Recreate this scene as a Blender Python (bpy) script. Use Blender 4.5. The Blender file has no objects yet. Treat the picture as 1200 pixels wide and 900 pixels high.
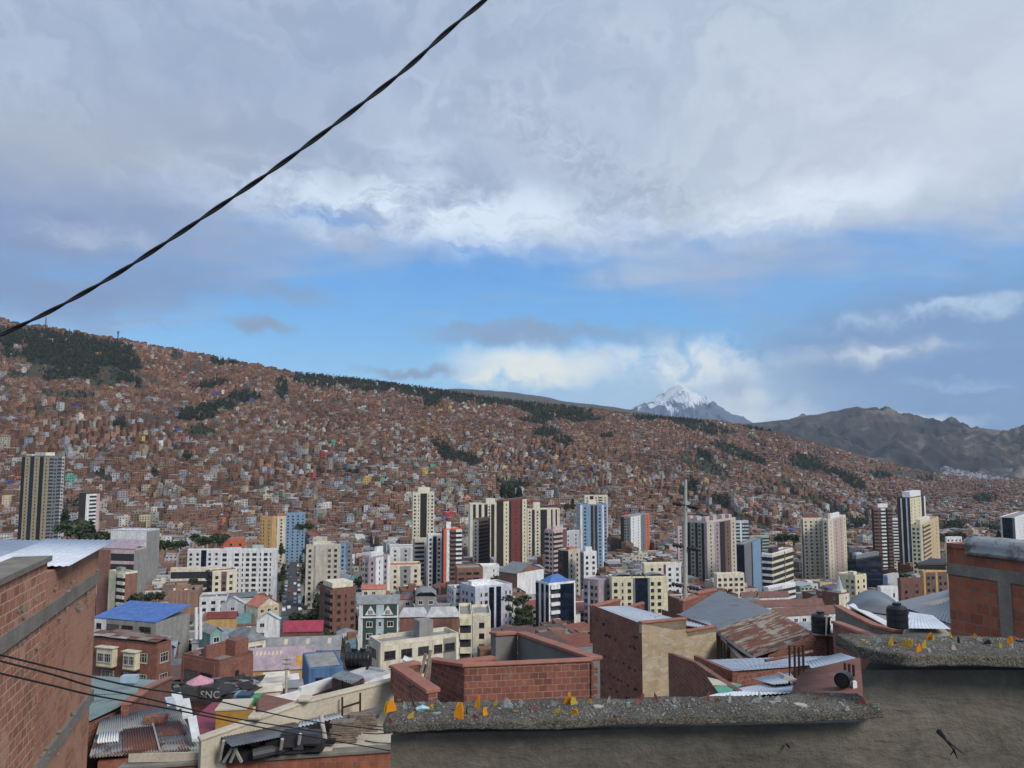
import bpy, math, random
import numpy as np
from mathutils import Vector, Matrix, noise
R = random.Random(7)
sc = bpy.context.scene
col = sc.collection
TH = math.atan(85/902.0); CT, ST = math.cos(TH), math.sin(TH)

# ---------------- camera geometry (1200x900 pixel units of the photograph) ----------------
def kz(py):
    k = (450-py)/902.0
    return (k*CT+ST)/(CT-k*ST)
def P(px, py, Y):
    """world point that lies on pixel px,py at depth Y (metres ahead)"""
    r = kz(py); z = r*Y
    x = (px-600)/902.0*(Y*CT+z*ST)
    return Vector((x, Y, z))
def Zp(py, Y): return kz(py)*Y
def proj(x, y, z):
    zc = y*CT+z*ST
    if zc < .1: zc = .1
    return 600+902*x/zc, 450-902*(z*CT-y*ST)/zc

def lin(c):
    def f(v):
        v /= 255.0
        return v/12.92 if v <= .04045 else ((v+.055)/1.055)**2.4
    return (f(c[0]), f(c[1]), f(c[2]), 1.0)
def lc(r, g, b): return lin((r, g, b))

# ---------------- mesh builder ----------------
class MB:
    def __init__(s): s.v = []; s.n = []; s.idx = []; s.m = []; s.c = []
    def add(s, pts, faces, m=0, c=(.5,.5,.5,1)):
        b = len(s.v); s.v.extend(pts)
        for f in faces:
            s.n.append(len(f)); s.idx.extend([b+i for i in f]); s.m.append(m); s.c.append(c)
    def quad(s, a, b, c_, d, m=0, c=(.5,.5,.5,1)): s.add([a,b,c_,d], [(0,1,2,3)], m, c)
    def box(s, x0,x1,y0,y1,z0,z1, m=0, c=(.5,.5,.5,1), M=None, top=None, nobot=False):
        p = [(x0,y0,z0),(x1,y0,z0),(x1,y1,z0),(x0,y1,z0),(x0,y0,z1),(x1,y0,z1),(x1,y1,z1),(x0,y1,z1)]
        if M: p = [M(q) for q in p]
        b = len(s.v); s.v.extend(p)
        F = [(0,1,5,4),(1,2,6,5),(2,3,7,6),(3,0,4,7),(4,5,6,7)]
        if not nobot: F.append((3,2,1,0))
        for i,f in enumerate(F):
            s.n.append(4); s.idx.extend([b+k for k in f]); s.m.append(m)
            s.c.append(top if (top and i == 4) else c)
    def prism(s, poly, z0, z1, m=0, c=(.5,.5,.5,1), top=None):
        n = len(poly)
        z0f = z0 if callable(z0) else (lambda p: z0); z1f = z1 if callable(z1) else (lambda p: z1)
        pts = [(p[0],p[1],z0f(p)) for p in poly]+[(p[0],p[1],z1f(p)) for p in poly]
        s.add(pts, [(i,(i+1)%n,n+(i+1)%n,n+i) for i in range(n)], m, c)
        s.add(pts[n:], [tuple(range(n))], m, top or c); s.add(pts[:n], [tuple(reversed(range(n)))], m, c)
    def slab(s, pts, th, m=0, c=(.5,.5,.5,1)):
        """polygon of 3-D points thickened downwards"""
        n = len(pts); q = [(p[0],p[1],p[2]-th) for p in pts]
        s.add([tuple(p) for p in pts]+q, [(i,(i+1)%n,n+(i+1)%n,n+i) for i in range(n)]+[tuple(range(n)), tuple(reversed(range(n,2*n)))], m, c)
    def tube(s, pts, r, seg=6, m=0, c=(.5,.5,.5,1), cap=True):
        pts = [Vector(p) for p in pts]; n = len(pts)
        rr = r if isinstance(r, (list,tuple)) else [r]*n
        ring = []; b = len(s.v)
        up = Vector((0,0,1))
        for i,p in enumerate(pts):
            d = (pts[min(i+1,n-1)]-pts[max(i-1,0)])
            if d.length < 1e-9: d = Vector((0,0,1))
            d.normalize()
            a = d.cross(up)
            if a.length < .05: a = d.cross(Vector((1,0,0)))
            a.normalize(); bb = d.cross(a)
            for k in range(seg):
                t = 2*math.pi*k/seg
                s.v.append(tuple(p+rr[i]*(a*math.cos(t)+bb*math.sin(t))))
        for i in range(n-1):
            for k in range(seg):
                s.n.append(4); s.idx.extend([b+i*seg+k, b+i*seg+(k+1)%seg, b+(i+1)*seg+(k+1)%seg, b+(i+1)*seg+k]); s.m.append(m); s.c.append(c)
        if cap:
            s.n.append(seg); s.idx.extend([b+k for k in reversed(range(seg))]); s.m.append(m); s.c.append(c)
            s.n.append(seg); s.idx.extend([b+(n-1)*seg+k for k in range(seg)]); s.m.append(m); s.c.append(c)
    def mesh(s, name, mats, smooth=False, uv=False, fix=False):
        me = bpy.data.meshes.new(name)
        nv, nf = len(s.v), len(s.n)
        me.vertices.add(nv); me.loops.add(len(s.idx)); me.polygons.add(nf)
        me.vertices.foreach_set('co', np.array(s.v, dtype=np.float32).ravel())
        idx = np.array(s.idx, dtype=np.int32)
        me.loops.foreach_set('vertex_index', idx)
        n = np.array(s.n, dtype=np.int32); st = np.concatenate(([0], np.cumsum(n)[:-1])).astype(np.int32)
        me.polygons.foreach_set('loop_start', st)
        me.polygons.foreach_set('material_index', np.array(s.m, dtype=np.int32))
        me.polygons.foreach_set('use_smooth', np.full(nf, smooth))
        for m in mats: me.materials.append(m)
        me.update(calc_edges=True)
        a = me.attributes.new('Col', 'FLOAT_COLOR', 'CORNER')
        cc = np.array(s.c, dtype=np.float32).reshape(-1,4)
        a.data.foreach_set('color', np.repeat(cc, n, axis=0).ravel())
        if fix:
            import bmesh
            bm = bmesh.new(); bm.from_mesh(me); bmesh.ops.recalc_face_normals(bm, faces=bm.faces); bm.to_mesh(me); bm.free()
        if uv:
            nn = np.empty(nf*3, dtype=np.float32); me.polygons.foreach_get('normal', nn); nn = nn.reshape(-1,3)
            co = np.empty(nv*3, dtype=np.float32); me.vertices.foreach_get('co', co); co = co.reshape(-1,3)
            idx2 = np.empty(len(idx), dtype=np.int32); me.loops.foreach_get('vertex_index', idx2)
            fn = np.repeat(nn, n, axis=0); pc = co[idx2]
            h = np.stack([-fn[:,1], fn[:,0]], 1); l = np.linalg.norm(h, axis=1, keepdims=True); h = h/np.maximum(l,1e-6)
            flat = np.abs(fn[:,2]) > .8
            U = np.where(flat, pc[:,0], (pc[:,:2]*h).sum(1)); V = np.where(flat, pc[:,1], pc[:,2])
            lay = me.uv_layers.new(name='UVMap')
            lay.data.foreach_set('uv', np.stack([U,V],1).astype(np.float32).ravel())
        return me
    def build(s, name, mats, parent=None, **kw):
        if not isinstance(mats, (list,tuple)): mats = [mats]
        o = bpy.data.objects.new(name, s.mesh(name, mats, **kw)); col.objects.link(o)
        if parent: o.parent = parent
        return o
def empty(name, loc, rz=0):
    o = bpy.data.objects.new(name, None); col.objects.link(o)
    o.location = loc; o.rotation_euler = (0,0,rz); o.empty_display_size = .5
    return o
def tag(o, label=None, cat=None, group=None, kind=None):
    if label: o['label'] = label
    if cat: o['category'] = cat
    if group: o['group'] = group
    if kind: o['kind'] = kind
    return o
def inst(me, name, parent, loc=(0,0,0), rz=0, scale=(1,1,1)):
    o = bpy.data.objects.new(name, me); col.objects.link(o); o.parent = parent
    o.location = loc; o.rotation_euler = (0,0,rz); o.scale = scale
    return o

# ---------------- node helpers / materials ----------------
class NT:
    def __init__(s, tree): s.t = tree; s.N = tree.nodes; s.L = tree.links
    def n(s, typ, **kw):
        x = s.N.new(typ)
        for k,v in kw.items(): setattr(x, k, v)
        return x
    def set(s, sock, v):
        if hasattr(v, 'is_output') or isinstance(v, bpy.types.NodeSocket): s.L.new(v, sock)
        else: sock.default_value = v
    def math(s, op, a, b=0.0, c=None, clamp=False):
        x = s.n('ShaderNodeMath', operation=op, use_clamp=clamp)
        s.set(x.inputs[0], a); s.set(x.inputs[1], b)
        if c is not None: s.set(x.inputs[2], c)
        return x.outputs[0]
    def vmath(s, op, a, b=(0,0,0)):
        x = s.n('ShaderNodeVectorMath', operation=op); s.set(x.inputs[0], a); s.set(x.inputs[1], b); return x.outputs[0]
    def noise(s, vec, scale, detail=3, rough=.55, dist=0.0, dim='3D'):
        x = s.n('ShaderNodeTexNoise', noise_dimensions=dim)
        if vec is not None: s.set(x.inputs['Vector'], vec)
        x.inputs['Scale'].default_value = scale; x.inputs['Detail'].default_value = detail
        x.inputs['Roughness'].default_value = rough; x.inputs['Distortion'].default_value = dist
        return x.outputs['Fac']
    def ramp(s, fac, stops, interp='LINEAR'):
        x = s.n('ShaderNodeValToRGB'); x.color_ramp.interpolation = interp
        el = x.color_ramp.elements
        while len(el) < len(stops): el.new(.5)
        for e,(p,c) in zip(el, stops):
            e.position = p; e.color = c if isinstance(c,(tuple,list)) else (c,c,c,1)
        s.set(x.inputs[0], fac); return x.outputs[0]
    def mapr(s, v, a, b, c=0.0, d=1.0, smooth=False):
        x = s.n('ShaderNodeMapRange', clamp=True)
        if smooth: x.interpolation_type = 'SMOOTHSTEP'
        s.set(x.inputs[0], v)
        for i,q in enumerate((a,b,c,d)): x.inputs[i+1].default_value = q
        return x.outputs[0]
    def mix(s, f, a, b, blend='MIX'):
        x = s.n('ShaderNodeMix', data_type='RGBA', blend_type=blend)
        s.set(x.inputs[0], f); s.set(x.inputs[6], a); s.set(x.inputs[7], b); return x.outputs[2]
    def mapping(s, vec, scale=(1,1,1), rot=(0,0,0), loc=(0,0,0)):
        x = s.n('ShaderNodeMapping'); s.set(x.inputs[0], vec)
        x.inputs['Scale'].default_value = scale; x.inputs['Rotation'].default_value = rot; x.inputs['Location'].default_value = loc
        return x.outputs[0]
def newmat(name):
    m = bpy.data.materials.new(name); m.use_nodes = True
    t = NT(m.node_tree); b = t.N['Principled BSDF']
    return m, t, b
def bump(t, b, h, strength=.5, dist=.02):
    x = t.n('ShaderNodeBump'); x.inputs['Strength'].default_value = strength; x.inputs['Distance'].default_value = dist
    t.set(x.inputs['Height'], h); t.L.new(x.outputs[0], b.inputs['Normal'])
def simple(name, c, rough=.7, metal=0.0, var=.15, scale=3.0, bmp=0.0):
    m,t,b = newmat(name)
    pos = t.n('ShaderNodeNewGeometry').outputs['Position']
    n = t.noise(pos, scale, 4)
    f = t.mapr(n, .3, .7, 1-var, 1+var)
    t.L.new(t.mix(1.0, c, t.n('ShaderNodeCombineColor').outputs[0], 'MULTIPLY'), b.inputs['Base Color'])
    cc = [x for x in t.N if x.bl_idname == 'ShaderNodeCombineColor'][0]
    for i in range(3): t.L.new(f, cc.inputs[i])
    b.inputs['Roughness'].default_value = rough; b.inputs['Metallic'].default_value = metal
    if bmp: bump(t, b, n, bmp, .01)
    return m
def grey(t, f):
    cc = t.n('ShaderNodeCombineColor')
    for i in range(3): t.L.new(f, cc.inputs[i])
    return cc.outputs[0]
def attr_mat(name, rough=.85, dirt=.25, fine=1.2, streak=True, metal=0.0):
    """paint or render taking its own colour from the face, with worn and streaked patches"""
    m,t,b = newmat(name)
    at = t.n('ShaderNodeAttribute'); at.attribute_name = 'Col'
    pos = t.n('ShaderNodeNewGeometry').outputs['Position']
    a = t.mapr(t.noise(pos, fine, 4, .65), .3, .7, 1-dirt*.8, 1+dirt*.4)
    f = a
    if streak:
        s2 = t.noise(t.mapping(pos, (.9,.9,.12)), 1.0, 3, .6)
        f = t.math('MULTIPLY', a, t.mapr(s2, .35, .6, 1-dirt, 1.0))
    t.L.new(t.mix(1.0, at.outputs['Color'], grey(t, f), 'MULTIPLY'), b.inputs['Base Color'])
    b.inputs['Roughness'].default_value = rough; b.inputs['Metallic'].default_value = metal
    return m
def brick_mat(name, c1, c2, mortar, bw=.26, bh=.16, ms=.018, smear=0.0, dark=.6, bstr=.6, jag=.004):
    m,t,b = newmat(name)
    uv = t.n('ShaderNodeUVMap').outputs[0]
    pos = t.n('ShaderNodeNewGeometry').outputs['Position']
    w = t.n('ShaderNodeVectorMath', operation='SCALE'); 
    nn = t.n('ShaderNodeTexNoise'); t.L.new(pos, nn.inputs['Vector']); nn.inputs['Scale'].default_value = 7; nn.inputs['Detail'].default_value = 3
    sub = t.vmath('SUBTRACT', nn.outputs['Color'], (.5,.5,.5)); t.L.new(sub, w.inputs[0]); w.inputs['Scale'].default_value = jag*8
    uvj = t.vmath('ADD', uv, w.outputs[0])
    br = t.n('ShaderNodeTexBrick'); t.L.new(uvj, br.inputs['Vector'])
    br.inputs['Color1'].default_value = c1; br.inputs['Color2'].default_value = c2; br.inputs['Mortar'].default_value = mortar
    br.inputs['Scale'].default_value = 1.0; br.inputs['Brick Width'].default_value = bw; br.inputs['Row Height'].default_value = bh
    br.inputs['Mortar Size'].default_value = ms; br.inputs['Mortar Smooth'].default_value = .25; br.inputs['Bias'].default_value = 0.0
    n1 = t.noise(pos, .9, 5, .65); n2 = t.noise(pos, 9, 4, .6)
    f = t.math('MULTIPLY', t.mapr(n1, .3, .7, dark, 1.12), t.mapr(n2, .3, .7, .82, 1.12))
    c = t.mix(1.0, br.outputs['Color'], grey(t, f), 'MULTIPLY')
    if smear:
        sm = t.mapr(t.noise(pos, 1.7, 6, .7), .62-smear*.25, .68-smear*.2, 0, .75)
        c = t.mix(sm, c, tuple(mortar[i]*.55+.45*c1[i] for i in range(3))+(1,))
    t.L.new(c, b.inputs['Base Color']); b.inputs['Roughness'].default_value = .92
    h = t.math('ADD', t.math('MULTIPLY', br.outputs['Fac'], -1.0), t.math('MULTIPLY', n2, .5))
    bump(t, b, h, bstr, .015)
    return m
def concrete_mat(name, c, var=.3, scale=2.0, bstr=.4, stain=None, gravel=False):
    m,t,b = newmat(name)
    pos = t.n('ShaderNodeNewGeometry').outputs['Position']
    n1 = t.noise(pos, scale, 6, .65); n2 = t.noise(pos, scale*14, 4, .6)
    f = t.math('MULTIPLY', t.mapr(n1, .3, .7, 1-var, 1+var), t.mapr(n2, .3, .7, .86, 1.14))
    cc = t.mix(1.0, c, grey(t, f), 'MULTIPLY')
    h = n2
    if stain:
        sm = t.mapr(t.noise(t.mapping(pos, (.8,.8,2.2), (0,.4,0)), 1.3, 7, .72, .6), .50, .64, 0, .75)
        cc = t.mix(sm, cc, stain)
    if gravel:
        vo = t.n('ShaderNodeTexVoronoi'); t.L.new(pos, vo.inputs['Vector']); vo.inputs['Scale'].default_value = 150
        v2 = t.n('ShaderNodeTexVoronoi'); t.L.new(pos, v2.inputs['Vector']); v2.inputs['Scale'].default_value = 420
        g = t.ramp(vo.outputs['Distance'], [(0,1.0),(.55,.75),(.8,.35)])
        pick = t.n('ShaderNodeSeparateColor'); t.L.new(vo.outputs['Color'], pick.inputs[0])
        cc = t.mix(1.0, cc, t.mix(1.0, g, grey(t, t.mapr(pick.outputs[0], 0, 1, .6, 1.5)), 'MULTIPLY'), 'MULTIPLY')
        h = t.math('SUBTRACT', n2, t.math('ADD', t.math('MULTIPLY', vo.outputs['Distance'], 1.6), v2.outputs['Distance']))
    t.L.new(cc, b.inputs['Base Color']); b.inputs['Roughness'].default_value = .95
    bump(t, b, h, bstr, .012)
    return m
def plaster_mat(name, c):
    m,t,b = newmat(name)
    pos = t.n('ShaderNodeNewGeometry').outputs['Position']
    n1 = t.noise(pos, .9, 6, .65, .4); n2 = t.noise(pos, 22, 5, .65); n3 = t.noise(t.mapping(pos,(1,1,3.2),(0,.35,0)), 4.5, 5, .6, .8); n4 = t.noise(pos, 3.3, 7, .72, .5)
    f = t.math('MULTIPLY', t.math('MULTIPLY', t.mapr(n1,.3,.7,.66,1.34), t.mapr(n2,.3,.7,.82,1.18)), t.mapr(n3,.3,.7,.86,1.14))
    cc = t.mix(1.0, c, grey(t, f), 'MULTIPLY')
    pale = t.mapr(t.noise(t.mapping(pos,(.9,.9,3.0),(0,.2,0)),1.6,8,.75,.7), .58,.70,0,.55)
    cc = t.mix(pale, cc, tuple(x*2.0 for x in c[:3])+(1,))
    drip = t.mapr(t.noise(t.mapping(pos,(7,7,.5)),1.0,5,.6), .60,.72,0,.45)
    cc = t.mix(drip, cc, tuple(x*.5 for x in c[:3])+(1,))
    speck = t.mapr(n4,.66,.72,0,.5); cc = t.mix(speck, cc, tuple(x*1.7 for x in c[:3])+(1,))
    vo = t.n('ShaderNodeTexVoronoi', feature='DISTANCE_TO_EDGE'); t.L.new(t.vmath('ADD', pos, t.mix(0.0, (0,0,0,1),(0,0,0,1))) if False else pos, vo.inputs['Vector']); vo.inputs['Scale'].default_value = .8
    t.L.new(cc, b.inputs['Base Color']); b.inputs['Roughness'].default_value = .95
    bump(t, b, t.math('ADD', t.math('MULTIPLY', n3, 1.4), t.math('ADD', n2, t.math('MULTIPLY', n4, 1.2))), .8, .012)
    return m
def metal_roof(name, c, rust=None, amt=.4, rough=.55, scale=.8, stretch=None, metal=.0):
    m,t,b = newmat(name)
    tc = t.n('ShaderNodeTexCoord').outputs['Object']
    uv = t.n('ShaderNodeNewGeometry').outputs['Position']
    src = uv
    v = t.mapping(src, stretch[0], stretch[1]) if stretch else src
    n1 = t.noise(v, scale, 6, .7); n2 = t.noise(src, 6, 4)
    cc = t.mix(1.0, c, grey(t, t.math('MULTIPLY', t.mapr(n1,.3,.7,.78,1.15), t.mapr(n2,.3,.7,.9,1.08))), 'MULTIPLY')
    if rust:
        f = t.mapr(n1, .68-amt*.4, .76-amt*.4, 0, 1)
        cc = t.mix(f, cc, t.mix(t.mapr(n2,.3,.7), rust, tuple(x*.55 for x in rust[:3])+(1,)))
    t.L.new(cc, b.inputs['Base Color']); b.inputs['Roughness'].default_value = rough; b.inputs['Metallic'].default_value = metal
    return m
def glass_mat(name, c, rough=.12, curtain=False):
    m,t,b = newmat(name)
    pos = t.n('ShaderNodeNewGeometry').outputs['Position']
    n = t.noise(pos, .45, 2)
    rnd = t.n('ShaderNodeObjectInfo').outputs['Random']
    base = t.mix(1.0, c, grey(t, t.mapr(n,.3,.7,.5,1.7)), 'MULTIPLY')
    if curtain: base = t.mix(t.ramp(rnd, [(0,0.0),(.70,0.0),(.74,.35),(.9,.75),(1,1.0)]), base, (.16,.15,.135,1))
    t.L.new(base, b.inputs['Base Color'])
    b.inputs['Roughness'].default_value = rough; b.inputs['IOR'].default_value = 1.5
    return m
M = {}
M['wall'] = attr_mat('painted_render', dirt=.26, fine=.8)
M['brickwall'] = attr_mat('far_brickwork', dirt=.35, fine=2.2)
M['far'] = attr_mat('far_wall', dirt=.3, fine=.5)
M['roofattr'] = attr_mat('roof_sheet', rough=.75, dirt=.45, fine=.7, streak=False)
M['glass'] = glass_mat('window_glass', (.016,.019,.024,1), .25, True)
M['glassb'] = glass_mat('blue_glass', (.006,.012,.024,1), .08)
M['dark'] = simple('dark_void', (.016,.015,.015,1), .8)
M['white'] = simple('white_paint', (.72,.72,.70,1), .6, var=.12)
M['frame'] = simple('window_frame', (.42,.40,.37,1), .6)
M['frame_dark'] = simple('dark_frame', (.07,.055,.045,1), .5)
M['concrete'] = concrete_mat('cement', (.20,.19,.17,1), .25, 1.5)
M['cement_band'] = concrete_mat('cement_band', (.20,.18,.15,1), .3, 2.5, .6)
M['plaster'] = plaster_mat('wall_plaster', (.130,.113,.086,1))
M['coping'] = concrete_mat('rough_coping', (.20,.178,.14,1), .45, 5, .7, gravel=True)
M['brick_near'] = brick_mat('clay_brick_near', (.42,.135,.068,1), (.27,.085,.05,1), (.25,.18,.145,1), .185, .145, .009, .25, .65, jag=.003)
M['brick_left'] = brick_mat('clay_brick_weathered', (.49,.205,.12,1), (.34,.13,.078,1), (.54,.38,.27,1), .20, .115, .011, .25, .7, jag=.003)
M['brick_smear'] = brick_mat('clay_brick_smeared', (.43,.185,.105,1), (.33,.135,.08,1), (.46,.27,.18,1), .20, .115, .009, .8, .7, jag=.006)
M['brick_mid'] = brick_mat('clay_brick_mid', (.30,.105,.066,1), (.19,.066,.047,1), (.30,.21,.17,1), .24, .16, .012, .1, .7)
M['pink_cap'] = simple('terracotta_cap', (.33,.135,.092,1), .8, var=.2)
M['cream'] = concrete_mat('cream_render', (.40,.31,.20,1), .25, .7, .2, stain=(.50,.46,.40,1))
M['cream2'] = concrete_mat('pale_cream_render', (.52,.46,.36,1), .15, 1.0, .2)
M['greyrender'] = concrete_mat('grey_render', (.17,.165,.155,1), .15, 1.0, .2)
M['sheet_white'] = metal_roof('pale_sheet', (.62,.66,.72,1), (.45,.42,.40,1), .15, .45, 1.2)
M['sheet_blue'] = metal_roof('blue_grey_sheet', (.40,.45,.52,1), (.30,.29,.28,1), .3, .45, .8)
M['sheet_grey'] = metal_roof('grey_sheet', (.19,.205,.225,1), (.17,.155,.145,1), .25, .5, .5)
M['sheet_rust'] = metal_roof('rusty_sheet', (.30,.29,.28,1), (.155,.075,.055,1), .55, .8, 1.3)
M['sheet_red'] = metal_roof('red_brown_sheet', (.15,.065,.05,1), (.24,.20,.18,1), .25, .8, .9)
M['sheet_zinc'] = metal_roof('zinc_sheet', (.31,.31,.30,1), (.17,.09,.065,1), .32, .7, 1.6)
M['sheet_green'] = metal_roof('green_sheet', (.24,.33,.30,1), (.22,.23,.23,1), .35, .6, .5)
M['black'] = simple('black_plastic', (.010,.010,.012,1), .35, var=.2)
M['tar'] = simple('dark_rubber', (.012,.012,.014,1), .55, var=.2)
M['wood'] = simple('old_timber', (.20,.155,.12,1), .85, var=.4, scale=9)
M['rebar'] = simple('rusted_steel', (.045,.025,.02,1), .7, metal=.3)
M['pole'] = simple('pole_concrete', (.40,.375,.34,1), .9, var=.15)
M['leaf'] = None
# ---------------- terrain ----------------
def interp(x, tab):
    return float(np.interp(x, [a for a,_ in tab], [b for _,b in tab]))
VAL = [(-60,-7),(0,-7),(12,-9),(30,-15),(60,-24),(100,-35),(150,-45),(200,-54),(310,-71),(430,-83),(600,-93),(750,-98),(1000,-97)]
RIDGE_PY = [(-300,352),(0,376),(60,387),(150,402),(230,417),(300,430),(340,438),(420,446),(500,457),(600,471),(700,481),(750,488),(850,496),(900,505),(950,519),(1000,533),(1050,546),(1100,557),(1150,563),(1250,566),(1500,568)]
RIDGE_Y = [(-300,1750),(0,1850),(300,2000),(600,2150),(900,2400),(1050,2700),(1200,3300),(1500,3600)]
FOOT_Y = [(-300,860),(300,900),(700,1000),(1000,1100),(1200,1250),(1500,1300)]
_gc = {}
def ground(x, y):
    yy = max(y, 40.0)
    px = 600+902*x/yy*1.005
    zv = interp(y, VAL)
    if y > 300: zv -= 9*min(1, max(0, (px-560)/250))*min(1, (y-300)/250)
    fy = interp(px, FOOT_Y)
    if y <= fy: return zv
    ry = interp(px, RIDGE_Y); rp = interp(px, RIDGE_PY); zr = Zp(rp, ry)
    zv = interp(fy, VAL)-9*min(1, max(0, (px-560)/250))
    t = (y-fy)/(ry-fy)
    if t > 1: return zr - min(60, (y-ry)*.10) + 3*noise.noise(Vector((x/120, y/120, 3)))
    n = noise.noise(Vector((x/170, y/300, 0)))*26 + noise.noise(Vector((x/60, y/110, 5)))*9
    env = min(1, t*4)*min(1, (1-t)*3.2)
    p = .82+.45*t
    # the rise is steeper low down on the left, longer and flatter on the right
    e = np.interp(px, [0,600,900,1200], [1.05,1.0,1.15,1.5])
    return zv+(zr-zv)*(t**e) + n*env*np.interp(px, [0,900,1200], [1,1,.35])
def raycast(px, py, y0=300, y1=3600):
    lo = y0; prev = y0
    y = y0
    while y < y1:
        p = P(px, py, y)
        if p.z < ground(p.x, p.y):
            a, b = prev, y
            for _ in range(12):
                m_ = (a+b)/2; q = P(px, py, m_)
                if q.z < ground(q.x, q.y): b = m_
                else: a = m_
            return P(px, py, b)
        prev = y; y *= 1.012
    return None

# patches of open ground and wood on the slope, given by where they lie: (px, py, rx, ry, slant, kind)
PATCH = [
 (30,398,50,12,6,'wood'),(75,403,50,14,6,'wood'),(115,414,42,15,5,'wood'),(60,420,60,9,6,'wood'),(150,425,16,12,4,'wood'),(20,440,14,6,0,'grass'),(85,430,50,17,-4,'cliff'),(70,440,20,8,-3,'wood'),(150,446,16,7,3,'wood'),(125,440,32,14,4,'grass'),(100,436,16,9,0,'wood'),
 (140,409,18,8,4,'wood'),(80,464,34,6,1,'grass'),(46,482,11,8,0,'cliff'),(262,424,16,6,0,'wood'),(245,452,24,4,-3,'wood'),(285,466,20,6,0,'wood'),(232,487,26,8,0,'wood'),(250,478,22,5,-4,'wood'),
 (235,508,22,8,2,'grass'),(265,478,14,5,0,'wood'),(330,455,7,12,0,'wood'),(205,418,8,6,0,'grass'),
 (375,446,36,9,3,'wood'),(440,451,42,10,3,'wood'),(500,460,36,9,4,'wood'),(550,467,36,7,4,'wood'),(600,473,34,6,4,'wood'),(505,470,10,8,0,'wood'),
 (515,523,12,5,4,'wood'),(540,540,26,8,6,'wood'),(522,531,10,5,3,'wood'),(390,556,30,5,-3,'grass'),(410,555,18,4,-2,'grass'),(602,571,20,6,4,'wood'),
 (650,481,46,8,2,'wood'),(665,489,40,6,2,'wood'),(625,494,18,5,0,'wood'),(640,508,16,6,0,'wood'),(660,518,12,6,3,'wood'),(710,512,8,3,0,'wood'),
 (755,489,16,6,1,'wood'),(790,490,32,6,4,'wood'),(820,500,34,7,7,'wood'),(838,508,18,5,3,'grass'),(888,503,22,4,3,'wood'),
 (858,530,26,7,9,'wood'),(880,540,18,6,4,'wood'),(815,542,26,8,10,'grass'),(838,553,18,10,8,'grass'),(827,536,10,6,5,'wood'),
 (945,543,26,9,4,'wood'),(975,554,16,5,4,'wood'),(930,570,20,6,4,'grass'),(1000,565,16,8,8,'wood'),(1030,558,18,5,2,'wood'),(1085,562,10,4,0,'wood'),(1060,556,26,5,4,'cliff'),
 (962,593,24,9,8,'grass'),(985,605,26,7,2,'grass'),(1005,612,20,12,0,'grass'),(1000,620,16,7,0,'wood'),
 (840,598,32,9,10,'cliff'),(870,612,34,8,10,'cliff'),(805,582,10,10,4,'wood'),(848,590,14,5,5,'wood'),(812,570,7,8,2,'wood'),
 (1155,585,16,5,0,'wood'),(1117,624,18,8,0,'wood'),(1150,626,14,6,0,'wood'),(1165,628,10,8,0,'wood'),
 (118,555,6,3,0,'grass'),(85,600,10,12,0,'wood'),(140,500,8,5,0,'wood'),(180,560,6,4,0,'wood'),(160,455,8,5,2,'grass'),(220,540,5,4,0,'wood'),
]
def patch_at(px, py, grow=1.0):
    w = noise.noise(Vector((px/16, py/8, 1)))*.75+noise.noise(Vector((px/5, py/3, 5)))*.3
    for (cx, cy, rx, ry, sl, k) in PATCH:
        dx = px-cx
        if abs(dx) > rx*1.6: continue
        dy = py-cy-sl*dx/rx
        if (dx/rx)**2+(dy/ry)**2 < (1+w)*grow: return k
    return None

def build_ground():
    us = np.concatenate((np.linspace(-3.0,-.8,14)[:-1], np.linspace(-.8,.8,230), np.linspace(.8,3.0,14)[1:]))
    ys = [-60,-20,6]
    y = 12.0
    while y < 900: ys.append(y); y *= 1.055
    y = 900
    while y < 3700: ys.append(y); y *= 1.0095
    ys += [3900,4600,6000,9000,11300]
    mb = MB()
    V = []; C = []
    earth = (.070,.054,.038,1); grass = (.026,.036,.013,1); wood = (.014,.020,.010,1); cliff = (.062,.050,.032,1); town = (.060,.048,.040,1); pave = (.075,.072,.068,1)
    for y in ys:
        for u in us:
            x = u*max(y, 60)
            if y > 3700:
                z = Zp(590, 3400)-(y-3700)*.01
            else: z = ground(x, y)
            V.append((x, y, z))
            px, py = proj(x, y, z)
            if y < 700: c = pave
            elif y > 3700: c = earth
            else:
                k = patch_at(px, py) if -20 < px < 1220 else None
                c = {'wood':wood,'grass':grass,'cliff':cliff,None:town}[k]
                if k == 'grass' or k == 'cliff':
                    w = noise.noise(Vector((x/25, y/25, 2)))*.5+.5
                    o = earth if k == 'grass' else grass
                    w = max(0, min(1, (w-.35)*2))*.75
                    c = tuple(c[i]*(1-w)+o[i]*w for i in range(4))
            C.append(c)
    nu = len(us)
    me = bpy.data.meshes.new('ground')
    F = [(j*nu+i, j*nu+i+1, (j+1)*nu+i+1, (j+1)*nu+i) for j in range(len(ys)-1) for i in range(nu-1)]
    me.from_pydata(V, [], F)
    a = me.attributes.new('Col', 'FLOAT_COLOR', 'POINT'); a.data.foreach_set('color', np.array(C, dtype=np.float32).ravel())
    m,t,b = newmat('hillside_earth')
    at = t.n('ShaderNodeAttribute'); at.attribute_name = 'Col'
    pos = t.n('ShaderNodeNewGeometry').outputs['Position']
    f = t.math('MULTIPLY', t.mapr(t.noise(pos,.03,6,.7),.3,.7,.6,1.35), t.mapr(t.noise(pos,.4,4,.6),.3,.7,.7,1.3))
    t.L.new(t.mix(1.0, at.outputs['Color'], grey(t, f), 'MULTIPLY'), b.inputs['Base Color']); b.inputs['Roughness'].default_value = 1
    me.materials.append(m); me.polygons.foreach_set('use_smooth', [True]*len(F))
    o = bpy.data.objects.new('ground', me); col.objects.link(o); tag(o, kind='structure')
build_ground()

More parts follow.
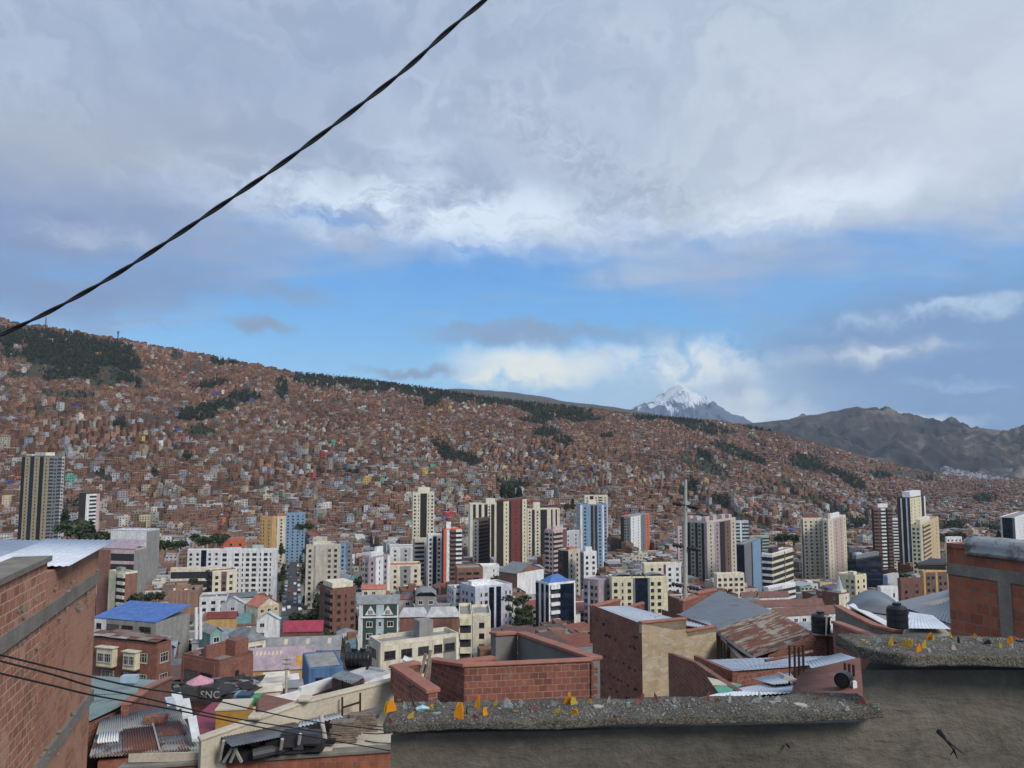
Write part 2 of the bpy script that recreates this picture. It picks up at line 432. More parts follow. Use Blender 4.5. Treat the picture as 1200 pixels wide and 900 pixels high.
# ---------------- far mountains: real heightfields, kilometres away ----------------
def mountain(name, ridge, Y, depth, basez, mat, rough=1.0, n_u=240, n_v=60, back=.4, seed=0, wave=900.):
    px0, px1 = ridge[0][0], ridge[-1][0]
    V = []; 
    for j in range(n_v):
        s = -1+ (1+back)*j/(n_v-1)          # -1 foot towards us, 0 ridge, >0 behind
        for i in range(n_u):
            px = px0+(px1-px0)*i/(n_u-1)
            zr = Zp(interp(px, ridge), Y)
            yy = Y+depth*s
            x = (px-600)/902*Y*1.0
            if s <= 0: h = (1+s)**(1.25)
            else: h = 1-s*.8
            q = Vector((x/wave+seed, yy/wave, seed))
            rg = 1-abs(noise.noise(q))*2; rg2 = 1-abs(noise.noise(q*2.3+Vector((9,0,0))))*2; rg3 = 1-abs(noise.noise(q*6+Vector((3,1,0))))*2; rg4 = noise.noise(q*15)
            env = min(1, abs(s)*5)*min(1, (1+s)*3+.0)
            H = zr-basez
            z = basez+H*h + H*rough*env*(.22*(rg-.5)+.14*(rg2-.5)+.10*(rg3-.5)+.035*rg4+.02*noise.noise(q*34)) + H*.006*rough*(rg3-.5) + H*.003*rg4
            V.append((x, yy, z))
    F = [(j*n_u+i, j*n_u+i+1, (j+1)*n_u+i+1, (j+1)*n_u+i) for j in range(n_v-1) for i in range(n_u-1)]
    me = bpy.data.meshes.new(name); me.from_pydata(V, [], F); me.materials.append(mat)
    me.polygons.foreach_set('use_smooth', [True]*len(F))
    o = bpy.data.objects.new(name, me); col.objects.link(o); tag(o, kind='structure'); return o
def rock_mat(name, stops, sc1, green=None, snow=None, gz=0):
    m,t,b = newmat(name)
    g = t.n('ShaderNodeNewGeometry'); pos = g.outputs['Position']
    n = t.noise(t.mapping(pos,(1,1,1.6)), sc1, 8, .68, .8)
    c = t.ramp(n, stops)
    if green:
        c = t.mix(t.mapr(t.noise(pos, sc1*.6, 6, .7), .48,.58,0,.85), c, green)
    if snow:
        sep = t.n('ShaderNodeSeparateXYZ'); t.L.new(pos, sep.inputs[0])
        hz = t.mapr(sep.outputs[2], gz[0], gz[1], 0, 1)
        nn = t.noise(t.mapping(pos,(1.3,.5,.55),(0,.5,0)), snow, 7, .7, 1.0)
        f = t.mapr(t.math('ADD', nn, t.math('MULTIPLY', hz, .30)), .645, .675, 0, 1)
        c = t.mix(f, c, (.62,.66,.72,1))
    t.L.new(c, b.inputs['Base Color']); b.inputs['Roughness'].default_value = 1
    bump(t, b, n, .6, .25/sc1*.2)
    return m
mt = rock_mat('mountain_rock', [(.34,(.022,.024,.028,1)),(.46,(.036,.034,.036,1)),(.55,(.075,.062,.056,1)),(.62,(.17,.14,.12,1))], .0022, (.026,.030,.030,1))
mb_ = rock_mat('badland_rock', [(.36,(.035,.032,.030,1)),(.47,(.085,.066,.056,1)),(.57,(.17,.135,.11,1)),(.66,(.29,.24,.19,1))], .0045, (.045,.05,.034,1))
md = rock_mat('dark_hill', [(.3,(.05,.045,.040,1)),(.7,(.09,.08,.07,1))], .002)
ms = rock_mat('hazed_peak_rock', [(.3,(.075,.10,.155,1)),(.7,(.14,.18,.26,1))], .0015, snow=.0034, gz=(Zp(497,9300), Zp(458,9300)))  # distance haze painted into the colours: rock made bluer, snow duller
mountain('mountain', [(780,520),(850,500),(880,496),(915,492),(950,488),(975,482),(990,479),(1005,476),(1018,480),(1030,486),(1045,484),(1060,488),(1075,489),(1090,494),(1110,500),(1125,505),(1145,509),(1165,520),(1190,535),(1250,545)], 6500, 2600, -230, mt, 1.0, 460, 150, wave=850)
mountain('badland_ridge', [(1040,545),(1080,530),(1105,520),(1125,514),(1140,508),(1146,505),(1150,504),(1160,503),(1170,504),(1182,511),(1190,509),(1200,506),(1260,498),(1350,505),(1500,520)], 5400, 1700, -200, mb_, 1.3, 380, 130, seed=3, wave=420)
mountain('foothill', [(1080,562),(1120,556),(1150,549),(1180,541),(1210,536),(1300,530)], 4700, 700, -190, mb_, 1.3, 120, 40, seed=8, wave=300)
mountain('distant_hill', [(380,470),(480,458),(520,453),(560,454),(600,458),(640,464),(670,470),(720,476),(760,482),(800,496)], 6000, 1500, 0, md, .5, 120, 24, seed=5)
mountain('snow_mountain', [(700,505),(738,478),(752,474),(765,468),(776,462),(785,456),(791,452),(797,450),(803,453),(812,459),(822,465),(835,473),(850,481),(868,490),(890,500)], 9300, 1700, 150, ms, .9, 220, 70, seed=11, wave=800)

# ---------------- sky ----------------
w = bpy.data.worlds.new('World'); sc.world = w; w.use_nodes = True
t = NT(w.node_tree); bg = t.N['Background']
SUN_EL, SUN_AZ = math.radians(36), math.radians(136)   # azimuth clockwise from +Y
sky = t.n('ShaderNodeTexSky', sky_type='NISHITA'); sky.sun_disc = False
sky.sun_elevation = SUN_EL; sky.sun_rotation = SUN_AZ; sky.altitude = 3600; sky.air_density = 1.0; sky.dust_density = .6
d = t.n('ShaderNodeTexCoord').outputs['Generated']
sep = t.n('ShaderNodeSeparateXYZ'); t.L.new(d, sep.inputs[0]); X_, Y_, Z_ = sep.outputs
az = t.math('MULTIPLY', t.math('ARCTAN2', X_, Y_), 57.2958)
el = t.math('MULTIPLY', t.math('ARCSINE', Z_), 57.2958)
zz = t.math('MAXIMUM', t.math('ADD', Z_, .10), .06)
plane = t.n('ShaderNodeCombineXYZ'); t.L.new(t.math('DIVIDE', X_, zz), plane.inputs[0]); t.L.new(t.math('DIVIDE', Y_, zz), plane.inputs[1])
pl = plane.outputs[0]
ae = t.n('ShaderNodeCombineXYZ'); t.L.new(az, ae.inputs[0]); t.L.new(el, ae.inputs[1]); aev = ae.outputs[0]
def azel(px, py):
    xc = (px-600)/902; yc = (450-py)/902
    v = Vector((xc, CT-yc*ST, ST+yc*CT)).normalized()
    return math.degrees(math.atan2(v.x, v.y)), math.degrees(math.asin(v.z))
def warp(vec, amt, scl, det=4):
    n = t.n('ShaderNodeTexNoise'); t.L.new(vec, n.inputs['Vector']); n.inputs['Scale'].default_value = scl; n.inputs['Detail'].default_value = det
    s_ = t.n('ShaderNodeVectorMath', operation='SCALE'); t.L.new(t.vmath('SUBTRACT', n.outputs['Color'], (.5,.5,.5)), s_.inputs[0]); s_.inputs['Scale'].default_value = amt
    return t.vmath('ADD', vec, s_.outputs[0])
wv = warp(aev, 9.0, .11, 5)
wsmall = warp(aev, 3.5, .35, 6)
def blob(px, py, rx, ry, rot=0, vec=None, pw=1.0):
    """soft cloud bank centred on one sky direction; radii in photograph pixels"""
    a, e = azel(px, py); k = 902*math.pi/180*1.0
    mp = t.n('ShaderNodeVectorMath', operation='SUBTRACT'); t.L.new(vec or wv, mp.inputs[0]); mp.inputs[1].default_value = (a, e, 0)
    m2 = t.mapping(mp.outputs[0], (1,1,1), (0,0,math.radians(-rot)))
    m3 = t.mapping(m2, (k/rx, k/ry, 0))
    ln = t.n('ShaderNodeVectorMath', operation='LENGTH'); t.L.new(m3, ln.inputs[0])
    return t.mapr(ln.outputs['Value'], .15, 1.15, pw, 0, smooth=True)
def over(base, f, c): return t.mix(f, base, c)
n_big = t.noise(pl, .5, 3, .5, .15); n_mid = t.noise(t.mapping(pl,(1,1.5,1)), 1.3, 5, .52, .15); n_fine = t.noise(pl, 6, 5, .6, .3)
# clear sky seen through the gap
g = t.ramp(t.mapr(el, 0, 22, 0, 1), [(0,lc(168,205,232)),(.22,lc(150,203,238)),(.45,lc(122,184,236)),(.7,lc(100,165,232)),(1,lc(95,155,225))])
nish = t.n('ShaderNodeVectorMath', operation='SCALE'); t.L.new(sky.outputs[0], nish.inputs[0]); nish.inputs['Scale'].default_value = .10
clear = t.mix(.22, g, nish.outputs[0])
c = clear
# high sheet of grey-white cloud above the gap
sheetc = t.ramp(n_big, [(.34,lc(148,164,192)),(.45,lc(172,184,205)),(.58,lc(192,200,215)),(.72,lc(214,219,228))])
sheetc = t.mix(t.mapr(n_mid, .40, .68, 0, .35, smooth=True), sheetc, lc(203,208,218))
sheetc = t.mix(t.mapr(t.noise(t.mapping(wv,(.035,.13,1),(0,0,.15)),1.0,4,.5,.0), .40,.66,0,.60,smooth=True), sheetc, lc(152,165,190))
# brighter towards the upper right, darker blue-grey at the left
sheetc = t.mix(t.math('MULTIPLY', blob(1080,110,420,170), .6), sheetc, lc(216,219,226))
sheetc = t.mix(t.math('MULTIPLY', blob(40,280,380,120), .95), sheetc, lc(134,153,188))
sheetc = t.mix(t.math('MULTIPLY', t.math('MULTIPLY', blob(150,150,300,60,12), t.mapr(n_mid,.4,.6,.3,1)), .7), sheetc, lc(172,176,188))
elw = t.math('ADD', el, t.math('MULTIPLY', t.math('SUBTRACT', n_mid, .5), 15.0))
azk = t.math('MULTIPLY', t.mapr(az, -8, 20, 0, 1, smooth=True), 3.0)
lf = t.math('MULTIPLY', t.mapr(az, -13, -29, 0, 1, smooth=True), 5.2)
sh = t.mapr(t.math('ADD', t.math('ADD', elw, lf), t.math('MULTIPLY', azk, 0.35)), 11.6, 18.8, 0, 1, smooth=True)
c = over(c, sh, sheetc)
# bright ragged edge of the sheet
br = t.mapr(t.noise(t.mapping(wsmall,(.4,1.3,1)), .32, 6, .65, .4), .38, .56, 0, 1)
c = over(c, t.math('MULTIPLY', t.math('MULTIPLY', blob(520,250,350,52,-3,wsmall), br), 1.0), lc(222,230,242))
c = over(c, t.math('MULTIPLY', t.math('MULTIPLY', blob(940,240,190,36,6,wsmall), t.mapr(br,0,1,.35,1)), .95), lc(226,231,240))
c = over(c, t.math('MULTIPLY', t.math('MULTIPLY', blob(490,180,70,26,0,wsmall), br), .6), lc(208,216,232))
c = over(c, t.math('MULTIPLY', t.math('MULTIPLY', blob(690,190,230,46,-28,wsmall), t.mapr(t.noise(t.mapping(wsmall,(.8,1.3,1)),.75,6,.68,.3),.42,.62,0,1)), .8), lc(166,173,190))
c = over(c, t.math('MULTIPLY', t.math('MULTIPLY', blob(1060,90,160,60,20,wsmall), br), .5), lc(183,190,204))
# mauve cloud drifting across the gap
ng = t.mapr(t.noise(t.mapping(wsmall,(.35,1.0,1)), .33, 6, .62, .3), .42, .62, 0, 1)
c = over(c, t.math('MULTIPLY', t.math('MULTIPLY', blob(860,320,240,60,-8), t.mapr(ng,0,1,.3,1)), .85), lc(160,176,204))
c = over(c, t.math('MULTIPLY', t.math('MULTIPLY', blob(380,300,260,32,0), ng), .75), lc(150,168,200))
c = over(c, t.math('MULTIPLY', blob(60,330,250,34,0), .8), lc(132,152,186))
c = over(c, t.math('MULTIPLY', t.math('MULTIPLY', blob(120,275,110,20,0,wsmall), ng), .6), lc(190,198,214))
# dark blue-grey bank low on the right
rb = t.mapr(t.math('ADD', el, t.math('MULTIPLY', t.math('SUBTRACT', n_big, .5), 4)), 5.5, 11.5, 1, 0, smooth=True)
c = over(c, t.math('MULTIPLY', t.math('MULTIPLY', t.mapr(az, 12, 22, 0, 1, smooth=True), rb), .9), lc(122,150,190))
c = over(c, t.math('MULTIPLY', blob(1120,380,240,50,4), .8), lc(130,154,190))
c = over(c, t.math('MULTIPLY', t.math('MULTIPLY', blob(1110,362,170,12,5,wsmall), ng), .9), lc(186,204,226))
c = over(c, t.math('MULTIPLY', t.math('MULTIPLY', blob(1150,450,90,6,0,wsmall), ng), .8), lc(176,196,220))
# small dark shreds over the clear strip
for (px,py,rx,ry,st) in [(302,380,46,13,.9),(485,433,75,9,.9),(340,342,70,12,.5),(620,388,160,15,.75),(560,380,60,8,.5),(110,385,40,5,.4),(700,417,26,5,.6),(150,378,50,4,.3),(760,395,90,14,.4)]:
    c = over(c, t.math('MULTIPLY', blob(px,py,rx,ry,0,wsmall), st), lc(142,158,184))
# warm-white heap clouds round the snow mountain
hp = t.mapr(t.noise(wsmall, .42, 6, .6, .2), .36, .58, 0, 1)
c = over(c, t.math('MULTIPLY', blob(780,455,260,48), .75), lc(178,198,220))
c = over(c, t.math('MULTIPLY', blob(630,425,125,30,-2,wsmall), 1.0), lc(234,236,233))
c = over(c, t.math('MULTIPLY', t.math('MULTIPLY', blob(600,442,95,17,0,wsmall), hp), .95), lc(246,242,228))
c = over(c, t.math('MULTIPLY', t.math('MULTIPLY', blob(800,425,125,36,0,wsmall), hp), .9), lc(232,234,234))
c = over(c, t.math('MULTIPLY', t.math('MULTIPLY', blob(1010,415,110,18,3,wsmall), t.mapr(hp,0,1,.4,1)), .85), lc(186,196,214))
c = over(c, t.math('MULTIPLY', t.math('MULTIPLY', blob(1030,410,70,9,3,wsmall), hp), .8), lc(214,220,228))
c = over(c, t.math('MULTIPLY', blob(935,440,50,24,0,wsmall), .35), lc(150,172,204))
tight = warp(aev, 1.6, .9, 5)
for (px,py,rx,ry,st,cl) in [(865,475,52,36,.95,(196,206,220)),(862,455,22,22,.9,(176,190,210)),(884,468,20,16,.9,(214,220,226)),(845,478,30,20,.9,(206,214,226)),(875,490,50,12,.9,(216,222,230)),(830,462,24,14,.8,(190,204,220)),(930,487,50,16,.85,(196,210,226)),(935,470,14,14,.6,(190,204,222))]:
    c = over(c, t.math('MULTIPLY', blob(px,py,rx,ry,0,tight), st), lc(*cl))
# lens-shaped cap cloud behind the ridge on the right
c = over(c, t.math('MULTIPLY', blob(1020,486,105,17,-1), .97), lc(205,212,224))
c = over(c, t.math('MULTIPLY', blob(1040,483,60,9,-1), .6), lc(222,226,232))
c = over(c, t.math('MULTIPLY', blob(1120,494,40,6,-4,wsmall), .6), lc(178,194,216))
fine = t.mapr(n_fine, .3, .7, .975, 1.025)
c = t.mix(1.0, t.mix(1.0, c, (.925,.985,1.03,1), 'MULTIPLY'), grey(t, fine), 'MULTIPLY')
# below the horizon: dull ground light
c = t.mix(t.mapr(el, -3, -1, 1, 0), c, (.10,.09,.08,1))
sc10 = t.n('ShaderNodeVectorMath', operation='SCALE'); t.L.new(c, sc10.inputs[0]); sc10.inputs['Scale'].default_value = 10.0
t.L.new(sc10.outputs[0], bg.inputs['Color']); bg.inputs['Strength'].default_value = .1

w.cycles.sampling_method = 'MANUAL'; w.cycles.sample_map_resolution = 256
sd = bpy.data.lights.new('sun', 'SUN'); sd.energy = 2.4; sd.angle = math.radians(18); sd.color = (1,.94,.86)
so = bpy.data.objects.new('sun', sd); col.objects.link(so)
dirv = Vector((math.sin(SUN_AZ)*math.cos(SUN_EL), math.cos(SUN_AZ)*math.cos(SUN_EL), math.sin(SUN_EL)))
so.rotation_euler = dirv.to_track_quat('Z','Y').to_euler()

# haze: even air round everything
hb = MB(); hb.box(-12000,12000,-300,11500,-420,960)
m = bpy.data.materials.new('haze_air'); m.use_nodes = True; tt = NT(m.node_tree)
tt.N.remove(tt.N['Principled BSDF']); pv = tt.n('ShaderNodeVolumePrincipled'); pv.inputs['Density'].default_value = 3.4e-5
pv.inputs['Color'].default_value = (.70,.84,1.0,1); pv.inputs['Anisotropy'].default_value = .0
tt.L.new(pv.outputs[0], tt.N['Material Output'].inputs['Volume'])
if not globals().get('NOHAZE'): tag(hb.build('haze', m), kind='stuff')

cd = bpy.data.cameras.new('camera'); co_ = bpy.data.objects.new('camera', cd); col.objects.link(co_)
cd.sensor_width = 36; cd.lens = 902/1200*36; cd.clip_end = 60000; cd.clip_start = .05
co_.rotation_euler = (math.pi/2+TH, 0, 0); sc.camera = co_
sc.view_settings.view_transform = 'Standard'; sc.view_settings.look = 'None'; sc.view_settings.exposure = .10; sc.view_settings.gamma = 1
sc.cycles.use_denoising = True
sc.cycles.max_bounces = 3; sc.cycles.diffuse_bounces = 1; sc.cycles.glossy_bounces = 2; sc.cycles.transmission_bounces = 4; sc.cycles.volume_bounces = 0
# ---------------- shared small meshes ----------------
def window_mesh(name, frame, glass, mull=1, rail=0, depth=.07):
    mb = MB(); f = .07
    mb.box(0,1,-.012,.02,0,1, 1)
    mb.box(0,f,-depth,.0,0,1, 0); mb.box(1-f,1,-depth,.0,0,1, 0); mb.box(f,1-f,-depth,0,0,f, 0); mb.box(f,1-f,-depth,0,1-f,1, 0)
    for i in range(mull):
        x = (i+1)/(mull+1); mb.box(x-.02,x+.02,-.04,-.013,f,1-f,0)
    if rail: mb.box(f,1-f,-.038,-.013,.62,.66,0)
    mb.box(-.04,1.04,-depth-.05,-.001,-.07,-.005,0)
    return mb.mesh(name, [frame, glass])
WIN = {
 'w': window_mesh('window_white', M['white'], M['glass'], 1),
 'd': window_mesh('window_dark', M['frame_dark'], M['glass'], 1, 1),
 'f': window_mesh('window_pale', M['frame'], M['glass'], 2, 1),
 'p': window_mesh('window_plain', M['frame_dark'], M['glass'], 0, 0, .03),
}
def door_mesh():
    mb = MB(); mb.box(0,1,-.02,.02,0,1,1); mb.box(0,.09,-.07,0,0,1,0); mb.box(.91,1,-.07,0,0,1,0); mb.box(.09,.91,-.07,0,.93,1,0); mb.box(.2,.8,-.04,-.021,.1,.85,1)
    return mb.mesh('door_leaf', [M['frame'], simple('door_paint', (.09,.06,.045,1), .6)])
DOOR = door_mesh()
BUILDINGS = []      # [root, D, bbox px, info]  for labels and occlusion
FOOT = []           # footprints of named buildings, world circles
PROT = [(331,357,716,418)]           # px0, px1, y_bottom_visible, D

def shade(c, f): return (c[0]*f, c[1]*f, c[2]*f, 1)
def vary(c, a=.08, r=R):
    f = 1+r.uniform(-a, a); return (min(.85,c[0]*f*(1+r.uniform(-a,a)*.4)), min(.85,c[1]*f), min(.85,c[2]*f*(1+r.uniform(-a,a)*.4)), 1)

class Bld:
    """one building: local x runs along its right-hand face, local y along its left-hand face"""
    def __init__(s, name, C, a, sx, sy, H, D, base):
        s.C = C; s.a = a; s.sx = sx; s.sy = sy; s.H = H; s.D = D
        s.root = empty(name, (C.x, C.y, base), math.pi/2-a)
        s.base = base; s.wall = MB(); s.roof = MB(); s.wins = []
    def world(s, x, y, z=0):
        r = math.pi/2-s.a
        return Vector((s.C.x+x*math.cos(r)-y*math.sin(r), s.C.y+x*math.sin(r)+y*math.cos(r), s.base+z))
    def bbox(s):
        ps = [proj(*s.world(x,y,z)) for x in (0,s.sx) for y in (0,s.sy) for z in (0,s.H)]
        return min(p[0] for p in ps), max(p[0] for p in ps), min(p[1] for p in ps), max(p[1] for p in ps)
    def fbox(s, face, u0, u1, d0, d1, z0, z1, c, m=0, tgt=None):
        """box on a face: u along it, d outwards"""
        tgt = tgt or s.wall
        if face == 'R': tgt.box(u0,u1,-d1,-d0,z0,z1,m,c)
        else: tgt.box(-d1,-d0,u0,u1,z0,z1,m,c)
    def win(s, face, u, z, w, h, kind='p', d=0.0):
        s.wins.append((w*h/(1 if face=='R' else 1), face, u, z, w, h, kind, d))
    def facade(s, face, cols, floors, top=.9, bot=0.0, fh=None, kind='p', wc=None, ww=1.5, wh=1.3):
        L = s.sx if face == 'R' else s.sy
        tot = sum(c[0] for c in cols); u = 0
        fh = fh or (s.H-top-bot)/floors
        nfl = int((s.H-top-bot)/fh+.3)
        for i,(fr, ty, cc) in enumerate(cols):
            wd = fr/tot*L; u0, u1 = u, u+wd; u = u1
            p = .10+.05*(i%2)+.013*(i%5)
            cc = cc or wc
            if ty in 'wWxn2':
                s.fbox(face,u0,u1,-.05,p,0,s.H+.0,cc)
                if ty == 'n': continue
                n = 2 if ty == '2' else 1
                for k in range(nfl):
                    z = s.H-top-(k+1)*fh+.9
                    if z < .3: break
                    for q in range(n):
                        w_ = {'w':min(ww,wd*.62),'W':wd*.8,'x':min(.7,wd*.5),'2':min(ww,wd*.36)}[ty]
                        uc = u0+wd*(q+.5)/n
                        s.win(face, uc-w_/2, z, w_, min(wh,fh-1.3) if fh>2.2 else fh*.5, kind, p)
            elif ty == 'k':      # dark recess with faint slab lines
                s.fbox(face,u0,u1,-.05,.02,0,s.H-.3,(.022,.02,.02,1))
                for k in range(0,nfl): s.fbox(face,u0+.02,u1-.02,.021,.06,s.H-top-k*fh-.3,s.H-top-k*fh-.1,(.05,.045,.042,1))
            elif ty in 'sb':     # bands of glass between solid spandrels / balcony fronts
                s.fbox(face,u0,u1,-.05,.03,0,s.H-.2,(.03,.032,.036,1))
                dd = .9 if ty == 'b' else p+.1
                for k in range(nfl+1):
                    z = s.H-top-k*fh
                    if z < .5: break
                    s.fbox(face,u0+.01,u1-.01,.031,dd,z-.35,z+(.9 if ty=='b' else 1.0) if k else s.H,cc)
                s.fbox(face,u0+.0,u0+.12,.031,dd-.05,0,s.H-.5,cc) if ty=='s' else None
            elif ty == 'g':      # glass curtain
                s.fbox(face,u0,u1,-.05,p,0,s.H,cc,1)
    def roof_flat(s, c, rc, par=.6, th=.2):
        x,y,H = s.sx,s.sy,s.H
        s.roof.box(.0,x,.0,y,H-.02,H+.04,0,rc)
        for b in ((-.02,x+.02,-.02,th),(-.02,x+.02,y-th,y+.02),(-.02,th,th,y-th),(x-th,x+.02,th,y-th)): s.roof.box(b[0],b[1],b[2],b[3],H+.041,H+par,0,c)
    def roof_block(s, fx, fy, fw, fd, h, c):
        s.roof.box(s.sx*fx,s.sx*(fx+fw),s.sy*fy,s.sy*(fy+fd),s.H+.03,s.H+h,0,c)
    def roof_gable(s, c, rise, along='x', over=.4, c2=None):
        x,y,H = s.sx,s.sy,s.H; o = over; t_ = .12
        if along == 'x':   # ridge parallel to x
            A=[(-o,-o,H-.1),(x+o,-o,H-.1),(x+o,y/2,H+rise),(-o,y/2,H+rise)]; B=[(-o,y/2,H+rise),(x+o,y/2,H+rise),(x+o,y+o,H-.1),(-o,y+o,H-.1)]
            g1=[(0,0,H),(0,y,H),(0,y/2,H+rise-.1)]; g2=[(x,0,H),(x,y/2,H+rise-.1),(x,y,H)]
        else:
            A=[(-o,-o,H-.1),(x/2,-o,H+rise),(x/2,y+o,H+rise),(-o,y+o,H-.1)]; B=[(x/2,-o,H+rise),(x+o,-o,H-.1),(x+o,y+o,H-.1),(x/2,y+o,H+rise)]
            g1=[(0,0,H),(x,0,H),(x/2,0,H+rise-.1)]; g2=[(0,y,H),(x/2,y,H+rise-.1),(x,y,H)]
        s.roof.slab(A,t_,0,c); s.roof.slab(B,t_,0,c)
        s.wall.add(g1,[(0,1,2)],0,c2 or c); s.wall.add(g2,[(0,1,2)],0,c2 or c)
    def roof_hip(s, c, rise, over=.4):
        x,y,H = s.sx,s.sy,s.H; o=over; m_ = min(x,y)/2
        r1,r2 = ((m_,y/2),(x-m_,y/2)) if x >= y else ((x/2,m_),(x/2,y-m_))
        v = [(-o,-o,H-.05),(x+o,-o,H-.05),(x+o,y+o,H-.05),(-o,y+o,H-.05),(r1[0],r1[1],H+rise),(r2[0],r2[1],H+rise)]
        F = [(0,1,5,4),(1,2,5),(2,3,4,5),(3,0,4),(3,2,1,0)] if x>=y else [(0,1,4),(1,2,5,4),(2,3,5),(3,0,4,5),(3,2,1,0)]
        s.roof.add(v,F,0,c)
    def roof_shed(s, c, rise, over=.3, axis='y'):
        x,y,H = s.sx,s.sy,s.H; o=over
        if axis == 'y': A=[(-o,-o,H+.02),(x+o,-o,H+.02),(x+o,y+o,H+rise),(-o,y+o,H+rise)]
        else: A=[(-o,-o,H+.02),(x+o,-o,H+rise),(x+o,y+o,H+rise),(-o,y+o,H+.02)]
        s.roof.slab(A,.1,0,c)
        if axis == 'y': s.wall.add([(0,0,H),(0,y,H),(0,y,H+rise-.1)],[(0,1,2)],0,c); s.wall.add([(x,0,H),(x,y,H),(x,y,H+rise-.1)],[(0,1,2)],0,c)
    def roof_vault(s, c, rise, along='y', n=10):
        x,y,H = s.sx,s.sy,s.H
        for i in range(n):
            a0,a1 = math.pi*i/n, math.pi*(i+1)/n
            if along=='y': q=[(x/2-x/2*math.cos(a0),0,H+rise*math.sin(a0)),(x/2-x/2*math.cos(a1),0,H+rise*math.sin(a1)),(x/2-x/2*math.cos(a1),y,H+rise*math.sin(a1)),(x/2-x/2*math.cos(a0),y,H+rise*math.sin(a0))]
            else: q=[(0,y/2-y/2*math.cos(a0),H+rise*math.sin(a0)),(0,y/2-y/2*math.cos(a1),H+rise*math.sin(a1)),(x,y/2-y/2*math.cos(a1),H+rise*math.sin(a1)),(x,y/2-y/2*math.cos(a0),H+rise*math.sin(a0))]
            s.roof.slab(q,.1,0,c)
    def finish(s, wallmat='wall', parts=True, label=None, cat='building', group=None, maxwin=100, door=False):
        r = s.root
        w = s.wall
        if parts:
            w.build('wall', [M[wallmat], M['glassb']], r, uv=(wallmat.startswith('brick_')))
            if s.roof.v: s.roof.build('roof', M['roofattr'], r)
            for i,(ar,face,u,z,ww_,hh,k,d) in enumerate(s.wins[:maxwin]):
                if face == 'R': inst(WIN[k], 'window', r, (u,-d-.001,z), 0, (ww_,1,hh))
                else: inst(WIN[k], 'window', r, (-d-.001,u+ww_,z), -math.pi/2, (ww_,1,hh))
            if len(s.wins) > maxwin:
                mb = MB()
                for (ar,face,u,z,ww_,hh,k,d) in s.wins[maxwin:]:
                    if face=='R': mb.box(u,u+ww_,-d-.05,-d+.01,z,z+hh)
                    else: mb.box(-d-.05,-d+.01,u,u+ww_,z,z+hh)
                tag(mb.build('windows', M['glass'], r), kind='stuff')
            if door: inst(DOOR, 'door', r, (s.sx*.4,-.25,0.02), 0, (1.0,1,2.1))
        tag(r, label, cat, group)
        return r

def place3(name, xa, xc, xb, ytop, ybot, D, aL=None, dep=14.0, protect=True, minbase=None):
    """building whose nearest upright edge stands at column xc at depth D; left face reaches column xa, right face column xb"""
    k = kz(ytop)
    zc = D*(CT+k*ST); Cx = (xc-600)/902*zc; C = Vector((Cx, D, 0))
    ub = (xb-600)/902*(CT+k*ST); ua = (xa-600)/902*(CT+k*ST)
    if xc == xa:    # only the right-hand (front) face shows
        a = math.pi/2-0.0
        # front face perpendicular to the view ray, left face hidden
        a = math.pi/2 + math.atan((xa-600)/902.) + .02 if aL is None else math.radians(aL)
    elif xc == xb: a = math.atan((xb-600)/902.)-.02 if aL is None else math.radians(aL)
    else: a = math.radians(aL if aL is not None else 35)
    t_ = (Cx-ua*D)/(math.cos(a)+ua*math.sin(a)) if xc != xa else dep
    s_ = (ub*D-Cx)/(math.sin(a)-ub*math.cos(a)) if xc != xb else dep
    s_ = min(max(s_,2),90); t_ = min(max(t_,2),90)
    if 0 < xc-xa <= 5: t_ = min(t_, dep)
    if 0 < xb-xc <= 3: s_ = min(s_, dep)
    base = min(ground(Cx, D), ground(Cx+s_*math.sin(a), D+s_*math.cos(a)), ground(Cx-t_*math.cos(a), D+t_*math.sin(a)))-.3
    if minbase is not None: base = minbase
    top = Zp(ytop, D)
    b = Bld(name, C, a, s_, t_, top-base, D, base)
    if protect:
        c_ = b.world(s_/2, t_/2); FOOT.append((c_.x, c_.y, math.hypot(s_,t_)/2*.92, b))
        bb = b.bbox(); PROT.append((xa-1, xb+1, ybot, D))
    return b

CR = {'cream':lc(232,216,180),'white':lc(228,228,226),'beige':lc(205,190,165),'grey':lc(150,148,145),'lilac':lc(196,196,214),'pink':lc(216,170,165),'purple':lc(176,146,160),
 'yellow':lc(226,186,96),'pale_yellow':lc(230,218,165),'blue':lc(120,160,196),'dkblue':lc(50,66,96),'brown':lc(128,88,72),'dkbrown':lc(78,56,50),'red':lc(128,52,48),'orange':lc(214,104,62),
 'brick':lc(156,104,84),'brick2':lc(140,90,72),'green':lc(150,186,160),'teal':lc(120,176,166),'paleblue':lc(176,200,206),'black':(.02,.02,.022,1),'slate':lc(120,126,132),'ochre':lc(214,164,72),
 'rtile':lc(126,78,64),'rsheet':lc(140,142,144),'royal':lc(76,116,184),'magenta':lc(176,40,76),'cement':lc(150,146,138),'otile':lc(196,104,72),'dkgreen':lc(52,84,70),'lightgrey':lc(190,192,194)}
def desat(c, f, g=1.0):
    l = .3*c[0]+.55*c[1]+.15*c[2]; return (min(.85,(l+(c[0]-l)*f)*g), min(.85,(l+(c[1]-l)*f)*g), min(.85,(l+(c[2]-l)*f)*g), 1)
for k_ in CR:
    CR[k_] = desat(CR[k_], {'royal':.9,'magenta':.8,'orange':.85,'ochre':.75,'otile':.75,'red':.85,'blue':.75,'yellow':.55,'rtile':.7,'cream':.65,'pale_yellow':.68,'brick':.8,'brick2':.8,'pink':.5,'purple':.55}.get(k_, .62), {'brick':.88,'brick2':.85,'white':1.05,'lilac':1.05,'cream':1.0}.get(k_,1.0))
C_ = CR
LM = []     # landmark names for labels: (px, py, D, phrase)
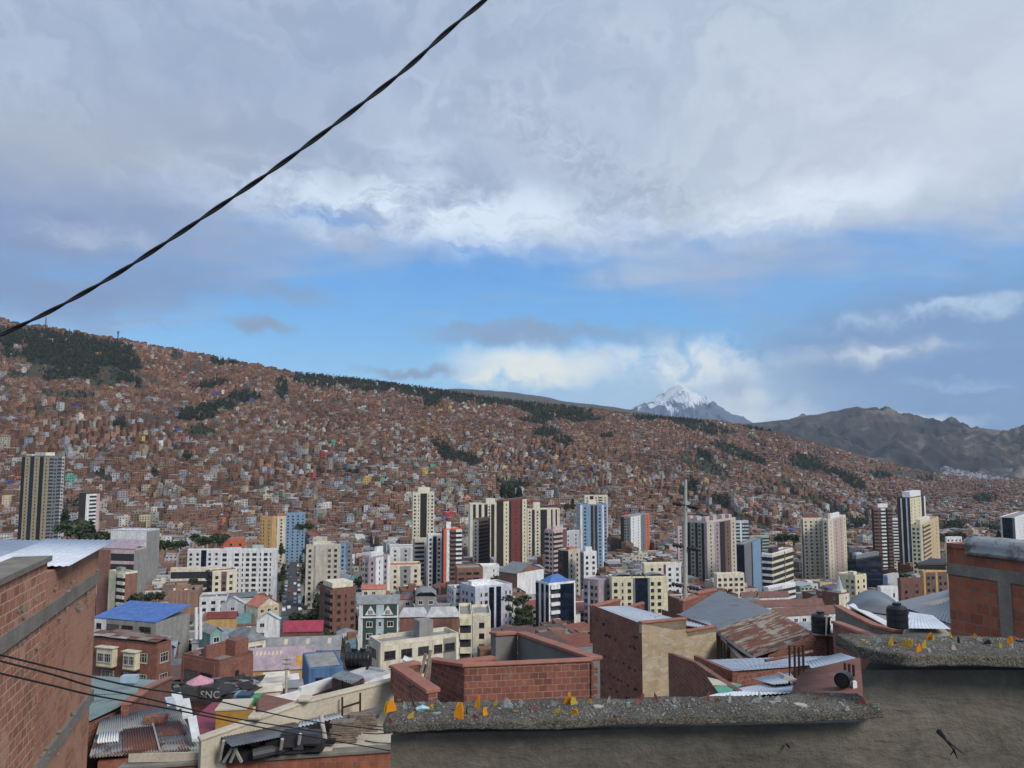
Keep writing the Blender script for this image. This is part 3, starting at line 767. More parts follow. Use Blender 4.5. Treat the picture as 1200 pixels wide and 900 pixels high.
def reg(b, phrase):
    bb = b.bbox(); LM.append(((bb[0]+bb[1])/2, (bb[2]+bb[3])/2, b.D, phrase)); BUILDINGS.append(b); b.root['_lm'] = 1
    del b.root['_lm']
def core(b, c, roof=None, par=.7, inset=0.0):
    b.wall.box(0,b.sx,0,b.sy,0,b.H,0,c)
    b.roof_flat(vary(c,.04), roof or C_['cement'], par)

# ---------------- apartment towers ----------------
def tower(xa,xc,xb,yt,yb,D,aL,cl,cr,floors,label,phrase,wall,par=.8,blocks=(),kind='p',cat='tower',name='apartment_tower',top=1.2,roofc=None,dep=14,ww=1.5,wh=1.4,fh=2.9):
    b = place3(name,xa,xc,xb,yt,yb,D,aL,dep)
    core(b, C_[wall], roofc and C_[roofc], par)
    fix = lambda cols: [(f,ty,(C_[c] if c else C_[wall])) for f,ty,c in cols]
    if cl: b.facade('L', fix(cl), floors, top, fh=fh, kind=kind, ww=ww, wh=wh)
    if cr: b.facade('R', fix(cr), floors, top, fh=fh, kind=kind, ww=ww, wh=wh)
    # windows nearest the top are the ones that show
    b.wins.sort(key=lambda w_: -w_[3])
    for q in blocks: b.roof_block(*q[:5], C_[q[5]])
    b.finish('wall', True, label, cat, None)
    reg(b, phrase)
    return b
Wc = (1,'w',None)
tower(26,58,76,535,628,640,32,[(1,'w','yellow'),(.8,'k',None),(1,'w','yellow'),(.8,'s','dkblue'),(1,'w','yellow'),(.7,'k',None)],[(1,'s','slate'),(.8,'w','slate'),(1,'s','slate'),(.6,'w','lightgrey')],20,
  'tall cream and slate-blue tower rising alone behind the white corrugated roof','tall cream and slate tower','slate',blocks=[(.2,.25,.6,.4,3.5,'cream'),(.1,.7,.4,.2,2,'white')])
tower(93,101,117,579,616,600,25,[(1,'n','dkbrown')],[(1,'n','white'),(2.2,'s','white'),(1,'n','pink')],9,'narrow white and maroon block with dark window bands beside a dark tree','narrow white and maroon block','dkbrown',cat='building',name='apartment_block')
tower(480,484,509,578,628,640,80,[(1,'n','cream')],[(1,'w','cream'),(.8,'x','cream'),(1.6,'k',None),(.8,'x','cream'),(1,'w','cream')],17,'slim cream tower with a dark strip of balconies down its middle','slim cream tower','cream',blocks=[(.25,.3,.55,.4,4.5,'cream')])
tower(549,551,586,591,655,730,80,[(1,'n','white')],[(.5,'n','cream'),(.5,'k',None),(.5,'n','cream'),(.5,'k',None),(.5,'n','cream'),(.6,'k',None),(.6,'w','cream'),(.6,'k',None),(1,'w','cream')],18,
  'cream tower with black vertical stripes, left of the dark red tower','black striped cream tower','cream',blocks=[(.55,.2,.3,.5,5,'cream')])
tower(554,561,574,609,662,610,28,[(1,'w','beige')],[(1,'b','brown'),(.3,'n','dkbrown')],14,'narrow brown tower with stacked balconies in front of the striped cream tower','narrow brown tower','brown')
tower(582,590,617,588,664,580,25,[(1,'n','dkbrown')],[(1.1,'w','pale_yellow'),(.5,'k','red'),(2,'w','red'),(.4,'k','red'),(1,'w','pale_yellow')],22,
  'dark red tower with pale yellow window columns, tallest of the central cluster','dark red tower','red',blocks=[(.0,.1,.9,.6,1.5,'brown')],kind='d')
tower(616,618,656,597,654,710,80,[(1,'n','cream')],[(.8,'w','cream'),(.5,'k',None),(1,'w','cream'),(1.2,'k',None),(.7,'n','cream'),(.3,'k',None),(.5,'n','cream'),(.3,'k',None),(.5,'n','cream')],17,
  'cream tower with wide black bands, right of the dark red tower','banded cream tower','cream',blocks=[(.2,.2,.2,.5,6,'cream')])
tower(675,680,711,592,660,640,78,[(1,'w','lightgrey')],[(.4,'n','white'),(1,'w','blue'),(.6,'n','blue'),(.5,'k',None),(.3,'n','slate'),(.5,'k',None),(1,'w','blue'),(.3,'n','white'),(.6,'w','blue')],20,
  'sky-blue tower with white edges and dark central strips','sky-blue tower','blue',blocks=[(.35,.3,.3,.4,4,'cream')],kind='d')
tower(684,685,712,581,592,900,85,None,[(1,'w','cream'),(.7,'k',None),(1,'w','cream'),(.7,'b','cream'),(1,'w','cream')],8,'cream block showing its top floors behind the sky-blue tower','cream block behind the blue tower','cream',name='apartment_block',cat='building')
tower(727,738,761,606,634,800,30,[(1,'w','grey'),(.6,'w','grey'),(1,'k',None)],[(.1,'k',None),(.8,'w','white'),(.8,'w','white'),(.8,'w','slate'),(.7,'w','orange')],9,'pair of grey and white blocks with a black gap between','grey and white twin block','grey',name='apartment_block',cat='building')
b = tower(799,828,862,613,676,560,42,[(.5,'n','purple'),(.5,'k',None),(.7,'w','grey'),(.5,'k',None),(.9,'w','grey'),(.8,'k',None),(.8,'n','grey')],[(1.3,'w','beige'),(.9,'w','purple'),(.9,'k',None),(1.1,'w','brown'),(1,'w','beige')],18,
  'broad grey and mauve tower with a crenellated roof beside the utility pole','broad grey and mauve tower','beige',roofc='brown',par=1.6,blocks=[(.05,.1,.12,.15,4,'pink'),(.3,.1,.12,.15,4.5,'pink'),(.6,.1,.12,.15,4.5,'pink'),(.85,.1,.1,.15,4,'pink'),(.1,.5,.12,.15,4,'pink'),(.1,.8,.12,.12,4,'pink')])
tower(793,794,801,618,645,680,80,None,[(1,'w','pink')],10,'thin pink and white block peeping out beside the utility pole','thin pink block','pink',name='apartment_block',cat='building')
tower(859,860,877,611,645,660,84,None,[(1,'s','paleblue'),(.3,'n','white'),(1.2,'s','paleblue')],10,'pale aqua and white banded block behind the blue glass building','pale aqua banded block','paleblue',name='apartment_block',cat='building')
tower(863,872,893,639,683,500,30,[(1,'g','dkblue')],[(1,'n','slate'),(.2,'k',None),(1.3,'n','blue'),(.25,'n','dkblue')],12,'windowless blue-grey slab building with a dark glass left side','blue-grey slab building','slate',name='office_building',cat='building')
tower(893,905,929,650,691,450,38,[(1,'b','white')],[(1.6,'s','pale_yellow'),(.12,'k',None),(1.2,'s','pale_yellow')],6,'cream office block with thin dark bands and a rooftop tank','cream banded office block','white',name='office_building',cat='building',blocks=[(.05,.1,.3,.4,3.5,'dkbrown')],fh=3.6)
tower(938,939,964,608,680,620,87,None,[(.3,'n','brown'),(1,'w','cream'),(1,'w','cream'),(1,'w','cream'),(.5,'x','cream'),(.3,'n','beige')],20,'tall cream tower with a red-brown top, left one of the cream pair','left cream tower of the pair','cream',roofc='rtile',blocks=[(.1,.2,.7,.6,4,'brick2')])
tower(964,970,991,610,676,600,35,[(1,'w','beige')],[(1,'w','cream'),(1,'w','pink'),(1,'w','pink'),(.6,'w','cream')],20,'tall pinkish cream tower, right one of the cream pair','right cream tower of the pair','cream',blocks=[(.2,.2,.5,.5,4,'white')])
tower(1021,1023,1045,596,654,650,80,[(1,'k',None)],[(1,'b','brown'),(.4,'w','brick2'),(.9,'b','white'),(.4,'k',None),(1,'b','brown')],19,'brown and white tower with balconies on every floor','brown and white balcony tower','brown',blocks=[(.3,.2,.5,.5,4,'white')])
tower(1044,1045,1052,608,650,760,86,None,[(1,'s','white')],14,'thin white banded block between the brown tower and the black-striped tower','thin white banded block','white',name='apartment_block',cat='building')
tower(1051,1066,1084,584,656,680,40,[(.6,'n','dkblue'),(.35,'n','white'),(.9,'k',None),(.35,'n','white'),(.8,'n','dkbrown')],[(.4,'w','pale_yellow'),(1,'w','pale_yellow'),(1,'w','pale_yellow'),(.6,'k',None),(.3,'n','white')],23,
  'tallest tower on the right side, black and white stripes with cream windows','tallest black and white tower','dkbrown',blocks=[(.1,.1,.7,.6,5.5,'white')])
tower(1068,1078,1108,616,675,540,36,[(1,'w','pale_yellow'),(1,'w','pale_yellow')],[(.5,'n','beige'),(2,'b','yellow'),(1,'w','yellow'),(1,'w','yellow'),(.3,'n','yellow')],18,'broad yellow tower with a cream left side','broad yellow tower','yellow',blocks=[(.1,.2,.5,.5,3.5,'cream')])
tower(1172,1189,1215,607,640,720,42,[(.5,'n','slate'),(2,'g','dkblue'),(.4,'n','beige')],[(.7,'n','white'),(1,'w','white'),(1,'w','white')],10,'white tower with dark blue glass left side above the grey flashing','white and navy tower','white')
tower(1108,1109,1127,630,642,700,85,None,[(1,'w','white'),(1,'w','white'),(1,'w','white'),(1,'w','white')],4,'low white block just right of the broad yellow tower','low white block by the yellow tower','white',name='apartment_block',cat='building')
tower(993,1003,1033,657,680,470,50,[(1,'g','dkblue')],[(1,'g','dkgreen')],5,'low dark green glass building with plant rooms on top','dark green glass building','black',name='office_building',cat='building',blocks=[(.05,.1,.9,.5,3.0,'slate'),(.1,.2,.2,.4,4,'lightgrey')])
tower(981,1002,1015,676,704,400,55,[(1,'w',None),(1,'w',None),(.5,'n',None),(1,'w',None)],[(1,'w',None),(1,'w',None)],8,'lemon yellow corner block behind the white steeple','lemon yellow corner block','pale_yellow',name='apartment_block',cat='building',blocks=[(.2,.2,.3,.3,2,'cream')])
tower(1079,1082,1112,671,696,370,78,[(1,'n','ochre')],[(.4,'n','ochre'),(1,'w','brown'),(1,'w','brown'),(.4,'n','ochre'),(1,'w','brown'),(1,'w','brown'),(.4,'n','ochre')],4,'brown and ochre block half hidden by the orange brick wall','brown and ochre block','ochre',name='apartment_block',cat='building',roofc='pink')
# orange and white group
tower(484,486,503,633,680,530,75,[(1,'n','beige')],[(2,'b','beige'),(1,'n','beige')],13,'beige block with dark balcony slots, left neighbour of the white and orange tower','beige balcony block','beige',name='apartment_block',cat='building',roofc='slate')
tower(500,502,519,628,679,515,75,None,[(.8,'w','white'),(.7,'k',None),(.8,'w','white'),(.3,'n','white')],14,'bright white tower with a dark window strip beside the orange column','bright white tower','white')
b = tower(518,520,541,621,683,505,70,[(1,'n','red')],[(.5,'n','orange'),(.5,'n','white'),(1,'b','brown'),(1,'b','white')],15,'orange and white tower with a projecting white fin and balconies','orange and white tower','orange',blocks=[(.15,.02,.25,.4,5,'white')])
tower(540,557,600,690,745,330,58,[(.3,'n',None),(1,'w',None),(.5,'n',None),(1,'w',None),(1,'w',None),(.4,'n',None)],[(.5,'n',None),(.6,'x',None),(.8,'w',None),(.7,'g','dkblue'),(.3,'n',None),(.7,'g','dkblue'),(.4,'n',None),(.6,'x',None),(.6,'x',None)],10,
  'white-lilac office building with two tall dark glass strips','white-lilac office building','lilac',name='office_building',cat='building',roofc='white',blocks=[(.1,.5,.5,.3,2,'white')],fh=3.2)
b = tower(628,643,674,686,738,300,60,[(.5,'g','dkblue'),(.3,'n','white'),(.5,'g','dkblue'),(.4,'n','white'),(.6,'g','dkblue')],[(.25,'n','white'),(1.5,'b','white'),(2.6,'g','black'),(.25,'n','white')],9,
  'dark glass tower with white balconies and a royal blue hipped roof','dark glass tower with blue roof','white',name='office_building',cat='building',kind='d',fh=3.1)
tower(684,701,716,682,740,330,40,[(.7,'w','pink'),(.7,'w','purple'),(.3,'n','white'),(.8,'w','purple')],[(1,'n','purple'),(1,'w','purple')],9,'mauve-pink block wedged right of the dark glass tower','mauve-pink block','purple',name='apartment_block',cat='building')
tower(714,717,782,678,728,330,84,None,[(.7,'w',None),(.6,'x',None),(.7,'w',None),(.2,'n','slate'),(1.2,'g','black'),(.2,'n','slate'),(.5,'w',None),(.8,'w',None),(.4,'n',None)],8,
  'cream yellow block with round-topped grey roof and black glass centre','cream yellow block with rounded roof','pale_yellow',name='apartment_block',cat='building',kind='d',fh=2.8,roofc='slate')
tower(639,648,664,622,672,480,38,[(1,'w','pink'),(1,'b','purple')],[(1,'b','pink'),(.6,'n','brown')],14,'pale pink stepped block behind the dark glass tower','pale pink stepped block','pink',name='apartment_block',cat='building',blocks=[(.1,.1,.7,.3,2.5,'pink')])
tower(654,666,682,646,680,440,40,[(1,'n','black'),(1,'w','dkbrown')],[(1,'w','beige'),(1,'w','beige'),(.4,'n','beige')],8,'dark brown and tan block with an orange terrace roof','dark brown and tan block','beige',name='apartment_block',cat='building',roofc='otile',blocks=[(.2,.2,.3,.3,2,'orange')])
tower(680,684,699,648,678,430,70,[(1,'w','slate')],[(1,'w','white'),(1,'w','white')],7,'small bright white block touching the tan block','small bright white block','white',name='apartment_block',cat='building',blocks=[(.2,.2,.5,.4,3,'white')],kind='d')
tower(655,661,679,625,646,560,35,[(1,'w','purple')],[(1,'w','lightgrey'),(1,'w','lightgrey')],8,'grey-lilac block just left of the sky-blue tower','grey-lilac block','lilac',name='apartment_block',cat='building')
tower(752,755,798,662,700,420,82,None,[(.5,'n','pale_yellow'),(1,'w','cream'),(1,'w','cream'),(.3,'n','red'),(1,'w','white'),(1,'w','white')],7,'wide cream block with a red pilaster, left of the utility pole','wide cream block with red pilaster','cream',name='apartment_block',cat='building',roofc='lightgrey')
tower(836,840,872,674,694,430,78,None,[(1,'w',None),(1,'w',None),(1,'w',None),(1,'w',None),(1,'w',None)],4,'low cream block with four rows of square dark windows','low cream block with square windows','cream',name='apartment_block',cat='building',ww=1.8,kind='d')
tower(877,879,901,629,642,720,70,None,[(1,'s','green'),(.3,'n','green'),(1,'s','green')],3,'long mint green school building below the bare slope','mint green school building','green',name='school_building',cat='building',roofc='slate')
tower(425,432,457,655,697,400,30,[(1,'w','purple'),(.5,'w','lightgrey')],[(1,'w','purple'),(1.1,'x','white'),(.6,'w','purple'),(.4,'n','white')],9,'mauve block with a white centre strip and stepped white top','mauve and white block','purple',name='apartment_block',cat='building',blocks=[(.2,.3,.5,.4,3,'white'),(.5,.5,.3,.4,5,'white')])
tower(357,359,399,640,688,430,80,[(1,'n','beige')],[(1,'w','beige'),(.2,'n','grey'),(1.4,'n','beige'),(.8,'w','beige'),(.8,'w','beige'),(.2,'n','beige')],10,'grey-beige block with a blank centre strip, right beside the avenue','grey-beige block by the avenue','beige',name='apartment_block',cat='building',blocks=[(.2,.1,.5,.4,2.5,'cream'),(.35,.3,.25,.3,5,'beige')],kind='d')
tower(395,398,413,637,662,520,70,None,[(1,'w','blue'),(1,'w','slate')],7,'small blue-grey block behind the grey-beige block','small blue-grey block','slate',name='apartment_block',cat='building')
tower(257,259,325,645,700,450,84,None,[(1,'w',None),(.6,'n',None),(1,'w',None),(.6,'x',None),(.7,'w',None),(1,'w',None),(.6,'x',None),(.8,'w',None),(.5,'x',None),(.6,'n',None)],8,
  'large white block with six rows of windows, left of the avenue','large white block by the avenue','white',name='apartment_block',cat='building',kind='d',blocks=[(.55,.2,.2,.4,2.8,'paleblue'),(.05,.4,.3,.3,1.5,'white')],ww=2.4,wh=1.5)
tower(243,249,278,671,700,380,55,[(1,'b','dkbrown')],[(1,'w','cream'),(.6,'w','brown'),(1,'w','cream'),(.2,'n','cream')],5,'brown-roofed cream block in front of the large white block','brown-roofed cream block','cream',name='apartment_block',cat='building',roofc='rtile',kind='d')
tower(218,220,258,645,668,480,84,None,[(1,'w',None),(1,'w',None),(.8,'g','black'),(1,'w',None),(1,'w',None)],3,'low white block with a dark centre, left of the large white block','low white block with dark centre','white',name='apartment_block',cat='building')
tower(198,200,262,667,680,430,84,None,[(8,'s','cream')],2,'long low cream building with a row of narrow slots','long low cream building','cream',name='warehouse',cat='building',fh=5)
tower(253,255,287,634,648,520,84,None,[(1,'w','orange'),(1,'w','orange'),(1,'w','orange')],5,'orange building with a red tile roof behind the large white block','orange building with red roof','orange',name='apartment_block',cat='building',roofc='otile',blocks=[(.0,.0,1,.7,2,'otile')])
tower(305,319,324,607,645,610,18,[(.3,'n',None),(1,'x',None),(.5,'n',None),(1,'x',None),(.6,'x',None)],[(1,'n',None)],12,'windowed ochre yellow tower beside the head of the avenue','ochre yellow tower','ochre')
tower(323,325,335,606,628,680,80,None,[(1,'w','cream')],7,'small cream block with a bright orange roof beside the ochre tower','cream block with bright orange roof','cream',name='apartment_block',cat='building',roofc='orange',blocks=[(.0,.0,1,.7,3,'orange')])
tower(332,335,358,602,619,720,75,None,[(1,'w','blue'),(1,'w','blue'),(1,'w','blue'),(1,'w','blue')],5,'blue block closing the view at the head of the avenue','blue block at the head of the avenue','blue',name='apartment_block',cat='building')
tower(128,147,161,673,708,330,34,[(.9,'b','cream'),(.35,'k','dkbrown'),(1,'n','pale_yellow')],[(1,'n','brick')],5,'narrow cream block with dark balconies and a brick side wall','narrow cream block with brick side','pale_yellow',name='apartment_block',cat='building',roofc='lightgrey',blocks=[(.3,.5,.4,.3,2,'cement')])
tower(116,158,172,645,672,340,12,[(3,'s','pink'),(1.6,'n','brick')],[(1,'n','cement')],4,'pink hall with ribbed purple roof and grey side wall','pink hall with purple roof','pink',name='hall',cat='building',roofc='purple',fh=4.5)
tower(130,172,187,623,650,430,10,[(1,'n','white')],[(1,'n','cement')],3,'white-roofed warehouse behind the pink hall','white-roofed warehouse','lightgrey',name='warehouse',cat='building',roofc='white')
tower(375,390,417,692,748,300,55,[(1,'b','brown'),(.3,'k',None),(1,'w','brick2')],[(.4,'n','brick2'),(1,'w','brick2'),(1,'x','brick2'),(1,'w','brick2')],7,'dark brick block with balconied left side and cream attic floor','dark brick block with cream attic','brick2',name='apartment_block',cat='building',roofc='otile',kind='d',blocks=[(.03,.1,.9,.7,2.6,'cream')])
tower(553,554,553+22,722,760,220,86,None,[(1,'w','cream')],5,'plain pale block right of the slim balcony block','plain pale block','cream',name='apartment_block',cat='building')
tower(537,538,553,724,785,185,86,None,[(.15,'n','cream'),(2,'b','pale_yellow'),(.15,'n','cream')],6,'slim cream block with four dark balcony openings','slim balcony block','pale_yellow',name='apartment_block',cat='building',fh=3.2)
tower(505,507,532,560+155,735,300,80,None,[(1,'W','grey'),(1,'W','white'),(.6,'n','grey')],3,'grey house with a white bay behind the hipped brick hall','grey house with white bay','grey',name='terrace_house',cat='house',roofc='slate')
tower(455,457,493,0+664,690,430,80,None,[(1,'w','cream'),(1,'w','grey'),(1,'w','cream')],4,'low cream and grey block right of the mauve block','low cream and grey block','cream',name='apartment_block',cat='building',roofc='otile')
tower(455,457,494,664-22,668-10,560,80,None,[(1,'w','white'),(1,'w','lightgrey'),(1,'w','white')],5,'pale grey-white block behind the mauve block','pale grey-white block','white',name='apartment_block',cat='building')
tower(533,536,566,667,690,430,80,None,[(1,'W','brick'),(1,'W','brick'),(1,'W','brick'),(.4,'n','brick')],4,'bare brick block with wide openings behind the white-lilac offices','bare brick block with wide openings','brick',name='apartment_block',cat='building')
tower(558,560,585,664,690,470,80,None,[(1,'n','white'),(1,'x','white')],3,'blank white building with two small windows behind the white-lilac offices','blank white building','white',name='warehouse',cat='building',roofc='white')
tower(895,900,932,690,706,400,50,None,[(1,'s','lightgrey'),(1,'s','white')],3,'low white banded podium in front of the cream office block','low white banded podium','white',name='office_building',cat='building')
tower(1030,1032,1052,690,705,300,80,None,[(1,'n','white'),(1,'x','white')],2,'low white workshop with green roof behind the rounded roof','low white workshop','white',name='workshop',cat='building',roofc='green')
tower(1053,1055,1080,680,694,360,80,None,[(1,'w','brick2'),(1,'w','brick2')],3,'low brick building with bright red roof left of the ochre block','brick building with bright red roof','brick2',name='workshop',cat='building',roofc='red',blocks=[(.0,.0,1,.7,.9,'red')])
tower(1035,1040,1053,676,694,365,50,[(1,'n','blue')],[(1,'n','lightgrey')],3,'pale grey building with a blue side left of the red roof','pale grey building with blue side','lightgrey',name='workshop',cat='building')
# blue hipped roof on the dark glass tower, rounded roof on the cream-yellow block
for b in BUILDINGS:
    if b.root['label'].startswith('dark glass tower'):
        mb = MB(); bb = Bld.__new__(Bld); bb.sx,bb.sy,bb.H,bb.roof = b.sx-2,b.sy-2,b.H+.6,mb
        Bld.roof_hip(bb, C_['royal'], 2.6, .0); o = mb.build('hipped_roof', M['roofattr'], b.root); o.location = (1,1,0)
    if b.root['label'].startswith('pink hall'):
        mb = MB(); bb = Bld.__new__(Bld); bb.sx,bb.sy,bb.H,bb.roof,bb.wall = b.sx,b.sy,b.H+.7,mb,mb
        Bld.roof_shed(bb, C_['purple'], 3.0, axis='x'); mb.build('sheet_roof', M['roofattr'], b.root)
    if b.root['label'].startswith('cream yellow block'):
        for fx,fw in ((.02,.38),(.36,.24),(.6,.38)):
            mb = MB(); bb = Bld.__new__(Bld); bb.sx,bb.sy,bb.H,bb.roof = b.sx*fw,b.sy,b.H,mb
            Bld.roof_vault(bb, C_['slate'], 2.6 if fw<.3 else 1.6); o = mb.build('curved_roof', M['roofattr'], b.root); o.location = (b.sx*fx,-.3 if fw<.3 else 0,0.1)

# ---------------- named smaller houses with pitched roofs ----------------
def house(xa,xc,xb,yt,yb,D,aL,wc,rc,roof,rise,floors,label,phrase,cl=None,cr=None,name='house',cat='house',wallmat='wall',kind='w',dep=9,fh=2.8,par=.6,door=False,top=.5):
    b = place3(name,xa,xc,xb,yt,yb,D,aL,dep)
    c = C_[wc] if isinstance(wc,str) else wc; r_ = C_[rc] if isinstance(rc,str) else rc
    b.wall.box(0,b.sx,0,b.sy,0,b.H,0,c)
    if roof == 'flat': b.roof_flat(shade(c,.9), r_, par)
    elif roof == 'gx': b.roof_gable(r_, rise, 'x', c2=c)
    elif roof == 'gy': b.roof_gable(r_, rise, 'y', c2=c)
    elif roof == 'hip': b.roof_hip(r_, rise)
    elif roof == 'shed': b.roof_shed(r_, rise)
    elif roof == 'shedx': b.roof_shed(r_, rise, axis='x')
    elif roof == 'vault': b.roof_vault(r_, rise)
    fix = lambda cols: [(f,ty,(C_[q] if q else c)) for f,ty,q in cols]
    if cl: b.facade('L', fix(cl), floors, top, fh=fh, kind=kind)
    if cr: b.facade('R', fix(cr), floors, top, fh=fh, kind=kind)
    b.finish(wallmat, True, label, cat, None, door=door)
    reg(b, phrase); return b
gh = house(418,421,467,708,770,193,84,'dkgreen','rsheet','shed',1.8,4,'green gabled town house with white trim and grey metal roof','green gabled town house',None,[(.3,'n','white'),(1,'w','dkgreen'),(.6,'x','paleblue'),(1,'w','dkgreen'),(.1,'n','white')],top=3.6,name='town_house')
mb = MB()
for fx in (.18,.62):
    x0,x1 = gh.sx*fx, gh.sx*(fx+.22); z0 = gh.H-2.6
    mb.add([(x0-.3,-.5,z0),(x1+.3,-.5,z0),((x0+x1)/2,-.5,z0+2.2),(x0-.3,-.2,z0),(x1+.3,-.2,z0),((x0+x1)/2,-.2,z0+2.2)],[(0,1,2),(5,4,3),(0,3,4,1),(1,4,5,2),(2,5,3,0)],0,C_['white'])
    mb.box(x0+.5,x1-.5,-.56,-.51,z0+.2,z0+1.1,0,C_['grey'])
mb.build('gable', M['wall'], gh.root)
mb = MB(); mb.box(-.05,gh.sx*.98,-.5,-.2,gh.H-3.3,gh.H-2.9,0,C_['white']); mb.box(-.1,.5,-.45,-.2,0,gh.H-3.3,0,C_['white']); mb.build('cornice', M['wall'], gh.root)
house(466,468,501,723,755,205,85,'brick','lightgrey','hip',2.2,1,'brick hall with a pale grey hipped roof, next to the green gabled house','left hipped brick hall',name='workshop',cat='building',dep=12)
house(500,501,538,723,758,205,86,'brick','lightgrey','hip',2.4,1,'brick hall with a pale grey hipped roof, next to the slim balcony block','right hipped brick hall',name='workshop',cat='building',dep=12)
house(485,487,511,700,716,260,82,'cement','rsheet','vault',2.0,1,'grey house under a lime green barrel-vaulted canopy','lime green vaulted canopy',None,[(1,'w',None),(1,'w',None)]).roof
house(456,458,484,702,718,270,82,'pink','rtile','gx',1.2,2,'pink house with a salmon tiled gable roof left of the lime green vault','pink house with salmon roof',None,[(1,'n',None),(1,'w',None)])
house(422,424,452,690,704,310,82,'cream','otile','gx',1.4,2,'cream house with an orange hipped tile roof behind the green gabled house','cream house with orange roof',None,[(1,'w',None),(1,'w',None),(1,'n',None)])
house(289,303,327,711,729,280,40,'cream','otile','gy',2.8,2,'cream gable house with a bright orange tile roof at the foot of the avenue','orange-tiled gable house',[(1,'n',None)],[(1,'w','yellow'),(1,'w','yellow'),(1,'w','yellow')])
house(257,259,287,708,722,285,84,'lightgrey','lightgrey','gy',2.6,1,'grey gabled chapel with a blue edge to its roof','grey gabled chapel',None,[(1,'n',None),(.8,'w',None),(1,'n',None)],name='chapel',cat='chapel')
house(299,301,327,726,737,245,84,'white','paleblue','gy',2.2,1,'low white house with a pale blue metal roof below the orange gable','low white house with pale blue roof',None,[(1,'w',None),(1,'n',None)])
house(241,243,276,724,733,240,84,'ochre','red','gx',1.6,1,'yellow-walled house under a long dull red roof','yellow-walled house with dull red roof',None,[(1,'n',None)])
house(330,333,377,740,756,225,84,'brick2','magenta','gx',2.8,1,'hall with a vivid crimson roof below the avenue','crimson-roofed hall',None,[(1,'n',None)],name='hall',cat='building')
house(235,247,260,742,752,190,45,'teal','rsheet','gy',1.4,1,'small mint-walled shed with a grey gable roof','small mint-walled shed',[(1,'n',None)],[(1,'w',None)],name='shed',cat='shed')
house(268,288,311,752,766,165,48,'cream','slate','hip',2.0,1,'pale house with a dark grey hipped roof near the long grey-blue roof','pale house with dark hipped roof',[(1,'n',None)],[(1,'W',None)])
house(306,310,398,764,775,175,82,'grey','rsheet','shed',2.6,1,'long shed with grey-blue sheet roof and three pale skylights','long grey-blue roofed shed',None,[(1,'n',None)],name='market_shed',cat='shed',dep=12)
house(286,290,366,786,800,120,80,'ochre','purple','shed',2.8,1,'broad shed with faded mauve sheet roof and yellow gable','broad mauve-roofed shed',None,[(1,'n',None)],name='market_shed',cat='shed',dep=20)
def skylights(b, rise, n, u0, u1, v0, v1, fr=.5, col_=None):
    mb = MB(); y = b.sy; sl = (rise-.02)/(y+.6)
    for i in range(n):
        a = b.sx*(u0+(u1-u0)*(i+.5-fr/2)/n); c_ = b.sx*(u0+(u1-u0)*(i+.5+fr/2)/n)
        z = lambda yy: b.H+.04+(yy+.3)*sl
        mb.slab([(a,y*v0,z(y*v0)),(c_,y*v0,z(y*v0)),(c_,y*v1,z(y*v1)),(a,y*v1,z(y*v1))],.03,0,col_ or lc(196,186,160))
    mb.build('skylights' if n>1 else 'skylight', M['roofattr'], b.root)
for q_ in BUILDINGS:
    if q_.root['label'].startswith('long shed with grey-blue'): skylights(q_,2.6,3,.12,1.0,.45,.95,.16)
    if q_.root['label'].startswith('broad shed with faded'): skylights(q_,2.8,8,.02,.52,.70,.92,.45); skylights(q_,2.8,1,.72,1.0,.0,.6,.9,lc(190,140,66))
b = house(355,362,402,784,815,100,70,lc(82,120,162),'cement','flat',0,2,'bright blue building with a flat concrete roof and skylight','bright blue flat-roofed building',[(1,'n',None)],[(.3,'n',None),(1,'w',None),(.4,'n',None),(1,'w',None)],kind='d',name='shop_building',cat='building',dep=10,par=.15)
b = house(433,446,537,758,800,128,60,'cream','cement','flat',0,1,'flat-roofed concrete building with dark windows and a raised parapet','flat-roofed concrete building',[(.3,'n',None),(1,'W',None)],[(.15,'n',None),(1,'W',None),(.2,'n',None),(1,'W',None),(.25,'n',None),(1,'W',None),(.2,'n',None),(.8,'W',None),(1,'W','cement'),(.2,'n',None)],kind='d',dep=11,name='office_building',cat='building',fh=2.9,par=.7,top=.1)
mb = MB(); mb.box(b.sx*.5,b.sx*.68,.5,3,b.H+.05,b.H+3.2,0,C_['cement']); mb.build('stair_head', M['wall'], b.root)
house(399,427,457,800,840,62,32,'lightgrey','lightgrey','flat',0,1,'white flat-roofed house carrying a black water tank','white flat-roofed house with tank',[(1,'n','white')],[(.3,'n','white'),(1,'w','white'),(.5,'n','white'),(1,'w','white')],kind='d',dep=8,name='flat_roofed_house',par=.25)
house(110,183,222,729,752,190,18,'cement','royal','shedx',2.0,3,'building with a bright blue sheet roof and grey block side wall','bright blue roofed building',[(.2,'n',None),(1,'W',None),(.2,'n',None),(1,'W',None),(1,'W',None),(.1,'n','white'),(.8,'w','white')],[(1,'n','cement')],dep=20,name='school_building',cat='building',kind='d',fh=3.0)
bay = house(106,184,200,757,800,108,20,'brick2','rtile','flat',0,3,'old brick house with cream bay windows and a patched rusty roof','brick house with cream bays',[(.4,'n',None),(1,'w',None),(1,'W','pale_yellow'),(.5,'n',None),(1.2,'W','pale_yellow'),(.9,'n',None)],[(1,'w','brick')],kind='f',dep=9,wallmat='brick_mid',par=.3,name='brick_house',cat='house')
unf = house(214,257,296,777,800,102,30,'brick2','cement','flat',0,2,'unfinished brick house with rubble on its roof and wide barred windows','unfinished brick house',[(.3,'n',None),(1.3,'W',None),(1.3,'W',None),(.2,'n',None)],[(1,'n',None),(.6,'x',None),(1,'n',None)],kind='d',dep=10,wallmat='brick_mid',par=.35,name='brick_house',cat='house',door=False,top=.9)
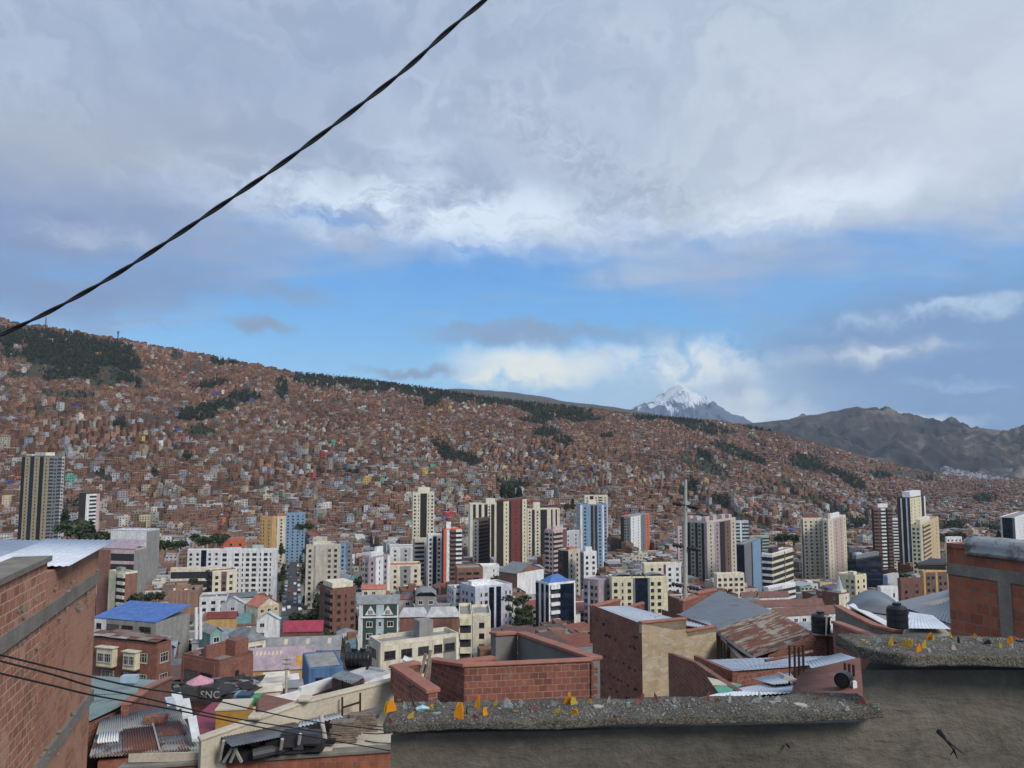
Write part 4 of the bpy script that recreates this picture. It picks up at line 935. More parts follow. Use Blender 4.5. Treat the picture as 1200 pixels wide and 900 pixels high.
# cream bays and patched roof of the old brick house
for f0,f1,h_ in ((.22,.40,2.3),(.56,.80,2.5)):
    y0_,y1_ = bay.sy*f0, bay.sy*f1; mb = MB(); mb.box(-1.1,-.22,y0_,y1_,bay.H-3.2,bay.H-3.2+h_,0,C_['pale_yellow']); mb.box(-1.3,-.1,y0_-.2,y1_+.2,bay.H-3.2+h_+.003,bay.H-3.2+h_+.12,0,C_['cream']); mb.box(-1.15,-.22,y0_-.05,y1_+.05,bay.H-3.35,bay.H-3.203,0,C_['brown'])
    bo = mb.build('bay', M['wall'], bay.root)
    for q in range(2):
        w_=(y1_-y0_)*.4; o_=inst(WIN['f'],'window',bo,(-1.102,y0_+(y1_-y0_)*(.08+.46*q)+w_,bay.H-2.6),-math.pi/2,(w_,1,1.2))
mb = MB(); rr_ = random.Random(6)
for i in range(7):
    for j in range(3):
        x0_,x1_ = bay.sx*j/3-.3, bay.sx*(j+1)/3+.2; y0_,y1_ = bay.sy*i/7-.2, bay.sy*(i+1)/7+.15; z_ = bay.H+.45+.03*((i*3+j)%4)+.25*math.sin(math.pi*(j+.5)/3)
        mb.slab([(x0_,y0_,z_),(x1_,y0_,z_+.12),(x1_,y1_,z_+.1),(x0_,y1_,z_)],.03,0,rr_.choice([lc(120,84,72),lc(104,70,60),lc(140,130,122),lc(160,156,150),lc(112,78,66),lc(128,112,102)]))
mb.build('patched_roof', M['roofattr'], bay.root)
mb = MB(); mb.box(unf.sx*.0,unf.sx*.9,unf.sy*.0+2.5,unf.sy*.0+3.0,unf.H,unf.H+1.8,0); mb.box(unf.sx*.55,unf.sx*.95,.6,2.5,unf.H+.04,unf.H+2.1,0); mb.build('rooftop_room', M['brick_mid'], unf.root, uv=True)
mb = MB()
for i in range(26):
    x,y = R.uniform(.5,unf.sx-.5), R.uniform(3.5,unf.sy-.6); s_ = R.uniform(.15,.6); a_ = R.uniform(0,3)
    mb.box(x-s_,x+s_,y-s_*.5,y+s_*.5,unf.H+.02,unf.H+R.uniform(.1,.5),0,R.choice([C_['cement'],C_['dkbrown'],C_['beige'],C_['brick']]))
tag(mb.build('rubble', M['wall'], unf.root), kind='stuff')
# convent quarter: long red tiled roofs with white walls
for (q,lbl,ph) in [((868,872,965,712,728,320,80),'long low red tiled convent roof above a white arcade wall','long convent roof'),((905,908,985,722,735,260,76),'second red tiled convent wing nearer the rusty ribbed roof','second convent wing'),((948,951,986,708,722,330,40),'red tiled wing running towards the brick bell tower','red tiled wing by the bell tower'),
                  ((888,890,924,700,706,360,80),'low row of houses with brown tiled roofs behind the convent','brown tiled row behind the convent'),((868,870,897,700,706,390,80),'brown roofed house with white gable beside the big metal roof','brown roofed house with white gable')]:
    house(*q,'white','rtile','gx',2.4,1,lbl,ph,None,[(1,'w',None)]*8,name='tiled_building',cat='building',dep=9)
bt = house(963,983,995,697,718,330,55,'brick2','slate','flat',0,3,'brick church block with a small tower and white conical steeple','white conical steeple',[(1,'x',None),(1,'n',None)],[(.5,'n','cream'),(1,'x','cream')],name='church',cat='church')
mb = MB(); x0,y0 = bt.sx*.5, 2.0
mb.prism([(x0-2,y0-2),(x0+2,y0-2),(x0+2,y0+2),(x0-2,y0+2)], bt.H, bt.H+1.5, 0, C_['cream'])
ring = [(x0+1.7*math.cos(a),y0+1.7*math.sin(a),bt.H+1.5) for a in [i*math.pi/4 for i in range(8)]]
mb.add(ring+[(x0,y0,bt.H+7.5)], [(i,(i+1)%8,8) for i in range(8)], 0, C_['lightgrey']); mb.build('steeple', M['wall'], bt.root)
bg_ = house(585,606,637,672,686,380,40,'brick','slate','gy',3.8,2,'big hall with a low dark grey gable roof beside a blue awning','big grey gabled hall',[(1,'n',None)],[(1,'n','white')],name='hall',cat='building')

# ---------------- generic fabric of the town ----------------
AV = (-.2853, .9584)    # the avenue runs straight away from us: direction
def av_x(y): return P(343.5, 660, y).x
AVD = Vector((av_x(860)-av_x(420), 440, 0)).normalized(); AVN = Vector((AVD.y, -AVD.x, 0))
A0 = Vector((av_x(420), 420, 0))
BR = [lc(156,104,84),lc(148,98,78),lc(162,112,92),lc(138,90,74),lc(168,118,98),lc(150,106,90),lc(132,88,74)]
PA = [lc(228,220,200),lc(222,222,220),lc(206,194,172),lc(190,188,184),lc(226,206,160),lc(216,176,166),lc(176,182,190),lc(206,210,214),lc(222,190,120),lc(160,190,170),lc(150,176,200),lc(200,150,130),lc(186,160,170),lc(220,214,196),lc(190,180,160)]
BR = [desat((c[0],c[1]*1.06,c[2]*.84,1),.82,.88) for c in BR]; PA = [desat(c,.5,.97) for c in PA]
BRNAME = ['red-brown brick','brown brick','pale brick','dark brick','light pinkish brick','dusty brick','deep brown brick']
PANAME = ['cream','off-white','tan','grey','buff yellow','salmon pink','blue-grey','pale grey','golden yellow','sage green','light blue','terracotta pink','mauve','ivory','stone']
RO = [(lc(150,146,140),'grey concrete'),(lc(164,168,172),'pale metal'),(lc(112,84,74),'rusty'),(lc(150,86,66),'red tiled'),(lc(126,130,134),'dark grey metal'),(lc(190,192,194),'white metal'),(lc(140,100,86),'brown'),(lc(110,150,150),'greenish'),(lc(70,104,170),'blue')]
RO = [((c_[0]*.8,c_[1]*.8,c_[2]*.8,1),n_) for c_,n_ in RO]
ROW = [30,16,12,7,12,6,9,3,2]

def footprint_free(x, y, r):
    for (fx,fy,fr,_) in FOOT:
        if (x-fx)**2+(y-fy)**2 < (fr+r*.75)**2: return False
    return True
def cap_height(x, y, r, D):
    """tallest roof here that hides nothing named behind it"""
    px, _ = proj(x, y, ground(x,y)+5); pr = 902*r*1.05/D
    best = 99
    for (a,b,yb,Dp) in PROT:
        if Dp > D and px+pr > a and px-pr < b:
            best = min(best, Zp(yb, D)-ground(x,y))
    return best
GEN = []
NROW = 4
def gen_lots():
    out = []
    v = 96
    # local block grid: q along the avenue, p across it
    P_STEP, Q_STEP = 78, 64
    for bi in range(-16, 26):
        for bj in range(-7, 16):
            p0 = bi*P_STEP+ (11 if bi >= 0 else -11+ (P_STEP-P_STEP)); 
            q0 = bj*Q_STEP
            pw = P_STEP-11; qw = Q_STEP-9
            # two rows of lots back to back
            for row in range(NROW):
                p = 0
                y_l = q0+row*qw/NROW
                while p < pw-6:
                    wl = R.uniform(7.5, 12.5)
                    if p+wl > pw: wl = pw-p
                    dl = qw/NROW*R.uniform(.80,.98)
                    pc = (bi*P_STEP+7.5+p+wl/2) if bi >= 0 else ((bi)*P_STEP+4+p+wl/2)
                    out.append((pc, y_l+qw/(2*NROW), wl, dl)); p += wl
    return out
for (p,q,wl,dl) in gen_lots():
    if abs(p)-wl/2 < 8.6: continue
    c = A0+AVN*p+AVD*q
    y = c.y
    if y < 62 or y > 1015: continue
    px, py = proj(c.x, c.y, ground(c.x,c.y))
    if px < -140 or px > 1340: continue
    if not footprint_free(c.x, c.y, max(wl,dl)/2): continue
    if y < 150 and 92 < px < 1125: continue
    if y < 85: continue
    hmax = cap_height(c.x, c.y, max(wl,dl)/2, y-dl/2)
    if hmax < 2.8: continue
    GEN.append((c, wl, dl, hmax, px, 0))

def gen_spec(c, wl, dl, hmax, px, r=R):
    y = c.y
    tall = 0
    if 330 < y < 800: fl = r.choice([2,2,3,3,3,4,4,5,6])
    elif y < 330: fl = r.choice([1,2,2,2,3,3])
    else: fl = r.choice([2,2,3,3,4,4,5])
    H = fl*2.75+r.uniform(.3,.9)
    while H > hmax-.3 and fl > 1: fl -= 1; H = fl*2.75+.4
    if H > hmax: H = max(2.4, hmax-.2)
    brick = r.random() < (.42 if y < 800 else .70)
    ci = r.randrange(len(BR)) if brick else r.randrange(len(PA))
    cc = vary(BR[ci] if brick else PA[ci], .07)
    ri = r.choices(range(len(RO)), ROW)[0]
    rt = 'flat' if ri == 0 else r.choice(['shed','gx','gy','shed','hip'] if fl <= 3 else ['flat','shed','flat'])
    return dict(fl=fl,H=H,brick=brick,ci=ci,c=cc,ri=ri,rc=vary(RO[ri][0],.12),rt=rt)

# coarse picture of what hides what, to pick the houses that show
class ZB:
    def __init__(s): s.b = np.zeros((450,600), dtype=bool)
    def vis(s, bb, D):
        x0,x1,y0,y1 = [int(v/2) for v in bb]; x0=max(0,x0); y0=max(0,y0); x1=min(600,max(x1,x0+1)); y1=min(450,max(y1,y0+1))
        if x0>=600 or y0>=450 or x1<=0 or y1<=0: return 0
        a = s.b[y0:y1,x0:x1]; return int((~a).sum())
    def fill(s, bb):
        x0,x1,y0,y1 = [int(v/2) for v in bb]; s.b[max(0,y0):max(0,y1), max(0,x0):max(0,x1)] = True
zb = ZB()
# the near wall and the side buildings already hide these parts
for bb in [(0,110,650,900),(455,1200,832,900),(1005,1200,765,900),(1108,1200,640,770),(693,840,720,830),(545,693,775,840),(780,960,715,830),(985,1110,705,770),(235,460,850,900)]: zb.fill(bb)
items = [(b.D, 'n', b, b.bbox()) for b in BUILDINGS]
for g_ in GEN:
    c,wl,dl,hmax,px,_ = g_; sp = gen_spec(c,wl,dl,hmax,px)
    z0 = ground(c.x,c.y)
    pts = [proj(*(c+AVN*(sx*wl/2)+AVD*(sy*dl/2)+Vector((0,0,z)))) for sx in (-1,1) for sy in (-1,1) for z in (z0,z0+sp['H'])]
    bb = (min(p[0] for p in pts),max(p[0] for p in pts),min(p[1] for p in pts),max(p[1] for p in pts))
    items.append((c.y-dl/2,'g',(g_,sp),bb))
items.sort(key=lambda t_: t_[0])
cand = []
for D,k,o,bb in items:
    inner = (bb[0]+(bb[1]-bb[0])*.08, bb[1]-(bb[1]-bb[0])*.08, bb[2]+(bb[3]-bb[2])*.1, bb[3])
    vv = zb.vis(bb, D)
    if k == 'g': cand.append((vv, D, o, bb))
    zb.fill(inner)
cand.sort(key=lambda t_: -t_[0])
lim = {True:0, False:0}; INDIV = []; REST = []
for vv,D,(g_,sp),bb in cand:
    key = 'block' if sp['fl'] >= 4 else ('brick' if sp['brick'] else 'paint')
    if vv >= 4 and lim.get(key,0) < {'block':285,'brick':270,'paint':290}[key] and D < 1015:
        lim[key] = lim.get(key,0)+1; INDIV.append((g_,sp,bb,vv,D,key))
    else: REST.append((g_,sp))
print('individual houses', lim, 'rest', len(REST))

def tank_mesh():
    mb = MB(); n = 10
    prof = [(0,.5),(.9,.5),(1.05,.42),(1.15,.2),(1.22,.2)]
    for i in range(len(prof)-1):
        for k in range(n):
            a0,a1 = 2*math.pi*k/n, 2*math.pi*(k+1)/n; (z0,r0),(z1,r1) = prof[i],prof[i+1]
            mb.quad((r0*math.cos(a0),r0*math.sin(a0),z0),(r0*math.cos(a1),r0*math.sin(a1),z0),(r1*math.cos(a1),r1*math.sin(a1),z1),(r1*math.cos(a0),r1*math.sin(a0),z1))
    mb.add([(.2*math.cos(2*math.pi*k/n),.2*math.sin(2*math.pi*k/n),1.22) for k in range(n)],[tuple(range(n))])
    return mb
NUM = ['','single-storey','two-storey','three-storey','four-storey','five-storey','six-storey']
GENB = []
for (g_,sp,bb,vv,D,key) in INDIV:
    c,wl,dl,hmax,px,_ = g_
    rr = R
    corner = c-AVN*(wl/2-.15)-AVD*(dl/2)
    a = math.atan2(AVN.x, AVN.y)   # local x = AVN
    a += rr.uniform(-.05,.05)
    zb_ = min(ground(corner.x,corner.y), ground((corner+AVN*wl).x,(corner+AVN*wl).y), ground(c.x,c.y))-.4
    H = sp['H']+(ground(c.x,c.y)-zb_)
    name = {'block':'apartment_building','brick':'small_brick_house','paint':'painted_house'}[key]
    b = Bld(name, corner, a, wl-.3, dl, H, D, zb_)
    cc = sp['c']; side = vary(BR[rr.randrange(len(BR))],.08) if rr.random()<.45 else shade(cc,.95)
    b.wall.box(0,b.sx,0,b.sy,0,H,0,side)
    n = max(1, int(b.sx/rr.choice([2.6,3.2,3.6])))
    near = D < 430
    fl = sp['fl']; fh = 2.75
    detail = 902/D > 1.6
    kind = rr.choice(['w','d','p','f','d'])
    ww = rr.uniform(1.1,1.9); wh = rr.uniform(1.0,1.4)
    b.wall.box(.01,b.sx-.01,-.12,-.0,0,H+.02,0,cc)
    band = shade(C_['cement'],.8) if sp['brick'] else shade(cc,.85)
    for k in range(fl):
        z = H-.35-k*fh
        b.wall.box(-.03,b.sx+.03,-.18,-.121,z-.12,z+.12,0,band)
    if sp['brick']:
        for k in range(n+1):
            x = b.sx*k/n; b.wall.box(max(0,x-.13),min(b.sx,x+.13),-.165,-.121,0,H-.48,0,band)
    blank = rr.random() < .12
    faces = ['R']
    for k in range(fl):
        z = H-.35-(k+1)*fh+1.0
        if z < .2: continue
        for q in range(n):
            if blank or rr.random() < .1: continue
            u = b.sx*(q+.5)/n
            b.win('R', u-ww/2, z, ww, wh, kind, .12)
    # the side that turns towards us
    leftside = px > 343
    if rr.random() < .45:
        m2 = max(1, int(b.sy/4.2))
        for k in range(fl):
            z = H-.35-(k+1)*fh+1.05
            if z < .2: continue
            for q in range(m2):
                u = b.sy*(q+.5)/m2
                if leftside: b.win('L', u-.5, z, 1.0, 1.0, kind, .0)
                else: b.wall.box(b.sx,b.sx+.03,u-.5,u+.5,z,z+1.0,0,(.03,.032,.036,1))
    rt = sp['rt']
    if rt == 'flat':
        b.roof_flat(shade(cc,.9), sp['rc'], rr.uniform(.3,1.0))
        if rr.random() < .55: b.roof_block(rr.uniform(.05,.5),rr.uniform(.1,.5),rr.uniform(.25,.45),rr.uniform(.25,.4),rr.uniform(1.8,2.6),rr.choice([cc,side]))
        if D < 420:
            for q in range(rr.randint(2,6)):
                b.roof_block(rr.uniform(.05,.85),rr.uniform(.05,.8),rr.uniform(.04,.13),rr.uniform(.04,.12),rr.uniform(.25,1.1),rr.choice([C_['cement'],C_['dkbrown'],C_['slate'],C_['brick'],C_['white'],C_['dkblue']]))
    elif rt == 'gx': b.roof_gable(sp['rc'], b.sy*.17, 'x', c2=side)
    elif rt == 'gy': b.roof_gable(sp['rc'], b.sx*.17, 'y', c2=cc)
    elif rt == 'hip': b.roof_hip(sp['rc'], min(b.sx,b.sy)*.2)
    else: b.roof_shed(sp['rc'], rr.uniform(.5,1.4), axis=rr.choice('yx'))
    sp['rt2'] = {'flat':'flat','gx':'gabled','gy':'gabled','hip':'hipped','shed':'sloping'}[rt]
    if detail:
        b.finish('brickwall' if sp['brick'] else 'wall', True, None, 'building' if key == 'block' else 'house', 'town buildings on the valley floor', door=(D < 260 and rr.random()<.6))
    else:
        # small in the picture: walls with their windows, and the roof
        for (ar,face,u,z,w_,h_,k,d_) in b.wins:
            if face=='R': b.wall.box(u,u+w_,-d_-.04,-d_-.001,z,z+h_,0,(.03,.032,.036,1))
            else: b.wall.box(-d_-.04,-d_-.001,u,u+w_,z,z+h_,0,(.03,.032,.036,1))
        b.wins = []
        b.finish('brickwall' if sp['brick'] else 'wall', True, None, 'building' if key == 'block' else 'house', 'town buildings on the valley floor')
    GENB.append((b, sp, key, vv))
def ttank(n_, col_):
    mb = MB(); n = 12; prof=[(0,.55),(.1,.58),(.9,.56),(1.1,.42),(1.2,.16)]
    for i in range(len(prof)-1):
        for k in range(n):
            a0,a1=2*math.pi*k/n,2*math.pi*(k+1)/n; (z0,r0),(z1,r1)=prof[i],prof[i+1]
            mb.quad((r0*math.cos(a0),r0*math.sin(a0),z0),(r0*math.cos(a1),r0*math.sin(a1),z0),(r1*math.cos(a1),r1*math.sin(a1),z1),(r1*math.cos(a0),r1*math.sin(a0),z1))
    body = mb.mesh('tank_body',[simple('tank_'+n_,col_,.4)]); mb = MB(); mb.tube([(0,0,1.19),(0,0,1.32)],.2,10); return body, mb.mesh('tank_lid',[simple('tank_lid_'+n_,col_,.4)]), n_
TK = [ttank('black',(.012,.012,.014,1)), ttank('blue',(.03,.08,.22,1)), ttank('cement',(.24,.23,.21,1))]
RTANKS = []
for (b,sp,key,vv) in GENB:
    if sp['rt']=='flat' and b.D < 480 and R.random() < .6:
        k = R.choices([0,1,2],[7,2,2])[0]; p = b.world(R.uniform(.2,.8)*b.sx, R.uniform(.15,.5)*b.sy, b.H+.05)
        e = empty('rooftop_tank', tuple(p)); e['category']='water tank'; e['group']='tanks on the roofs of the town'
        s_ = R.uniform(.8,1.25); inst(TK[k][0],'body',e,scale=(s_,)*3); inst(TK[k][1],'lid',e,scale=(s_,)*3); RTANKS.append((e,k,b))
# the rest of the valley floor: one mass
mass = MB()
def far_house(mb, x, y, z0, w_, d_, H, rot, wc, rc, pitched, wins=True, fl=2, r=R):
    ca, sa = math.cos(rot), math.sin(rot)
    def T(p): return (x+p[0]*ca-p[1]*sa, y+p[0]*sa+p[1]*ca, z0+p[2])
    hx, hy = w_/2, d_/2
    v = [T(q) for q in ((-hx,-hy,-3),(hx,-hy,-3),(hx,hy,-3),(-hx,hy,-3),(-hx,-hy,H),(hx,-hy,H),(hx,hy,H+(pitched)),(-hx,hy,H+pitched))]
    b0 = len(mb.v); mb.v.extend(v)
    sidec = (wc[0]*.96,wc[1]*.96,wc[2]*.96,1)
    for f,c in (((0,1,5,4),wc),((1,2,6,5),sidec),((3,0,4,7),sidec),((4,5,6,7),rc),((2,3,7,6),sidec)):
        mb.n.append(4); mb.idx.extend([b0+i for i in f]); mb.m.append(0); mb.c.append(c)
    if wins:
        n = max(1,int(w_/2.9)); dk = (.018,.017,.017,1)
        fhh = H/fl
        for k in range(fl):
            z = H-(k+1)*fhh+fhh*.32; zt = z+fhh*.45
            for q in range(n):
                if r.random() < .22: continue
                u = -hx+w_*(q+.5)/n; h = r.uniform(.5,.95)
                b0 = len(mb.v); mb.v.extend([T((u-h,-hy-.06,z)),T((u+h,-hy-.06,z)),T((u+h,-hy-.06,zt)),T((u-h,-hy-.06,zt))])
                mb.n.append(4); mb.idx.extend((b0,b0+1,b0+2,b0+3)); mb.m.append(0); mb.c.append(dk)
            for sx in (-1,1):
                if r.random() < .5: continue
                u = r.uniform(-.3,.3)*d_; xx = sx*(hx+.06)
                q4 = [T((xx,u-.5,z)),T((xx,u+.5,z)),T((xx,u+.5,zt)),T((xx,u-.5,zt))]
                b0 = len(mb.v); mb.v.extend(q4); mb.n.append(4); mb.idx.extend((b0,b0+1,b0+2,b0+3) if sx>0 else (b0+3,b0+2,b0+1,b0)); mb.m.append(0); mb.c.append(dk)
for (g_,sp) in REST:
    c,wl,dl,hmax,px,_ = g_
    far_house(mass, c.x,c.y,ground(c.x,c.y),wl-.3,dl,sp['H'],math.atan2(AVN.y,AVN.x),sp['c'],sp['rc'],0 if sp['rt']=='flat' else R.uniform(.3,1.2),True,sp['fl'])
# the slope: thousands of brick houses
cnt = 0
y = 905.0
while y < 3400:
    dy = 9.2 if y < 2300 else 13
    x = -.80*y
    while x < .80*y:
        wd = R.uniform(4.6,9.4)+ (1.5 if y > 2200 else 0); xx = x+wd/2; yy = y+R.uniform(-3,3)
        x += wd+ (R.uniform(1.5,5) if R.random()<.12 else R.uniform(-.2,.8))
        px, py0 = proj(xx, yy, ground(xx,yy))
        if px < -60 or px > 1260: continue
        fy = interp(px, FOOT_Y); ry = interp(px, RIDGE_Y)
        if yy > ry+50: continue
        g0 = ground(xx,yy)
        if yy < 1015 and not footprint_free(xx,yy,5): continue
        px, py = proj(xx, yy, g0)
        dens = 1.0
        k = patch_at(px, py)
        if k: 
            if R.random() > (.05 if k=='wood' else .05): continue
        gl = noise.noise(Vector((xx/150+3,yy/420,2))); st_ = noise.noise(Vector((xx/330,yy/95,6)))
        if abs(gl) < .018 or abs(st_) < .020:
            if R.random() < .93: continue
        dn = noise.noise(Vector((xx/90,yy/90,9)))
        if dn > .42 and R.random() < .6: continue
        if R.random() < .035: continue
        low = max(0, 1-(yy-fy)/700.)
        fl = R.choice([1,1,1,2,2,2,3]) if low < .4 else R.choice([2,2,3,3,4,5])
        H = fl*2.45+R.uniform(.2,.7)
        cap = cap_height(xx,yy,wd/2,yy-4)
        if cap < 3: continue
        H = min(H, cap)
        if low > .5 and R.random() < .3: wd += R.uniform(2,6); x += 3
        pb = .90-.34*low
        reg_t = noise.noise(Vector((xx/140,yy/140,4)))
        if R.random() < pb+reg_t*.15: wc = shade(vary(R.choice(BR),.12), R.uniform(.6,1.35))
        else: wc = shade(vary(R.choice(PA),.12), R.uniform(.45,.95))
        if R.random() < .012: wc = desat(R.choice([lc(60,90,170),lc(230,190,40),lc(200,60,60),lc(90,190,150),lc(230,230,232),lc(225,120,60)]),.8)
        q = R.random()
        rc = vary(R.choice(BR),.15) if q < .26 else (vary(lc(122,114,106),.18) if q < .60 else (vary(lc(158,160,164),.15) if q < .75 else (vary(lc(116,90,78),.2) if q < .93 else R.choice([lc(206,208,210),lc(170,80,60),lc(90,120,150)]))))
        rot = noise.noise(Vector((xx/220,yy/220,1)))*1.1 + R.uniform(-.08,.08)
        dd = R.uniform(6,8.6)
        flx = max(1,int(H/2.7))
        far_house(mass, xx,yy,g0,wd,dd,H,rot,wc,rc,0 if R.random()<.6 else R.uniform(.3,1.1),True,flx)
        if R.random() < .35:
            u = R.uniform(-.2,.2)*wd
            far_house(mass, xx+u,yy+1.5,g0+H,wd*R.uniform(.35,.6),dd*.5,2.4,rot,wc,rc,0,False)
        if R.random() < .05:
            mass.box(xx-.5,xx+.5,yy-1.5,yy-.5,g0+H,g0+H+1.3,0,(.02,.02,.02,1) if R.random()<.6 else lc(60,100,180))
        cnt += 1
    y += dy*(1+max(0,(y-2300))/2300.)
# pale suburb far down the valley on the right
for i in range(620):
    px = 1250-145*math.sqrt(R.random()); py = R.uniform(552,582)
    if (px-1100)*.22+545 > py+8: pass
    Y = R.uniform(3500,4300); p = P(px, py, Y)
    w_ = R.uniform(9,18); H = R.uniform(6,16)
    zz_ = Zp(interp(px,[(1100,560),(1160,572),(1240,584)])-(Y-3500)/800*13, Y)-14
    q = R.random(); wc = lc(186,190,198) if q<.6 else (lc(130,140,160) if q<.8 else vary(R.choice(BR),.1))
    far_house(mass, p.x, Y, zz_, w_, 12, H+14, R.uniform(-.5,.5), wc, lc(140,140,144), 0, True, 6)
for i in range(330):
    px = R.uniform(60,1000); ry = interp(px,RIDGE_Y)+R.uniform(-6,14); p = P(px, interp(px,RIDGE_PY), ry)
    if noise.noise(Vector((px/25,0,7))) < -.12: continue
    far_house(mass, p.x, ry, ground(p.x,ry), R.uniform(6,12), 8, R.uniform(3.5,8.5), R.uniform(-.3,.3), shade(vary(R.choice(BR),.12),R.uniform(.8,1.3)), vary(lc(150,140,130),.2), 0, True, 2)
print('slope houses', cnt, 'faces', len(mass.n))
tag(mass.build('distant_houses', M['far']), kind='stuff')

# ---------------- the avenue ----------------
def strip(name, off0, off1, lift, mat, q0=-25, q1=560, kind='structure', h=0):
    mb = MB(); n = 60
    for i in range(n):
        a = q0+(q1-q0)*i/n; b_ = q0+(q1-q0)*(i+1)/n
        def pt(q,o): c = A0+AVD*q+AVN*o; return (c.x,c.y,ground((A0+AVD*q).x,(A0+AVD*q).y)+lift)
        mb.slab([pt(a,off0),pt(a,off1),pt(b_,off1),pt(b_,off0)][::1], max(h,.02), 0)
    return tag(mb.build(name, mat), kind=kind)
asph = simple('asphalt', (.055,.055,.058,1), .9, var=.2, scale=.5)
strip('road', -5.2, 5.2, .25, asph)
strip('pavement', 5.2, 7.4, .40, M['concrete'], h=.3); strip('pavement', -7.4, -5.2, .40, M['concrete'], h=.3)
def car_mesh(c):
    mb = MB(); pr = [(-2.1,.3),(-2.1,.85),(-1.7,.95),(-1.15,1.42),(.55,1.45),(1.15,.98),(2.0,.85),(2.15,.5),(2.1,.3)]
    w_ = .86
    v = [(x,-w_,z) for x,z in pr]+[(x,w_,z) for x,z in pr]; n = len(pr)
    mb.add(v, [(i,(i+1)%n,n+(i+1)%n,n+i) for i in range(n)]+[tuple(range(n)),tuple(reversed(range(n,2*n)))],0,c)
    return mb
carcols = [(lc(215,216,218),'white'),(lc(150,152,156),'silver'),(lc(30,30,34),'black'),(lc(150,30,30),'red'),(lc(50,60,90),'dark blue'),(lc(90,92,96),'grey')]
paint = attr_mat('car_paint', rough=.35, dirt=.05, streak=False)
cm = []
wm = MB(); wm.tube([(0,-.1,0),(0,.1,0)],.32,12); wheel = wm.mesh('wheel_mesh',[M['black']])
for c_,n_ in carcols:
    body = car_mesh(c_).mesh('car_body',[paint],fix=True)
    g2 = MB(); g2.box(-1.25,.75,-.875,.875,1.0,1.33); glz = g2.mesh('car_glass',[M['glass']])
    cm.append((body,glz,n_))
def car(q, off, k, lbl):
    body,glz,n_ = cm[k]; c = A0+AVD*q+AVN*off; z = ground((A0+AVD*q).x,(A0+AVD*q).y)+.27
    e = empty('parked_car', (c.x,c.y,z), math.atan2(AVD.y,AVD.x)); e['label']=lbl; e['category']='car'; e['group']='cars parked along the avenue'
    inst(body,'body',e); inst(glz,'cabin_glass',e)
    for dx in (-1.3,1.35):
        for dy in (-.8,.8): inst(wheel,'wheel',e,(dx,dy,.32))
usedl = {}
for side in (-1,1):
    q = -14
    while q < 300:
        if R.random() < .5:
            k = R.choices(range(6),[30,22,12,6,8,14])[0]
            s_ = 'left' if side<0 else 'right'
            car(q, side*4.15, k, f"{cm[k][2]} car parked at the {s_} kerb of the avenue")
        q += R.uniform(5.2,7.5)
for q,off,k in [(12,-1.6,0),(48,1.7,1),(90,-1.7,3),(140,1.6,0),(190,-1.5,5),(30,1.5,1),(75,1.6,0)]:
    car(q,off,k,f"{cm[k][2]} car driving in the middle of the avenue")

# ---------------- trees ----------------
leafm,t_,b_n = newmat('leaves'); at = t_.n('ShaderNodeAttribute'); at.attribute_name='Col'
ps = t_.n('ShaderNodeNewGeometry').outputs['Position']
t_.L.new(t_.mix(1.0, at.outputs['Color'], grey(t_, t_.mapr(t_.noise(ps,.3,4,.6),.3,.7,.6,1.5)),'MULTIPLY'), b_n.inputs['Base Color']); b_n.inputs['Roughness'].default_value=.9
def crown(mb, cx, cy, cz, r, h, n, kind, r_=R, sc_=1.0, base=(.035,.050,.022)):
    for i in range(n):
        while True:
            p = Vector((r_.uniform(-1,1),r_.uniform(-1,1),r_.uniform(-1,1)))
            if .25 < p.length < 1: break
        if kind == 'tall': q = Vector((p.x*r*(1-.55*(p.z*.5+.5)), p.y*r*(1-.55*(p.z*.5+.5)), (p.z*.5+.5)*h))
        else: q = Vector((p.x*r, p.y*r, (p.z*.5+.5)*h))
        q += Vector((cx,cy,cz)); s_ = r_.uniform(.25,.6)*sc_
        a = Vector((r_.uniform(-1,1),r_.uniform(-1,1),r_.uniform(-.6,.6))).normalized()*s_; b2 = a.cross(Vector((r_.uniform(-1,1),r_.uniform(-1,1),r_.uniform(-1,1)))).normalized()*s_
        f = r_.uniform(.65,1.5); c = (base[0]*f, base[1]*f, base[2]*f, 1)
        mb.add([tuple(q-a-b2*.6), tuple(q+a-b2), tuple(q+a*.7+b2), tuple(q-a*.8+b2*.9)], [(0,1,2,3)], 0, c)
TV = []
for k in range(5):
    mb = MB(); rr = random.Random(k); kind = 'tall' if k in (1,3) else 'round'
    n = 240
    if kind == 'tall': crown(mb,0,0,1.0,2.0,8.5,n,'tall',rr,1.1,(.028,.042,.020))
    else:
        for j in range(5): crown(mb, rr.uniform(-1.4,1.4), rr.uniform(-1.4,1.4), rr.uniform(1.6,3.2), rr.uniform(1.2,1.9), rr.uniform(2,3), n//5, 'round', rr, 1.0, rr.choice([(.034,.052,.020),(.055,.070,.028),(.045,.050,.022)]))
    cme = mb.mesh('crown_leaves',[leafm])
    mb = MB(); mb.tube([(0,0,-1),(.05,0,1.5),(.1,.1,3.2 if kind=='round' else 7)],[.22,.17,.06],6)
    for j in range(3): a=j*2.1; mb.tube([(.05,0,1.6+j*.3),(math.cos(a)*.9,math.sin(a)*.9,3+j*.3)],[.09,.03],5)
    TV.append((cme, mb.mesh('trunk_wood',[M['wood']]), kind))
TREES = []
def tree(x, y, s, k, label, group='street and garden trees of the valley'):
    e = empty('tree', (x,y,ground(x,y)), R.uniform(0,6)); e['label']=label; e['category']='tree'; e['group']=group
    inst(TV[k][0],'crown',e,scale=(s,s,s)); inst(TV[k][1],'trunk',e,scale=(s,s,s)); TREES.append((e,k,s)); return e
def nearest_lm(px, py, n=1):
    return sorted(LM, key=lambda l: (l[0]-px)**2+((l[1]-py)*1.6)**2)[:n]
